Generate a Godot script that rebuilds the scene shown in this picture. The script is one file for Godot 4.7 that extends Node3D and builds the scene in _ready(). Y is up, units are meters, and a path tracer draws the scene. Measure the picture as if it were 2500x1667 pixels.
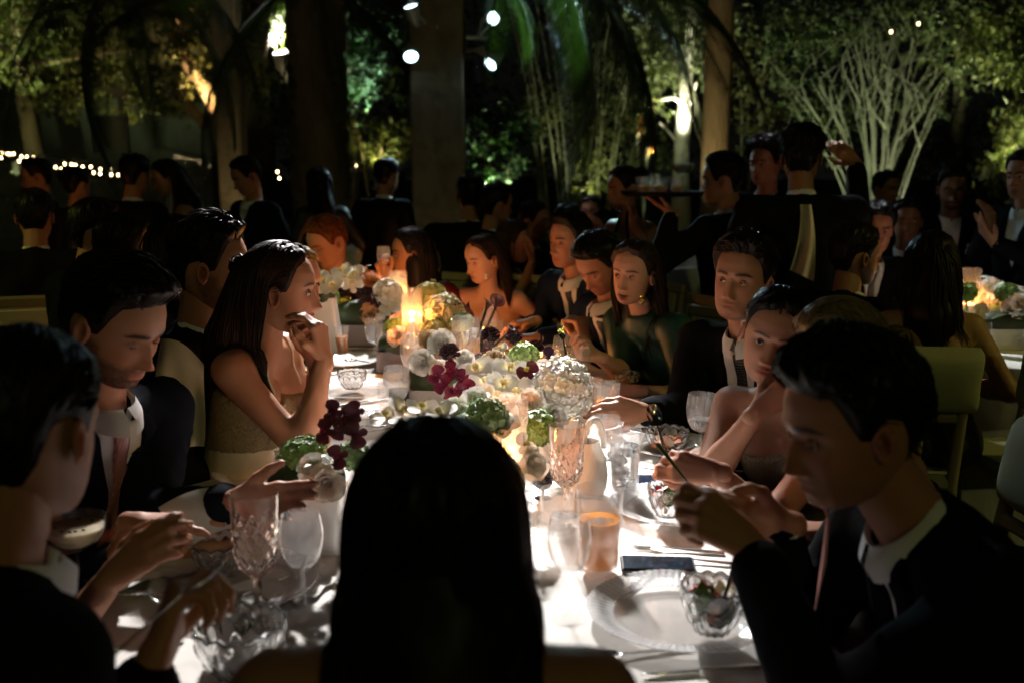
extends Node3D
# A dinner at a long table in a garden at night.

func _ready() -> void:
	var cam := Camera3D.new()
	cam.name = "camera"
	add_child(cam)
	cam.position = Vector3(0, 1.55, 0)
	cam.rotation.x = -0.1763
	cam.fov = 37.87
	cam.near = 0.05
	cam.far = 300.0
	var lens := CameraAttributesPhysical.new()
	lens.frustum_focal_length = 35.0
	lens.frustum_focus_distance = 2.7
	lens.frustum_near = 0.05
	lens.frustum_far = 300.0
	lens.exposure_aperture = 2.8
	cam.attributes = lens
	cam.current = true
	var we := WorldEnvironment.new()
	we.name = "environment"
	var en := Environment.new()
	en.background_mode = Environment.BG_SKY
	en.tonemap_mode = Environment.TONE_MAPPER_LINEAR
	en.tonemap_exposure = 1.0
	en.sdfgi_enabled = true
	en.ssao_enabled = true
	en.ssil_enabled = true
	var sky := Sky.new()
	var ps := ProceduralSkyMaterial.new()
	ps.sky_top_color = Color(.022, .028, .028)
	ps.sky_horizon_color = Color(.028, .030, .022)
	ps.ground_bottom_color = Color(.01, .01, .01)
	ps.ground_horizon_color = Color(.05, .05, .04)
	sky.sky_material = ps
	en.sky = sky
	en.background_energy_multiplier = 1.0
	we.environment = en
	add_child(we)
	# the moon, far weaker than the lamps of the garden
	var moon := DirectionalLight3D.new()
	moon.name = "moon"
	moon.light_color = Color(.85, .9, .75)
	moon.light_energy = 0.004
	moon.light_angular_distance = 2.0
	moon.rotation_degrees = Vector3(-48, -30, 0)
	moon.shadow_enabled = true
	add_child(moon)
	rng.seed = 11
	fnoise.seed = 3
	fnoise.frequency = 0.1
	fnoise.fractal_octaves = 3
	materials()
	setting()
	lamps()
	garden()
	dining_table()
	centrepieces()
	table_ware()
	guests()
	far_guests()
# ---------------------------------------------------------------- helpers
class MB:
	var v := PackedVector3Array()
	var n := PackedVector3Array()
	var c := PackedColorArray()
	var uv := PackedVector2Array()
	var ix := PackedInt32Array()
	func add(p: Vector3, nn: Vector3, col: Color = Color.WHITE, t: Vector2 = Vector2.ZERO) -> int:
		v.append(p); n.append(nn); c.append(col); uv.append(t)
		return v.size() - 1
	func quad(a: int, b: int, d: int, e: int) -> void:
		ix.append_array([a, b, d, a, d, e])
	# rows x cols of points; smooth normals from neighbours; wrap closes the columns
	func grid(pts: PackedVector3Array, rows: int, cols: int, wrap := false, col := Color.WHITE, cols_arr := PackedColorArray(), flip := false) -> void:
		var base := v.size()
		for i in rows:
			var im := maxi(i - 1, 0)
			var ip := mini(i + 1, rows - 1)
			for j in cols:
				var jm := j - 1
				var jp := j + 1
				if wrap:
					jm = (jm + cols) % cols
					jp = jp % cols
				else:
					jm = maxi(jm, 0)
					jp = mini(jp, cols - 1)
				var du := pts[i * cols + jp] - pts[i * cols + jm]
				var dv := pts[ip * cols + j] - pts[im * cols + j]
				var nn := dv.cross(du)
				if nn.length_squared() < 1e-16:
					if i == 0 or i == rows - 1:
						var k := 1 if i == 0 else rows - 2
						var q := pts[k * cols + jp] - pts[k * cols + jm]
						nn = (dv if dv.length_squared() > 1e-14 else (pts[ip * cols] - pts[im * cols])).cross(q)
				nn = nn.normalized()
				if nn == Vector3.ZERO:
					nn = Vector3.UP
				v.append(pts[i * cols + j])
				n.append(-nn if flip else nn)
				c.append(col if cols_arr.is_empty() else cols_arr[i * cols + j])
				uv.append(Vector2(float(j) / maxi(cols - (0 if wrap else 1), 1), float(i) / maxi(rows - 1, 1)))
		for i in rows - 1:
			for j in (cols if wrap else cols - 1):
				var j2 := (j + 1) % cols
				var a := base + i * cols + j
				var b := base + i * cols + j2
				quad(a, b, b + cols, a + cols)
	# profile of (radius, height), turned about y; ribs push the radius in and out
	func lathe(prof: Array, seg := 32, rib := 0, amp := 0.0, col := Color.WHITE, from := 0.0, to := 1.0, twist := 0.0) -> void:
		var pts := PackedVector3Array()
		var rows := prof.size()
		for i in rows:
			var q: Vector2 = prof[i]
			var f := clampf((float(i) / (rows - 1) - from) / maxf(to - from, 0.001), 0.0, 1.0)
			var w := sin(f * PI) if rib > 0 else 0.0
			w = minf(1.0, w * 2.5)
			for j in seg:
				var a := TAU * j / seg
				var r := q.x
				if rib > 0 and r > 0.004:
					r += amp * w * (absf(cos(a * rib * 0.5 + q.y * twist)) - 0.6)
				pts.append(Vector3(cos(a) * r, q.y, sin(a) * r))
		grid(pts, rows, seg, true, col)
	func tube(pts: PackedVector3Array, rad: PackedFloat32Array, sides := 6, col := Color.WHITE, flat := 1.0, upv := Vector3.UP, caps := true) -> void:
		var m := pts.size()
		var g := PackedVector3Array()
		var side := Vector3.ZERO
		for i in m:
			var t := (pts[mini(i + 1, m - 1)] - pts[maxi(i - 1, 0)]).normalized()
			if i == 0:
				side = t.cross(upv)
				if side.length() < 0.05:
					side = t.cross(Vector3.RIGHT)
			side = (side - t * side.dot(t)).normalized()
			var o := side.cross(t)
			if i == 0 and caps:
				for j in sides: g.append(pts[0])
			for j in sides:
				var a := TAU * j / sides
				g.append(pts[i] + side * cos(a) * rad[i] + o * sin(a) * rad[i] * flat)
			if i == m - 1 and caps:
				for j in sides: g.append(pts[i])
		grid(g, m + (2 if caps else 0), sides, true, col)
	func box(x: Transform3D, size: Vector3, col := Color.WHITE, bev := 0.0) -> void:
		var h := size * 0.5
		for ax in 3:
			for s: float in [-1.0, 1.0]:
				var nn := Vector3.ZERO
				nn[ax] = s
				var u := Vector3.ZERO
				u[(ax + 1) % 3] = h[(ax + 1) % 3] - bev
				var w := Vector3.ZERO
				w[(ax + 2) % 3] = h[(ax + 2) % 3] - bev
				var o: Vector3 = nn * h[ax]
				var b := v.size()
				for q in [-u - w, u - w, u + w, -u + w]:
					add(x * (o + q), (x.basis * nn).normalized(), col)
				quad(b, b + 1, b + 2, b + 3)
		if bev > 0.0:
			for ax in 3:
				var a1 := (ax + 1) % 3
				var a2 := (ax + 2) % 3
				for s: float in [-1.0, 1.0]:
					for q: float in [-1.0, 1.0]:
						var e := Vector3.ZERO
						e[ax] = h[ax] - bev
						var p1 := Vector3.ZERO
						p1[a1] = s * h[a1]
						p1[a2] = q * (h[a2] - bev)
						var p2 := Vector3.ZERO
						p2[a1] = s * (h[a1] - bev)
						p2[a2] = q * h[a2]
						var nn := Vector3.ZERO
						nn[a1] = s
						nn[a2] = q
						nn = (x.basis * nn).normalized()
						var b := v.size()
						add(x * (p1 - e), nn, col); add(x * (p1 + e), nn, col); add(x * (p2 + e), nn, col); add(x * (p2 - e), nn, col)
						quad(b, b + 1, b + 2, b + 3)
			for sx: float in [-1.0, 1.0]:
				for sy: float in [-1.0, 1.0]:
					for sz: float in [-1.0, 1.0]:
						var s := Vector3(sx, sy, sz)
						var nn := (x.basis * s).normalized()
						var b := v.size()
						for ax in 3:
							var p := s * (h - Vector3.ONE * bev)
							p[ax] = s[ax] * h[ax]
							add(x * p, nn, col)
						ix.append_array([b, b + 1, b + 2])
	func ball(o: Vector3, r: Vector3, rows := 8, cols := 12, col := Color.WHITE) -> void:
		var g := PackedVector3Array()
		for i in rows + 1:
			var a := PI * i / rows - PI / 2
			for j in cols:
				var b := TAU * j / cols
				g.append(o + Vector3(cos(a) * cos(b) * r.x, sin(a) * r.y, cos(a) * sin(b) * r.z))
		grid(g, rows + 1, cols, true, col)
	func join(o: MB, x: Transform3D, tint := Color(1, 1, 1), use_tint := false) -> void:
		var b := v.size()
		v.append_array(x * o.v)
		var r := Transform3D(x.basis.orthonormalized(), Vector3.ZERO)
		n.append_array(r * o.n)
		if use_tint:
			for q in o.c: c.append(Color(q.r * tint.r, q.g * tint.g, q.b * tint.b))
		else:
			c.append_array(o.c)
		uv.append_array(o.uv)
		for q in o.ix: ix.append(q + b)
	func mesh(off := Vector3.ZERO) -> ArrayMesh:
		var m := ArrayMesh.new()
		if ix.is_empty():
			return m
		for i in range(0, ix.size(), 3):
			var a := ix[i]
			var b := ix[i + 1]
			var d := ix[i + 2]
			var g := (v[d] - v[a]).cross(v[b] - v[a])
			if g.dot(n[a] + n[b] + n[d]) < 0.0:
				ix[i + 1] = d
				ix[i + 2] = b
		var arr := []
		arr.resize(Mesh.ARRAY_MAX)
		arr[Mesh.ARRAY_VERTEX] = (Transform3D(Basis(), -off) * v) if off != Vector3.ZERO else v
		arr[Mesh.ARRAY_NORMAL] = n
		arr[Mesh.ARRAY_COLOR] = c
		arr[Mesh.ARRAY_TEX_UV] = uv
		arr[Mesh.ARRAY_INDEX] = ix
		m.add_surface_from_arrays(Mesh.PRIMITIVE_TRIANGLES, arr)
		return m

var M := {}            # materials
var names := {}
var rng := RandomNumberGenerator.new()
var fnoise := FastNoiseLite.new()

func numbered(called: String) -> String:
	var k: int = names.get(called, 0)
	names[called] = k + 1
	return called if k == 0 else "%s_%03d" % [called, k]

func tag(o: Node, label: String, category := "", group := "", kind := "") -> Node:
	if label: o.set_meta("label", label)
	if category: o.set_meta("category", category)
	if group: o.set_meta("group", group)
	if kind: o.set_meta("kind", kind)
	return o

func thing(called: String, label: String, category: String, at := Vector3.ZERO, turn := 0.0, group := "") -> Node3D:
	var o := Node3D.new()
	o.name = numbered(called)
	add_child(o)
	o.position = at
	o.rotation.y = turn
	tag(o, label, category, group)
	return o

# a part built in the thing's own space
func part(root: Node3D, called: String, mb: MB, m: Material, at := Transform3D()) -> MeshInstance3D:
	var o := MeshInstance3D.new()
	o.name = called
	o.mesh = mb.mesh()
	o.material_override = null
	if o.mesh.get_surface_count(): o.mesh.surface_set_material(0, m)
	o.transform = at
	root.add_child(o, true)
	return o

# a part whose shape was worked out in world space, root not turned
func wpart(root: Node3D, called: String, mb: MB, m: Material) -> MeshInstance3D:
	var o := MeshInstance3D.new()
	o.name = called
	o.mesh = mb.mesh(root.position)
	if o.mesh.get_surface_count(): o.mesh.surface_set_material(0, m)
	root.add_child(o, true)
	return o

func inst(root: Node3D, called: String, mesh: Mesh, m: Material, at := Transform3D()) -> MeshInstance3D:
	var o := MeshInstance3D.new()
	o.name = called
	o.mesh = mesh
	if m and mesh.surface_get_material(0) != m: o.set_surface_override_material(0, m)
	o.transform = at
	root.add_child(o, true)
	return o

func struct(called: String, mb: MB, m: Material) -> MeshInstance3D:
	var o := MeshInstance3D.new()
	o.name = numbered(called)
	o.mesh = mb.mesh()
	o.mesh.surface_set_material(0, m)
	add_child(o)
	o.set_meta("kind", "structure")
	return o

func copy_of(src: Node3D, at: Vector3, turn := 0.0, label := "", group := "", scl := 1.0) -> Node3D:
	var o: Node3D = src.duplicate()
	var nm := String(src.name)
	if nm.length() > 4 and nm.substr(nm.length() - 3).is_valid_int(): nm = nm.substr(0, nm.length() - 4)
	o.name = numbered(nm)
	add_child(o)
	o.position = at
	o.rotation = Vector3(0, turn, 0)
	o.scale = Vector3.ONE * scl
	if label: o.set_meta("label", label)
	if group: o.set_meta("group", group)
	return o

func mt(called: String, lin: Color, rough := 0.6, metal := 0.0, opt := {}) -> StandardMaterial3D:
	var m := StandardMaterial3D.new()
	m.resource_name = called
	m.albedo_color = lin.linear_to_srgb()
	m.albedo_color.a = lin.a
	m.roughness = rough
	m.metallic = metal
	for k in opt: m.set(k, opt[k])
	M[called] = m
	return m

func noise_tex(freq: float, oct := 4, stretch := Vector2.ONE, size := 256, lo := 0.0, hi := 1.0, seed_ := 1) -> ImageTexture:
	var f := FastNoiseLite.new()
	f.seed = seed_
	f.frequency = freq
	f.fractal_octaves = oct
	var im := Image.create(size, size, false, Image.FORMAT_RGB8)
	for y in size:
		for x in size:
			# seamless by blending on a torus
			var a := TAU * x / size
			var b := TAU * y / size
			var t := f.get_noise_3d(cos(a) * 40.0 * stretch.x + cos(b) * 11.0 * stretch.y, sin(a) * 40.0 * stretch.x, sin(b) * 40.0 * stretch.y) * 0.5 + 0.5
			var q := clampf(lo + (hi - lo) * t, 0, 1)
			im.set_pixel(x, y, Color(q, q, q))
	return ImageTexture.create_from_image(im)

func weave_tex(n := 128, per := 4) -> ImageTexture:
	var im := Image.create(n, n, false, Image.FORMAT_RGB8)
	for y in n:
		for x in n:
			var a := absf(sin(PI * x / per))
			var b := absf(sin(PI * y / per))
			var over := (int(x / per) + int(y / per)) % 2 == 0
			var q := (a if over else b) * 0.6 + 0.3 + rng.randf() * 0.1
			im.set_pixel(x, y, Color(q, q, q))
	return ImageTexture.create_from_image(im)

# camera geometry of the photograph (2500 x 1667): used to find where things stand
const CAM := Vector3(0, 1.55, 0)
const PITCH := 0.1763
const FPX := 2430.0
func ray(px: float, py: float) -> Vector3:
	var d := Vector3((px - 1250.0) / FPX, -(py - 833.5) / FPX, -1.0)
	return d.rotated(Vector3.RIGHT, -PITCH)
func on_y(px: float, py: float, h := 0.75) -> Vector3:
	var d := ray(px, py)
	return CAM + d * ((h - CAM.y) / d.y)
func on_z(px: float, py: float, dist: float) -> Vector3:
	var d := ray(px, py)
	return CAM + d * (-dist / d.z)

func g1(x: float, s: float) -> float:
	return exp(-x * x / (2.0 * s * s))

# surface nets round a set of tapered capsules [a, b, ra, rb]
func nets(mb: MB, bones: Array, cell: float, k: float, col: Color, clips: Array = [], rough := 0.0, nfreq := 9.0, carve: Array = []) -> void:
	var lo := Vector3.ONE * 1e9
	var hi := -lo
	var pad := cell * 2.5 + 1.2 / k
	for b in bones:
		var r := Vector3.ONE * (maxf(b[2], b[3]) + pad)
		lo = lo.min(b[0] - r).min(b[1] - r)
		hi = hi.max(b[0] + r).max(b[1] + r)
	var nx := int((hi.x - lo.x) / cell) + 2
	var ny := int((hi.y - lo.y) / cell) + 2
	var nz := int((hi.z - lo.z) / cell) + 2
	var f := PackedFloat32Array()
	f.resize(nx * ny * nz)
	var sxy := nx * ny
	for b in bones:
		var a: Vector3 = b[0]
		var ba: Vector3 = b[1] - a
		var ra: float = b[2]
		var dr: float = b[3] - ra
		var l2 := maxf(ba.length_squared(), 1e-9)
		var rr := maxf(ra, b[3]) + pad
		var q0 := (a.min(b[1]) - Vector3.ONE * rr - lo) / cell
		var q1 := (a.max(b[1]) + Vector3.ONE * rr - lo) / cell
		var i0 := maxi(int(q0.x), 0)
		var i1 := mini(int(q1.x) + 1, nx - 1)
		var j0 := maxi(int(q0.y), 0)
		var j1 := mini(int(q1.y) + 1, ny - 1)
		var k0 := maxi(int(q0.z), 0)
		var k1 := mini(int(q1.z) + 1, nz - 1)
		for z in range(k0, k1 + 1):
			for y in range(j0, j1 + 1):
				var row := z * sxy + y * nx
				var pa := lo + Vector3(i0, y, z) * cell - a
				for x in range(i0, i1 + 1):
					var h := clampf(pa.dot(ba) / l2, 0.0, 1.0)
					var d := (pa - ba * h).length() - ra - dr * h
					if d < pad:
						f[row + x] += exp(-k * d)
					pa.x += cell
	for cl in clips:
		var o: Vector3 = cl[0]
		var nn: Vector3 = cl[1]
		for z in nz:
			for y in ny:
				var row := z * sxy + y * nx
				var e := (lo + Vector3(0, y, z) * cell - o).dot(nn)
				for x in nx:
					if f[row + x] > 0.0:
						var s := exp(-k * (e + nn.x * x * cell))
						if s < f[row + x]: f[row + x] = s
	for cv in carve:   # spheres cut away: [centre, radius]
		var o: Vector3 = cv[0]
		for z in nz:
			for y in ny:
				var row := z * sxy + y * nx
				for x in nx:
					if f[row + x] > 0.0:
						var e: float = cv[1] - (lo + Vector3(x, y, z) * cell - o).length()
						if e > -pad:
							f[row + x] = minf(f[row + x], exp(-k * e))
	var cellv := {}
	var base := mb.v.size()
	var pos := PackedVector3Array()
	var quads := PackedInt32Array()
	var step := [1, nx, sxy]
	for z in range(1, nz - 1):
		for y in range(1, ny - 1):
			var row := z * sxy + y * nx
			for x in range(1, nx - 1):
				if f[row + x] < 1.0: continue
				var at := row + x
				for ax in 3:
					for sg in 2:
						var nb: int = at + (step[ax] if sg else -step[ax])
						if f[nb] >= 1.0: continue
						var e0: int = mini(at, nb)
						var u: int = step[(ax + 1) % 3]
						var w: int = step[(ax + 2) % 3]
						var cs := [e0 - u - w, e0 - w, e0, e0 - u]
						var id := [0, 0, 0, 0]
						for q in 4:
							var ci: int = cs[q]
							if not cellv.has(ci):
								cellv[ci] = pos.size()
								var cz := ci / sxy
								var cy := (ci - cz * sxy) / nx
								var cx := ci - cz * sxy - cy * nx
								var sum := Vector3.ZERO
								var cnt := 0
								for e in 12:
									var ea := e / 4
									var eb := e % 4
									var p := ci
									var o := Vector3(cx, cy, cz)
									if eb & 1:
										p += step[(ea + 1) % 3]
										o[(ea + 1) % 3] += 1
									if eb & 2:
										p += step[(ea + 2) % 3]
										o[(ea + 2) % 3] += 1
									var fa := f[p]
									var fb := f[p + step[ea]]
									if (fa >= 1.0) != (fb >= 1.0):
										var da := -log(maxf(fa, 1e-12))
										var db := -log(maxf(fb, 1e-12))
										o[ea] += clampf(da / (da - db), 0.02, 0.98)
										sum += o
										cnt += 1
								pos.append(lo + sum / maxi(cnt, 1) * cell)
							id[q] = cellv[ci]
						if sg:
							quads.append_array([id[0], id[1], id[2], id[3]])
						else:
							quads.append_array([id[3], id[2], id[1], id[0]])
	var nn := PackedVector3Array()
	nn.resize(pos.size())
	for ps in (2 if rough > 0.0 else 1):
		nn.fill(Vector3.ZERO)
		for i in range(0, quads.size(), 4):
			var p := quads[i]
			var q := quads[i + 1]
			var r := quads[i + 2]
			var s := quads[i + 3]
			var g := (pos[r] - pos[p]).cross(pos[s] - pos[q])
			nn[p] += g; nn[q] += g; nn[r] += g; nn[s] += g
		if ps == 0 and rough > 0.0:
			for i in pos.size():
				var p := pos[i]
				var t := 1.0 - absf(fnoise.get_noise_3d(p.x * nfreq * 10.0, p.y * nfreq * 4.0, p.z * nfreq * 10.0)) * 2.4
				pos[i] = p + nn[i].normalized() * rough * t
	for i in pos.size():
		mb.add(pos[i], nn[i].normalized(), col, Vector2(pos[i].x, pos[i].y))
	for i in range(0, quads.size(), 4):
		mb.ix.append_array([base + quads[i], base + quads[i + 1], base + quads[i + 2], base + quads[i], base + quads[i + 2], base + quads[i + 3]])

func sdf(bones: Array, k: float, p: Vector3) -> float:
	var s := 0.0
	for b in bones:
		var a: Vector3 = b[0]
		var ba: Vector3 = b[1] - a
		var pa := p - a
		var h := clampf(pa.dot(ba) / maxf(ba.length_squared(), 1e-9), 0.0, 1.0)
		s += exp(-k * ((pa - ba * h).length() - lerpf(b[2], b[3], h)))
	return -log(maxf(s, 1e-30)) / k

func cast(bones: Array, k: float, o: Vector3, dir: Vector3) -> Vector3:
	var p := o
	for i in 16:
		var d := sdf(bones, k, p)
		p += dir * d
		if d < 0.0007: break
	return p
func materials() -> void:
	var vc := {"vertex_color_use_as_albedo": true}
	mt("skin", Color(1, 1, 1), .52, 0, {"vertex_color_use_as_albedo": true, "metallic_specular": .38, "subsurf_scatter_enabled": true, "subsurf_scatter_strength": .06, "albedo_texture": mottle_tex(), "heightmap_enabled": true, "heightmap_texture": noise_tex(.35, 3, Vector2.ONE, 256, 0, 1, 31), "heightmap_scale": .035, "uv1_triplanar": true, "uv1_scale": Vector3.ONE * 9.0})
	mt("hair", Color(1, 1, 1), .45, 0, {"vertex_color_use_as_albedo": true, "metallic_specular": .27})
	var weave := weave_tex()
	var cloth := {"heightmap_enabled": true, "heightmap_texture": weave, "heightmap_scale": .03, "uv1_triplanar": true, "uv1_scale": Vector3.ONE * 45.0, "metallic_specular": .14}
	mt("navy_wool", Color(.010, .013, .022), .85, 0, cloth)
	mt("black_wool", Color(.007, .007, .009), .85, 0, cloth)
	mt("charcoal_wool", Color(.018, .018, .021), .85, 0, cloth)
	mt("blue_wool", Color(.014, .022, .045), .85, 0, cloth)
	mt("white_shirt", Color(.72, .72, .74), .8, 0, cloth)
	mt("pink_shirt", Color(.60, .36, .36), .8, 0, cloth)
	mt("black_leather", Color(.01, .01, .01), .3)
	mt("ivory_petal", Color(.75, .72, .60), .6, 0, {"backlight_enabled": true, "backlight": Color(.5, .5, .45)})
	var grain := noise_tex(.05, 5, Vector2(1, 1), 256, 0, 1, 4)
	var streak := noise_tex(.05, 4, Vector2(2.2, .25), 256, 0, 1, 7)
	M["t_grain"] = grain
	M["t_streak"] = streak
	mt("lawn", Color(.018, .026, .012), .95, 0, {"heightmap_enabled": true, "heightmap_texture": grain, "heightmap_scale": 3.0, "uv1_triplanar": true, "uv1_world_triplanar": true, "uv1_scale": Vector3.ONE * 1.5})
	mt("render_brown", Color(.16, .125, .085), .9, 0, {"albedo_texture": noise_tex(.03, 5, Vector2.ONE, 256, .72, 1.2, 9), "heightmap_enabled": true, "heightmap_texture": grain, "heightmap_scale": .4, "uv1_triplanar": true, "uv1_scale": Vector3.ONE * .9})
	mt("plaster_ochre", Color(.30, .24, .16), .9, 0, {"albedo_texture": noise_tex(.03, 5, Vector2.ONE, 256, .6, 1.2, 10), "uv1_triplanar": true, "uv1_scale": Vector3.ONE * .35})
	mt("dark_timber", Color(.030, .019, .012), .7, 0, {"heightmap_enabled": true, "heightmap_texture": streak, "heightmap_scale": .3, "uv1_triplanar": true})
	mt("bark", Color(.24, .17, .11), .9, 0, {"heightmap_enabled": true, "heightmap_texture": streak, "heightmap_scale": 2.5, "uv1_triplanar": true, "uv1_scale": Vector3.ONE * 1.6})
	mt("pale_bark", Color(.50, .46, .38), .85, 0, {"heightmap_enabled": true, "heightmap_texture": grain, "heightmap_scale": 1.5, "uv1_triplanar": true, "uv1_scale": Vector3.ONE * 1.6})
	mt("cane", Color(.14, .13, .085), .6)
	mt("lamp_cloth", Color(.50, .48, .44), .9, 0, {"backlight_enabled": true, "backlight": Color(.3, .3, .28)})
	mt("black_metal", Color(.012, .012, .012), .45, .6)
	mt("grey_metal", Color(.45, .46, .46), .45, .5)
	mt("silver", Color(.80, .79, .77), .16, 1.0)
	mt("pane", Color(.8, .9, .88, .12), .02, 0, {"transparency": BaseMaterial3D.TRANSPARENCY_ALPHA})
	mt("ribbed_glass", Color(.90, .92, .92, .07), .04, 0, {"transparency": BaseMaterial3D.TRANSPARENCY_ALPHA, "metallic_specular": .7})
	mt("clear_glass", Color(.95, .97, .97, .075), .02, 0, {"transparency": BaseMaterial3D.TRANSPARENCY_ALPHA})
	mt("cut_glass", Color(.97, .98, .98, .04), .03, 0, {"refraction_enabled": true, "refraction_scale": .045})
	mt("pink_glass", Color(.965, .82, .745, .03), .03, 0, {"refraction_enabled": true, "refraction_scale": .04})
	mt("pink_pane", Color(.90, .62, .52, .16), .03, 0, {"transparency": BaseMaterial3D.TRANSPARENCY_ALPHA})
	mt("smoke_glass", Color(.10, .10, .12, .10), .04, 0, {"refraction_enabled": true, "refraction_scale": .04})
	mt("water", Color(.93, .95, .95, .04), .01, 0, {"transparency": BaseMaterial3D.TRANSPARENCY_ALPHA})
	mt("ice", Color(.92, .94, .95, .10), .12, 0, {"refraction_enabled": true, "refraction_scale": .03})
	mt("amber_drink", Color(.88, .30, .02, .74), .05, 0, {"transparency": BaseMaterial3D.TRANSPARENCY_ALPHA})
	mt("cloth_white", Color(.70, .665, .63), .85, 0, {"heightmap_enabled": true, "heightmap_texture": noise_tex(.022, 3, Vector2(1, .6), 256, 0, 1, 41), "heightmap_scale": 1.1, "uv1_triplanar": true, "uv1_world_triplanar": true, "uv1_scale": Vector3.ONE * 1.7})
	mt("porcelain", Color(.74, .72, .69), .22, 0, {"clearcoat_enabled": true, "clearcoat": .5})
	mt("cream_ceramic", Color(.55, .50, .42), .45, 0, {"heightmap_enabled": true, "heightmap_texture": grain, "heightmap_scale": .15, "uv1_triplanar": true, "uv1_scale": Vector3.ONE * 6.0})
	mt("mauve_stone", Color(.26, .22, .23), .6, 0, {"heightmap_enabled": true, "heightmap_texture": grain, "heightmap_scale": .1, "uv1_triplanar": true, "uv1_scale": Vector3.ONE * 6.0})
	mt("grey_stone", Color(.34, .31, .28), .7, 0, {"heightmap_enabled": true, "heightmap_texture": grain, "heightmap_scale": .15, "uv1_triplanar": true, "uv1_scale": Vector3.ONE * 6.0})
	mt("wax", Color(.85, .80, .70), .5, 0, {"subsurf_scatter_enabled": true, "subsurf_scatter_strength": .2, "backlight_enabled": true, "backlight": Color(.4, .33, .22)})
	mt("flame", Color(1, .8, .4), .5, 0, {"emission_enabled": true, "emission": Color(1, .72, .35), "emission_energy_multiplier": 14.0})
	mt("paper", Color(.62, .58, .60), .8)
	mt("linen_cream", Color(.50, .45, .33), .85, 0, {"heightmap_enabled": true, "heightmap_texture": weave, "heightmap_scale": .05, "uv1_triplanar": true, "uv1_scale": Vector3.ONE * 16.0, "rim_enabled": true, "rim": .2})
	mt("linen_olive", Color(.30, .29, .16), .85, 0, {"heightmap_enabled": true, "heightmap_texture": weave, "heightmap_scale": .06, "uv1_triplanar": true, "uv1_scale": Vector3.ONE * 14.0, "rim_enabled": true, "rim": .2})
	mt("chair_wood", Color(.24, .19, .10), .5, 0, {"heightmap_enabled": true, "heightmap_texture": streak, "heightmap_scale": .1, "uv1_triplanar": true, "uv1_scale": Vector3.ONE * 3.0})
	var leafy := {"vertex_color_use_as_albedo": true, "backlight_enabled": true, "backlight": Color(.5, .6, .25)}
	mt("leaf", Color(1, 1, 1), .5, 0, leafy)
	mt("petal", Color(1, 1, 1), .55, 0, {"vertex_color_use_as_albedo": true, "backlight_enabled": true, "backlight": Color(.45, .42, .40)})
	mt("velvet_petal", Color(1, 1, 1), .5, 0, {"vertex_color_use_as_albedo": true, "backlight_enabled": true, "backlight": Color(.25, .08, .12), "rim_enabled": true, "rim": .3})
	mt("paint", Color(1, 1, 1), .55, 0, {"vertex_color_use_as_albedo": true})
	mt("satin", Color(.50, .40, .24), .34, 0, {"heightmap_enabled": true, "heightmap_texture": grain, "heightmap_scale": .12, "uv1_triplanar": true, "uv1_scale": Vector3.ONE * 3.0, "metallic_specular": .7})
	mt("burgundy_satin", Color(.10, .008, .016), .38, 0, {"metallic_specular": .6})
	mt("green_silk", Color(.008, .055, .035), .45, 0, {"metallic_specular": .6})
	mt("blue_satin", Color(.22, .30, .40), .45)
	mt("black_silk", Color(.008, .008, .010), .45)
	mt("champagne_lace", Color(.34, .29, .20), .6, 0, {"albedo_texture": noise_tex(.22, 3, Vector2.ONE, 256, .2, 1.4, 21), "uv1_triplanar": true, "uv1_scale": Vector3.ONE * 6.0})
	mt("gold_lace", Color(.36, .25, .11), .5, 0, {"albedo_texture": noise_tex(.30, 2, Vector2.ONE, 256, -.1, 1.7, 22), "uv1_triplanar": true, "uv1_scale": Vector3.ONE * 7.0})
	mt("pink_tie", Color(.60, .30, .30), .5, 0, {"albedo_texture": stripe_tex(Color(1.05, 1, 1), Color(.82, .78, .78)), "uv1_scale": Vector3(6, 26, 1)})
	mt("salmon_tie", Color(.50, .20, .18), .5)
	mt("blue_tie", Color(.035, .045, .08), .5, 0, {"albedo_texture": stripe_tex(Color(1.5, 1.5, 1.5), Color(.8, .8, .8)), "uv1_scale": Vector3(5, 22, 1)})
	mt("dot_tie", Color(1, 1, 1), .5, 0, {"albedo_texture": dot_tex(), "uv1_scale": Vector3(9, 62, 1)})
	mt("pearl", Color(.75, .72, .65), .25, 0, {"clearcoat_enabled": true, "clearcoat": .6})
	mt("gold", Color(.75, .52, .20), .22, 1.0)
	mt("silver_tie", Color(.12, .11, .09), .45)

func stripe_tex(a: Color, b: Color) -> ImageTexture:
	var im := Image.create(32, 32, false, Image.FORMAT_RGB8)
	for y in 32:
		for x in 32:
			im.set_pixel(x, y, a.lerp(b, .5 + .5 * sin(TAU * (x + y) / 32.0)))
	return ImageTexture.create_from_image(im)

func dot_tex() -> ImageTexture:
	var im := Image.create(32, 32, false, Image.FORMAT_RGB8)
	for y in 32:
		for x in 32:
			var d := Vector2(x - 16, y - 16).length()
			im.set_pixel(x, y, Color(.55, .55, .58).lerp(Color(.10, .10, .13), smoothstep(5.0, 8.0, d)))
	return ImageTexture.create_from_image(im)

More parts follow.
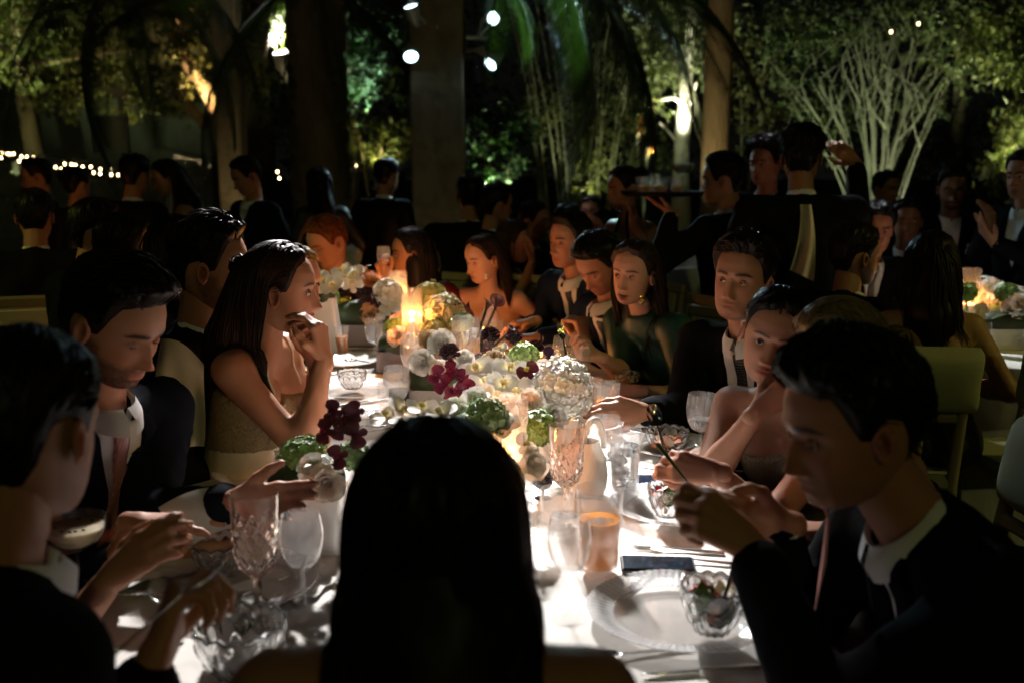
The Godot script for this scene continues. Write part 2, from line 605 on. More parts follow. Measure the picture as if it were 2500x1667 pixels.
func mottle_tex() -> ImageTexture:
	var im := Image.create(256, 256, false, Image.FORMAT_RGB8)
	for y in 256:
		for x in 256:
			var a := TAU * x / 256.0
			var b := TAU * y / 256.0
			var p := Vector3(cos(a) * 30.0 + cos(b) * 9.0, sin(a) * 30.0, sin(b) * 30.0)
			var q := fnoise.get_noise_3d(p.x * 3.0, p.y * 3.0, p.z * 3.0)
			var f := fnoise.get_noise_3d(p.x * 14.0 + 50, p.y * 14.0, p.z * 14.0)
			im.set_pixel(x, y, Color(.95 + .06 * q + .05 * f, .90 - .10 * q + .08 * f, .90 - .10 * q + .08 * f))
	return ImageTexture.create_from_image(im)
# ---------------------------------------------------------------- people
const PROF := [[.120, .0, -.010, -.012], [.118, .022, .016, -.040], [.112, .038, .036, -.058], [.10, .053, .056, -.077], [.08, .067, .074, -.095], [.055, .0755, .086, -.107], [.03, .078, .0905, -.111], [.005, .077, .0875, -.109], [-.02, .0745, .086, -.103], [-.045, .071, .0845, -.090], [-.07, .066, .083, -.072], [-.09, .058, .080, -.052], [-.105, .047, .074, -.025], [-.115, .033, .064, .000], [-.121, .0, .040, .030]]
const HAIRLINE := [[0.0, .080], [.6, .076], [.95, .062], [1.15, .036], [1.3, .0], [1.5, -.006], [1.68, .022], [1.95, .010], [2.2, -.04], [2.5, -.066], [3.1416, -.076]]

func table(t: Array, x: float, col := 1) -> float:
	var up: bool = t[0][0] < t[t.size() - 1][0]
	for i in t.size() - 1:
		var a: float = t[i][0]
		var b: float = t[i + 1][0]
		if (up and x <= b) or (not up and x >= b):
			return lerpf(t[i][col], t[i + 1][col], clampf((x - a) / (b - a), 0, 1))
	return t[t.size() - 1][col]

func contour(phi: float, y: float, fem: float) -> Vector3:
	var w := table(PROF, y, 1)
	var f := table(PROF, y, 2)
	var b := table(PROF, y, 3)
	if y < 0.0:
		w *= 1.0 - 0.10 * fem * clampf(-y / 0.1, 0, 1)
	var c := cos(phi)
	var s := sin(phi)
	var mid := (f + b) * 0.5
	# a face is a little flatter in front than an ellipse
	var e := 0.92
	return Vector3(w * signf(s) * pow(absf(s), e), y, mid + (f - b) * 0.5 * signf(c) * pow(absf(c), e))

func sm(a: float, b: float, x: float) -> float:
	return smoothstep(a, b, x)

# head: eyes at the origin, y up, z forwards
func head_into(mb: MB, X: Transform3D, o: Dictionary) -> void:
	var fem: float = o.get("fem", 0.0)
	var q: int = o.get("q", 0)
	var skin: Color = o.skin
	var beard: float = o.get("beard", 0.0)
	var hairc: Color = o.hair_color
	var mouth: float = o.get("mouth", 0.0)
	var lid: float = o.get("lid", 0.35)          # 1 shut
	var gaze: Vector2 = o.get("gaze", Vector2.ZERO)
	var nose: float = o.get("nose", 1.0)
	var full: float = o.get("full", 0.0)
	var rows := 70 if q < 2 else 34
	var cols := 60 if q < 2 else 30
	var pts := PackedVector3Array()
	var cc := PackedColorArray()
	var lip := Color(skin.r * 0.80, skin.g * 0.42, skin.b * 0.42) if fem > 0.5 else Color(skin.r * 0.85, skin.g * 0.6, skin.b * 0.6)
	lip = o.get("lips", lip)
	for i in rows:
		var t := float(i) / (rows - 1)
		var y := lerpf(.1205, -.1215, t + 0.045 * sin(TAU * t) )
		for j in cols:
			var u := 2.0 * j / cols - 1.0
			var phi := PI * (0.5 * u + 0.5 * u * u * u)
			var p := contour(phi, y, fem)
			var x := p.x
			var ax := absf(x)
			var col := skin
			if absf(phi) < 1.75:
				var fr := sm(1.75, 1.1, absf(phi))
				var dz := 0.0
				dz += (.0055 - .003 * fem) * g1(ax - .030, .020) * g1(y - .021, .008)
				dz -= .0105 * g1(ax - .031, .0150) * g1(y - .001, .0105)
				dz -= .003 * g1(x, .014) * g1(y - .006, .010)
				var nt := (.010 - y) / .054
				if nt > 0.0 and nt < 1.0:
					dz += (.004 + .0235 * pow(nt, 1.25)) * nose * g1(x, .0055 + .0045 * nt)
				elif nt >= 1.0 and nt < 1.35:
					dz += .0275 * nose * g1(x, .0100) * (1.0 - sm(.98, 1.26, nt))
				dz += .009 * g1(ax - .0125, .0055) * g1(y + .044, .0058)
				dz -= .004 * g1(ax - .007, .003) * g1(y + .0535, .003)
				dz += (.0035 + .004 * full) * g1(ax - .047, .017) * g1(y + .028, .019)
				dz += .0045 * g1(x, .027) * g1(y + .072, .017)
				dz -= .003 * g1(ax - .034, .008) * g1(y + .060, .018)
				var my := y + .0725
				var mw := g1(ax / .024, 0.62)
				dz += (.0035 + .001 * fem) * mw * g1(my - .0060, .0036)
				dz += (.0045 + .0015 * fem) * g1(x, .014) * g1(my + .0075 + mouth * .008, .0046)
				dz -= .0042 * mw * g1(my + mouth * .002, .0018 + mouth * .0035) * (1.0 + mouth * 1.6)
				dz -= .0035 * g1(x, .015) * g1(y + .0905, .0042)
				dz += (.0065 - .003 * fem) * g1(x, .017) * g1(y + .106, .009)
				dz += .004 * full * g1(ax - .035, .02) * g1(y + .085, .02)
				p.z += dz * fr
				# colours of the skin itself
				var lm := mw * maxf(g1(my - .0052, .0030), g1(my + .0070 + mouth * .008, .0042)) * sm(.030, .022, ax)
				col = col.lerp(lip, clampf(lm * 1.3, 0, 0.9))
				if mouth > 0.0:
					col = col.lerp(Color(.05, .012, .01), clampf(g1(my + .002 + .001 * mouth, .0022 + .0016 * mouth) * mw * 1.3 * mouth, 0, 1))
					col = col.lerp(Color(.6, .55, .5), clampf(g1(my - .0012, .0013) * g1(x, .012) * mouth * 1.4, 0, 0.9))
				else:
					col = col.lerp(lip * 0.35, clampf(g1(my, .0013) * mw, 0, .8))
				var arch := .0215 + .004 * g1(ax - .036, .014) - maxf(0, ax - .046) * .35
				var bt := (.0034 if fem < .5 else .0029) * sm(.062, .045, ax)
				col = col.lerp(hairc * 1.3, clampf(g1(y - arch, bt) * sm(.007, .014, ax) * sm(.060, .052, ax) * 1.25, 0, .95))
				col = col.lerp(Color(skin.r * 1.02, skin.g * .78, skin.b * .75), .35 * g1(ax - .045, .018) * g1(y + .030, .016) + .3 * g1(x, .013) * g1(y + .042, .01))
				col = col.lerp(Color(skin.r * .55, skin.g * .45, skin.b * .45), .5 * g1(ax - .031, .013) * g1(y - .004, .006))
			if beard > 0.0:
				var b := sm(-.040, -.062, y - .25 * maxf(0.0, ax - .045)) * (1.0 - sm(1.75, 2.0, absf(phi)))
				b = maxf(b, sm(1.15, 1.35, absf(phi)) * sm(.0, -.03, y) * (1.0 - sm(1.7, 1.9, absf(phi))))
				b *= 1.0 - sm(.026, .020, ax) * sm(-.082, -.079, y) * (1.0 - sm(-.066, -.062, y))
				b *= 0.8 + 0.3 * fnoise.get_noise_3d(p.x * 900, p.y * 900, p.z * 900)
				col = col.lerp(hairc * 1.6, clampf(b * beard, 0, 1))
			pts.append(X * p)
			cc.append(col)
	mb.grid(pts, rows, cols, true, skin, cc)
	# ears
	for s: float in [-1.0, 1.0]:
		var g := PackedVector3Array()
		var ec := PackedColorArray()
		for i in 7:
			var r := i / 6.0
			for j in 14:
				var a := TAU * j / 14.0
				var ex := cos(a) * r * (.0165 + .003 * sin(a))
				var ey := sin(a) * r * .031
				var lift := .012 * sm(.2, .85, r) - .006 * sm(.85, 1.0, r) + .003 * g1(r - .55, .1) + ex * -.30
				g.append(X * Vector3(s * (.0755 + lift), -.012 + ey + ex * -.12, -.012 + ex * 1.0))
				ec.append(Color(skin.r, skin.g * .82, skin.b * .8).lerp(Color(skin.r * .4, skin.g * .25, skin.b * .25), g1(r - .1, .3) * .7))
		mb.grid(g, 7, 14, true, skin, ec)
	# eyes and lids
	if q < 2:
		for s: float in [-1.0, 1.0]:
			var o3 := Vector3(s * .0315, .000, .0692)
			for layer in 3:
				var rad := [.0118, .0128, .0126][layer] as float
				var g := PackedVector3Array()
				var ec := PackedColorArray()
				var e0 := -1.4
				var e1 := 1.4
				if layer == 1:
					e0 = lerpf(.50, -.42, lid)
				elif layer == 2:
					e1 = -.34
				var gd := Vector3(sin(gaze.x), sin(gaze.y), cos(gaze.x) * cos(gaze.y)).normalized()
				for i in 13:
					var e := lerpf(e0, e1, i / 12.0)
					for j in 15:
						var a := lerpf(-1.25, 1.25, j / 14.0)
						var d := Vector3(sin(a) * cos(e), sin(e), cos(a) * cos(e))
						var er := rad
						if layer: er -= .0012 * absf(a) * .8
						g.append(X * (o3 + d * er))
						if layer == 0:
							var an := acos(clampf(d.dot(gd), -1, 1))
							ec.append(Color(.004, .003, .003) if an < .22 else (o.get("iris", Color(.03, .014, .006)) if an < .50 else Color(.55, .50, .47)))
						else:
							var edge := (i <= (2 if fem > .5 else 1) and layer == 1) or (i == 12 and layer == 2)
							ec.append(Color(.012, .008, .007) if edge and layer == 1 else Color(skin.r * .85, skin.g * .72, skin.b * .72))
				mb.grid(g, 13, 15, false, skin, ec)

const CURLS := {
	"relaxed": [[.30, .45, .25], [.42, .55, .30], [.52, .62, .35], [.60, .65, .35], .35],
	"flat": [[.05, .10, .05], [.06, .10, .05], [.08, .12, .08], [.10, .15, .08], .1],
	"open": [[.10, .25, .15], [.25, .35, .20], [.38, .45, .25], [.50, .50, .25], -.2],
	"grip": [[.75, .95, .45], [.95, 1.10, .60], [1.10, 1.20, .70], [1.20, 1.25, .75], .75],
	"pinch": [[.75, .70, .30], [.90, .80, .40], [1.00, 1.00, .55], [1.05, 1.10, .60], .85],
	"fist": [[1.30, 1.45, .90], [1.38, 1.50, .90], [1.40, 1.50, .90], [1.42, 1.50, .90], .9],
	"point": [[.10, .20, .10], [1.0, 1.2, .7], [1.15, 1.3, .8], [1.2, 1.3, .8], .6],
	"drape": [[.75, .55, .25], [.85, .60, .30], [.95, .65, .30], [1.05, .70, .30], .45],
}

func hand_into(mb: MB, wrist: Vector3, dir: Vector3, palm: Vector3, right: bool, pose: String, cell: float, col: Color, s := 1.0) -> void:
	var z := dir.normalized()
	var y := (-palm - z * (-palm).dot(z)).normalized()
	var x := y.cross(z)
	if not right: x = -x
	var bones := []
	var at := func(p: Vector3) -> Vector3: return wrist + (x * p.x + y * p.y + z * p.z) * s
	bones.append([wrist - z * .022 * s, wrist + z * .005 * s, .0245 * s, .0225 * s])
	var kx := [.028, .010, -.009, -.027]
	var kz := [.087, .091, .086, .077]
	var len3 := [[.043, .026, .020], [.047, .030, .021], [.043, .028, .020], [.034, .021, .018]]
	var curls: Array = CURLS[pose]
	for f in 4:
		var k := Vector3(kx[f], .004 - absf(kx[f]) * .1, kz[f])
		bones.append([at.call(Vector3(kx[f] * .45, 0, .006)), at.call(k), .0155 * s, .0112 * s])
		var p := k
		var ang := 0.0
		var spread: float = kx[f] * 2.0
		for j in 3:
			ang += curls[f][j]
			var d := Vector3(sin(spread) * cos(ang), -sin(ang), cos(ang) * cos(spread))
			var e: Vector3 = p + d * (len3[f][j] as float)
			var r: float = [.0095, .0086, .0079, .0068][j]
			var r2: float = [.0095, .0086, .0079, .0068][j + 1]
			if f == 3:
				r *= .88; r2 *= .88
			bones.append([at.call(p), at.call(e), r * s, r2 * s])
			p = e
	bones.append([at.call(Vector3(.012, -.008, .018)), at.call(Vector3(.018, -.010, .05)), .018 * s, .014 * s])
	var opp: float = curls[4]
	var tp := Vector3(.018, -.006, .018)
	var td := Vector3(.62, -.25 - .3 * opp, .72).normalized()
	var tl := [.044, .033, .027]
	for j in 3:
		var e: Vector3 = tp + td * (tl[j] as float)
		bones.append([at.call(tp), at.call(e), ([.0145, .0108, .0095][j] as float) * s, ([.0115, .0098, .0078][j] as float) * s])
		tp = e
		td = (td + Vector3(-.45 * opp - .1, -.12 * opp, .28)).normalized()
	nets(mb, bones, cell, 330.0, col)

func ik(sh: Vector3, wr: Vector3, l1: float, l2: float, hint: Vector3) -> Vector3:
	var d := wr - sh
	var L := minf(d.length(), (l1 + l2) * .995)
	var u := d.normalized()
	var a := (l1 * l1 - l2 * l2 + L * L) / (2 * L)
	var h := sqrt(maxf(l1 * l1 - a * a, 0.0))
	var o := (hint - u * hint.dot(u)).normalized()
	return sh + u * a + o * h

func conform(mb: MB, bones: Array, k: float, fr: Transform3D, rows: Array, nu: int, off: float, col := Color.WHITE, crown := 0.0) -> void:
	var pts := PackedVector3Array()
	for r in rows:      # [v down, u0, u1]
		for j in nu:
			var t := float(j) / (nu - 1)
			var u := lerpf(r[1], r[2], t)
			var o := fr.origin + fr.basis.x * u - fr.basis.y * (r[0] as float) + fr.basis.z * .40
			var p := cast(bones, k, o, -fr.basis.z)
			pts.append(p + fr.basis.z * (off + crown * sin(PI * t)))
	# a hem all round, turned in, gives the cloth its thickness
	var R := rows.size() + 2
	var C := nu + 2
	var g := PackedVector3Array()
	for i in R:
		for j in C:
			var a := clampi(i - 1, 0, rows.size() - 1)
			var b := clampi(j - 1, 0, nu - 1)
			var p := pts[a * nu + b]
			if i == 0 or i == R - 1 or j == 0 or j == C - 1:
				p -= fr.basis.z * (off + .004)
			g.append(p)
	mb.grid(g, R, C, false, col)

# a lock of hair: polyline with a taper
func lock_into(mb: MB, pts: PackedVector3Array, w: float, col: Color, sides := 4) -> void:
	var rad := PackedFloat32Array()
	var m := pts.size()
	for i in m:
		var t := float(i) / (m - 1)
		rad.append(w * (0.35 + 0.65 * sin(PI * clampf(t * .8 + .15, 0, 1))) * (1.0 if t < .85 else (1.0 - t) / .15 * .9 + .1))
	mb.tube(pts, rad, sides, col, .45, Vector3.UP, false)

func scalp(p: Vector3, off: float) -> Vector3:
	var c := Vector3(0, .016, -.011)
	var r := Vector3(.0795, .1055, .1005)
	var q := ((p - c) / r).normalized()
	return c + q * r + (q / r).normalized() * off

func hair_into(mb: MB, X: Transform3D, o: Dictionary, body: Array) -> void:
	var st: Dictionary = o.hair
	var q: int = o.get("q", 0)
	var fem: float = o.get("fem", 0.0)
	var th: float = st.get("thick", .016)
	var kind: String = st.get("kind", "short")
	var col: Color = o.hair_color
	var front: float = st.get("front", 0.0)       # raises or lowers the hairline
	# cap
	var rows := 16 if q < 2 else 9
	var cols := 120 if q < 2 else 30
	var pts := PackedVector3Array()
	var hcc := PackedColorArray()
	for i in rows:
		for j in cols:
			var phi := TAU * j / cols - PI
			var ap := absf(phi)
			var hl := table(HAIRLINE, ap) + (front * sm(1.1, .6, ap))
			if fem > .5 or kind == "long":
				hl += .010 * sm(.5, .0, ap) + .006 * sm(1.2, 1.4, ap)
			hl += .008 * sm(1.3, 1.0, ap)
			var t := i / float(rows - 1)
			var y := lerpf(hl, .1203, t)
			var p := contour(phi, y, fem)
			var up := sm(0.0, .10, y)
			var e := sm(0.0, .35, t)
			var tk := lerpf(.0015, th * lerpf(st.get("sides", .5), 1.0, sm(.02, .09, y)), e)
			tk *= 1.0 + .35 * fnoise.get_noise_3d(p.x * 320, p.y * 150, p.z * 320)
			if st.has("quiff"): tk += st.quiff * g1(phi, .8) * sm(.06, .11, y) * e
			var nrm := (p - Vector3(0, lerpf(y, .0, up * .8), -.01)).normalized()
			var sv := fnoise.get_noise_3d(phi * 130.0, y * 260.0, 3.0)
			tk *= 1.0 + .35 * sv
			hcc.append(col * clampf(1.0 + 1.2 * sv, .3, 2.2))
			pts.append(X * (p + nrm * tk))
	mb.grid(pts, rows, cols, true, col, hcc)
	# locks that lie on it
	var count: int = st.get("locks", 1000 if q == 0 else (520 if q == 1 else 70))
	var r := RandomNumberGenerator.new()
	r.seed = hash(o.label)
	var part_x: float = st.get("part", .03)
	if st.has("mass"):
		body = body.duplicate()
		for b in st.mass: body.append([X * (b[0] as Vector3), X * (b[1] as Vector3), b[2] - .004, b[3] - .004])
	var G := X.basis.orthonormalized()
	var downl := G.inverse() * Vector3.DOWN
	for i in count:
		var y := .1195 - .185 * pow(r.randf(), 1.7)
		var phi := r.randf_range(-PI, PI)
		if y > .07: phi = r.randf_range(-PI, PI)
		if y < table(HAIRLINE, absf(phi)) + front * sm(1.1, .6, absf(phi)) + .004: continue
		if kind in ["short", "back", "updo"] and absf(phi) > 1.15 and absf(phi) < 2.0 and y < .04: continue
		var p := contour(phi, y, fem)
		var line := PackedVector3Array()
		var off := th * lerpf(st.get("sides", .5), 1.0, sm(.02, .09, y)) * r.randf_range(.9, 1.18)
		if st.has("quiff"): off += st.quiff * g1(phi, .8) * sm(.06, .11, y)
		var dir := Vector3.ZERO
		var L := 0.0
		match kind:
			"short":
				L = r.randf_range(.035, .06) * st.get("len", 1.0)
				dir = Vector3((.75 if p.x < part_x else -.75) * st.get("across", .6) * sm(.03, .1, y) * -1.0, -.7 * sm(.07, .0, y), -.65)
				if st.has("fringe") and p.z > .02 and y > .05: dir = Vector3(st.fringe, -.15, .8)
			"back":
				L = r.randf_range(.06, .10)
				dir = Vector3(0, -.5 * sm(.05, -.02, y), -1)
			"updo":
				L = r.randf_range(.09, .14)
				dir = (st.get("bun", Vector3(0, .02, -.13)) - p).normalized()
			"curly":
				L = r.randf_range(.03, .05)
				dir = Vector3(r.randf_range(-1, 1), r.randf_range(-.4, .8), r.randf_range(-1, .4))
			"long":
				L = .14
				dir = Vector3(signf(p.x - part_x) * .9 * sm(.0, .03, absf(p.x - part_x) + .01), -.35, -.75 * st.get("swept", 1.0))
		var seg := 6
		var cur := p
		dir = dir.normalized()
		var tint := col * r.randf_range(.7, 1.5)
		for j in seg:
			var lift := off * (sm(0, .3, float(j) / seg)) + .001
			var sp := scalp(cur, lift)
			line.append(X * sp)
			cur = sp + dir * L / seg + Vector3(r.randf_range(-1, 1), r.randf_range(-1, 1), r.randf_range(-1, 1)) * (.0016 if kind != "curly" else .006)
			if kind == "long" and j > 2: dir = (dir + downl * .35).normalized()
		if kind == "long":
			if p.z > .055 and st.get("tucked", false): continue
			var fall: float = st.get("fall", .35) * r.randf_range(.75, 1.05)
			var wp := line[seg - 1]
			var v := (wp - line[seg - 2]).normalized()
			var n := int(fall / .03)
			var bias: Vector3 = st.get("bias", Vector3.ZERO)
			var wave := r.randf() * TAU
			for j in n:
				v = (v * .55 + Vector3.DOWN * .6 + bias * .3 + Vector3(sin(j * .9 + wave), 0, cos(j * .8 + wave)) * st.get("wave", .05)).normalized()
				wp += v * .03
				for b in body:
					var a: Vector3 = b[0]
					var ba: Vector3 = b[1] - a
					var h := clampf((wp - a).dot(ba) / maxf(ba.length_squared(), 1e-9), 0, 1)
					var cp := a + ba * h
					var rr := lerpf(b[2], b[3], h) + .006 + off * .5
					var dd := wp - cp
					if dd.length() < rr: wp = cp + dd.normalized() * rr
				line.append(wp)
		lock_into(mb, line, r.randf_range(.0018, .0036) * (1.5 if kind == "long" else 1.0) * (1.0 if q < 2 else 2.0), tint)
	if st.has("bun"):
		var o3: Vector3 = st.bun
		var br: float = st.get("bun_r", .04)
		var g := MB.new()
		g.ball(o3, Vector3(br, br * .95, br * .8), 10, 14, col)
		mb.join(g, X)
		for i in 40:
			var a := r.randf() * TAU
			var line := PackedVector3Array()
			var ax := Vector3(r.randf_range(-1, 1), r.randf_range(-1, 1), r.randf_range(-.6, .6)).normalized()
			var st0 := ax.cross(Vector3(.3, .5, .8)).normalized()
			for j in 7:
				line.append(X * (o3 + st0.rotated(ax, a + j * .35) * br * 1.04))
			lock_into(mb, line, .005, col * r.randf_range(.7, 1.5))
	if st.has("mass"):
		var bones := []
		for b in st.mass:
			bones.append([X * (b[0] as Vector3), X * (b[1] as Vector3), b[2], b[3]])
		nets(mb, bones, .016 if q < 2 else .022, 70.0, col, [], .004)

func person(o: Dictionary) -> Node3D:
	var q: int = o.get("q", 1)
	var fem: float = o.get("fem", 0.0)
	var s: float = o.get("s", .93 if fem > .5 else 1.0)
	var skin: Color = o.get("skin", Color(.46, .26, .17))
	o.skin = skin
	if not o.has("hair_color"): o.hair_color = Color(.010, .007, .006)
	var H: Vector3 = o.head
	var yaw := deg_to_rad(o.yaw)
	var hy := deg_to_rad(o.get("hyaw", o.yaw))
	var B := Basis(Vector3.UP, hy) * Basis(Vector3.RIGHT, deg_to_rad(o.get("hpitch", 5.0))) * Basis(Vector3.BACK, deg_to_rad(o.get("hroll", 0.0)))
	var X := Transform3D(B * Basis.from_scale(Vector3.ONE * s), H)
	var fwd := Vector3(sin(yaw), 0, cos(yaw))
	var side := Vector3(cos(yaw), 0, -sin(yaw))       # the person's left
	var stand: bool = o.get("stand", false)
	var skull := X * Vector3(0, -.06, -.025)
	var N: Vector3 = H - Vector3.UP * (.185 * s + o.get("ndown", 0.0)) - fwd * (o.get("nf", .055) * s) + side * o.get("ns", 0.0)
	var hipy: float = (.94 * s if stand else .56)
	var dy: float = N.y - hipy
	var L: float = .53 * s
	if stand:
		hipy = N.y - L * cos(o.get("lean", .05))
		dy = N.y - hipy
	else:
		dy = minf(dy, L * .985)
		hipy = N.y - dy
	var off := sqrt(maxf(L * L - dy * dy, .0))
	var hip := N - Vector3.UP * dy - fwd * off
	var up := (N - hip).normalized()
	var chf := (fwd - up * fwd.dot(up)).normalized()   # chest front
	var sw: float = o.get("sw", (.160 if fem > .5 else .185)) * s
	var C := N - up * .055 * s
	var shL := C + side * sw - chf * .005
	var shR := C - side * sw - chf * .005
	var l1 := .295 * s
	var l2 := .265 * s
	var wr := {}
	var el := {}
	for w in ["L", "R"]:
		var sd := 1.0 if w == "L" else -1.0
		var h: Dictionary = o.get(w, {})
		var sh := shL if w == "L" else shR
		var rest := hip + fwd * .30 + side * sd * .11 + Vector3.UP * .16
		if stand: rest = hip + side * sd * .24 + fwd * .06 - Vector3.UP * .02
		var p: Vector3 = h.get("at", rest)
		var d := p - sh
		if d.length() > (l1 + l2) * .99: # lean the arm as far as it goes
			p = sh + d.normalized() * (l1 + l2) * .99
		wr[w] = p
		el[w] = ik(sh, p, l1, l2, h.get("hint", (side * sd * .6 - Vector3.UP * .8 - fwd * .35)))
	var legs := []
	for sd: float in [1.0, -1.0]:
		var hj := hip + side * sd * .085 * s
		var kn := hj + fwd * .42 * s + side * sd * .05 - Vector3.UP * .04
		var an := kn - Vector3.UP * (kn.y - .09) + fwd * .02
		if stand:
			an = Vector3(hj.x, .09, hj.z) + side * sd * .02
			kn = hj.lerp(an, .48) + fwd * .03
		legs.append([hj, kn, .080 * s, .056 * s])
		legs.append([kn, an, .055 * s, .040 * s])
		legs.append([an - Vector3.UP * .03, an - Vector3.UP * .045 + fwd * .16, .036, .03])
	var tw := .9 if fem > .5 else 1.0
	var torso := []
	for sd: float in [1.0, -1.0]:
		torso.append([C + side * sd * .078 * s * tw - up * .10 * s + chf * .012, C + side * sd * .060 * s * tw - up * .30 * s, .100 * s * tw, .088 * s * tw])
		torso.append([C + side * sd * .058 * s * tw - up * .30 * s, hip + side * sd * .08 * s, .084 * s * tw, .105 * s])
		torso.append([C + side * sd * .05 * s, C + side * sd * (sw - .012), .062 * s, .056 * s * tw])
		if fem > .5:
			torso.append([C + side * sd * .060 * s - up * .150 * s + chf * .062 * s, C + side * sd * .060 * s - up * .165 * s + chf * .066 * s, .056 * s, .054 * s])
	var neck := [[N - up * .03 * s, skull, (.049 if fem > .5 else .060) * s, (.045 if fem > .5 else .054) * s], [N - up * .02 * s, C + side * .09 * s, .045 * s, .05 * s], [N - up * .02 * s, C - side * .09 * s, .045 * s, .05 * s]]
	var armsets := {}
	for w in ["L", "R"]:
		var sh := shL if w == "L" else shR
		armsets[w] = [[sh, el[w], .054 * s * tw, .040 * s * tw], [el[w], el[w].lerp(wr[w], .35), .040 * s * tw, .041 * s * tw], [el[w].lerp(wr[w], .35), wr[w], .041 * s * tw, .0265 * s]]
	var cell: float = o.get("cell", [.0135, .017, .026][q])
	var root := thing("person", o.label, "person", Vector3(hip.x, 0, hip.z), 0, o.get("group", ""))
	# ---- the body: one skin
	var mb := MB.new()
	var dressed: String = o.get("wear", "suit")
	var bare := dressed != "suit"
	var skin_bones := []
	var K := 105.0
	var shrink := .80 if not bare else 1.0
	for b in torso + legs:
		skin_bones.append([b[0], b[1], b[2] * shrink, b[3] * shrink])
	skin_bones.append_array(neck if bare else [neck[0]])
	for w in ["L", "R"]:
		for b in armsets[w]:
			skin_bones.append([b[0], b[1], b[2] * (.7 if not bare else 1.0), b[3] * (.75 if not bare and b[3] > .03 else 1.0)])
	nets(mb, skin_bones, cell if bare else maxf(cell, .020), K, skin)
	for w in ["L", "R"]:
		var h: Dictionary = o.get(w, {})
		var d: Vector3 = h.get("dir", ((wr[w] - el[w]) as Vector3).normalized())
		hand_into(mb, wr[w], d, h.get("palm", Vector3.DOWN if not stand else -side * (1.0 if w == "L" else -1.0)), w == "R", h.get("pose", "relaxed"), h.get("cell", [.0042, .0055, .009][q]), skin, s * (1.0 if fem < .5 else .95))
	head_into(mb, X, o)
	wpart(root, "body", mb, M.skin)
	# ---- hair
	if o.has("hair"):
		var hb := MB.new()
		hair_into(hb, X, o, torso + neck + armsets.L + armsets.R)
		wpart(root, "hair", hb, M.hair)
	# ---- clothes
	var fr := Transform3D(Basis(side, up, chf), N)
	if dressed == "suit":
		var jb := []
		for b in torso:
			jb.append([b[0], b[1], b[2] + .010, b[3] + .012])
		for w in ["L", "R"]:
			var a: Array = armsets[w]
			jb.append([a[0][0] + side * (.012 if w == "L" else -.012), a[0][1], .068 * s, .056 * s])
			var e2: Vector3 = el[w].lerp(wr[w], .86)
			jb.append([el[w], e2, .056 * s, .042 * s])
			jb.append([C, a[0][0], .066 * s, .064 * s])
		jb.append([N - up * .02 - chf * .02, C - up * .05 - chf * .03, .06, .08])
		var tj := jb.slice(0, torso.size())
		tj.append(jb[jb.size() - 1])
		tj.append([C, shL, .066 * s, .064 * s])
		tj.append([C, shR, .066 * s, .064 * s])
		var jm := MB.new()
		nets(jm, jb, cell, K, Color.WHITE, [], .0045 if q < 2 else .0)
		wpart(root, "jacket", jm, o.get("jacket", M.navy_wool))
		var tb := []
		for b in legs.slice(0, 2) + legs.slice(3, 5):
			tb.append([b[0], b[1], b[2] + .012, b[3] + .012])
		var tm := MB.new()
		nets(tm, tb, .026, K, Color.WHITE)
		wpart(root, "trousers", tm, o.get("jacket", M.navy_wool))
		var sm_ := MB.new()
		for lg in [legs[2], legs[5]]:
			nets(sm_, [[lg[0], lg[1], lg[2] + .010, lg[3] + .008]], .02, K, Color.WHITE)
		wpart(root, "shoes", sm_, M.black_leather)
		# collar
		var cm := MB.new()
		var g := PackedVector3Array()
		var cu := (skull - N).normalized()
		var cs := side
		var cf := cs.cross(cu).normalized()
		cs = cu.cross(cf)
		var cr := .064 * s
		for i in 5:
			for j in 33:
				var a := lerpf(.10, TAU - .10, j / 32.0)
				var fr_ := cos(a) * .5 + .5
				var hi_: float = lerpf(.040, .022, pow(fr_, 2.0)) * s
				var lo_: float = lerpf(-.004, -.026, pow(fr_, 4.0)) * s
				var rr: float = [cr * .90, cr * .97, cr * 1.01, cr * 1.12, cr * 1.17][i]
				var yy: float = [lo_, hi_ * .7, hi_, lerpf(hi_, lo_, .45), lo_ - .006][i]
				g.append(N + cu * yy + (cf * cos(a) + cs * sin(a) * .95) * (rr + .018 * s * pow(fr_, 6.0) * (0.0 if i < 3 else 1.0)) + cf * .012)
		cm.grid(g, 5, 33, false)
		wpart(root, "shirt_collar", cm, o.get("shirt", M.white_shirt))
		if q < 2 or o.get("front", false):
			var nu := 9
			var open: float = o.get("vee", .30) * s
			var shm := MB.new()
			var rows := []
			for i in 12:
				var t := i / 11.0
				var hw: float = lerpf(.064, .012, pow(t, 1.15)) * s * o.get("fw", 1.0)
				rows.append([lerpf(.005, open, t), -hw, hw])
			conform(shm, tj, K, fr, rows, nu, .008)
			wpart(root, "shirt_front", shm, o.get("shirt", M.white_shirt))
			for sd: float in [-1.0, 1.0]:
				var lp := MB.new()
				rows = []
				for i in 12:
					var t := i / 11.0
					var hw: float = lerpf(.060, .004, pow(t, 1.15)) * s * o.get("fw", 1.0)
					var wd: float = (lerpf(.020, .072, t / .34) if t < .34 else lerpf(.066 if t < .40 else .058, .014, (t - .34) / .66)) * s
					rows.append([lerpf(-.02, open + .01, t), sd * hw, sd * (hw + wd)])
				conform(lp, tj, K, fr, rows, 5, .013, Color.WHITE, .003)
				wpart(root, "lapel", lp, o.get("jacket", M.navy_wool))
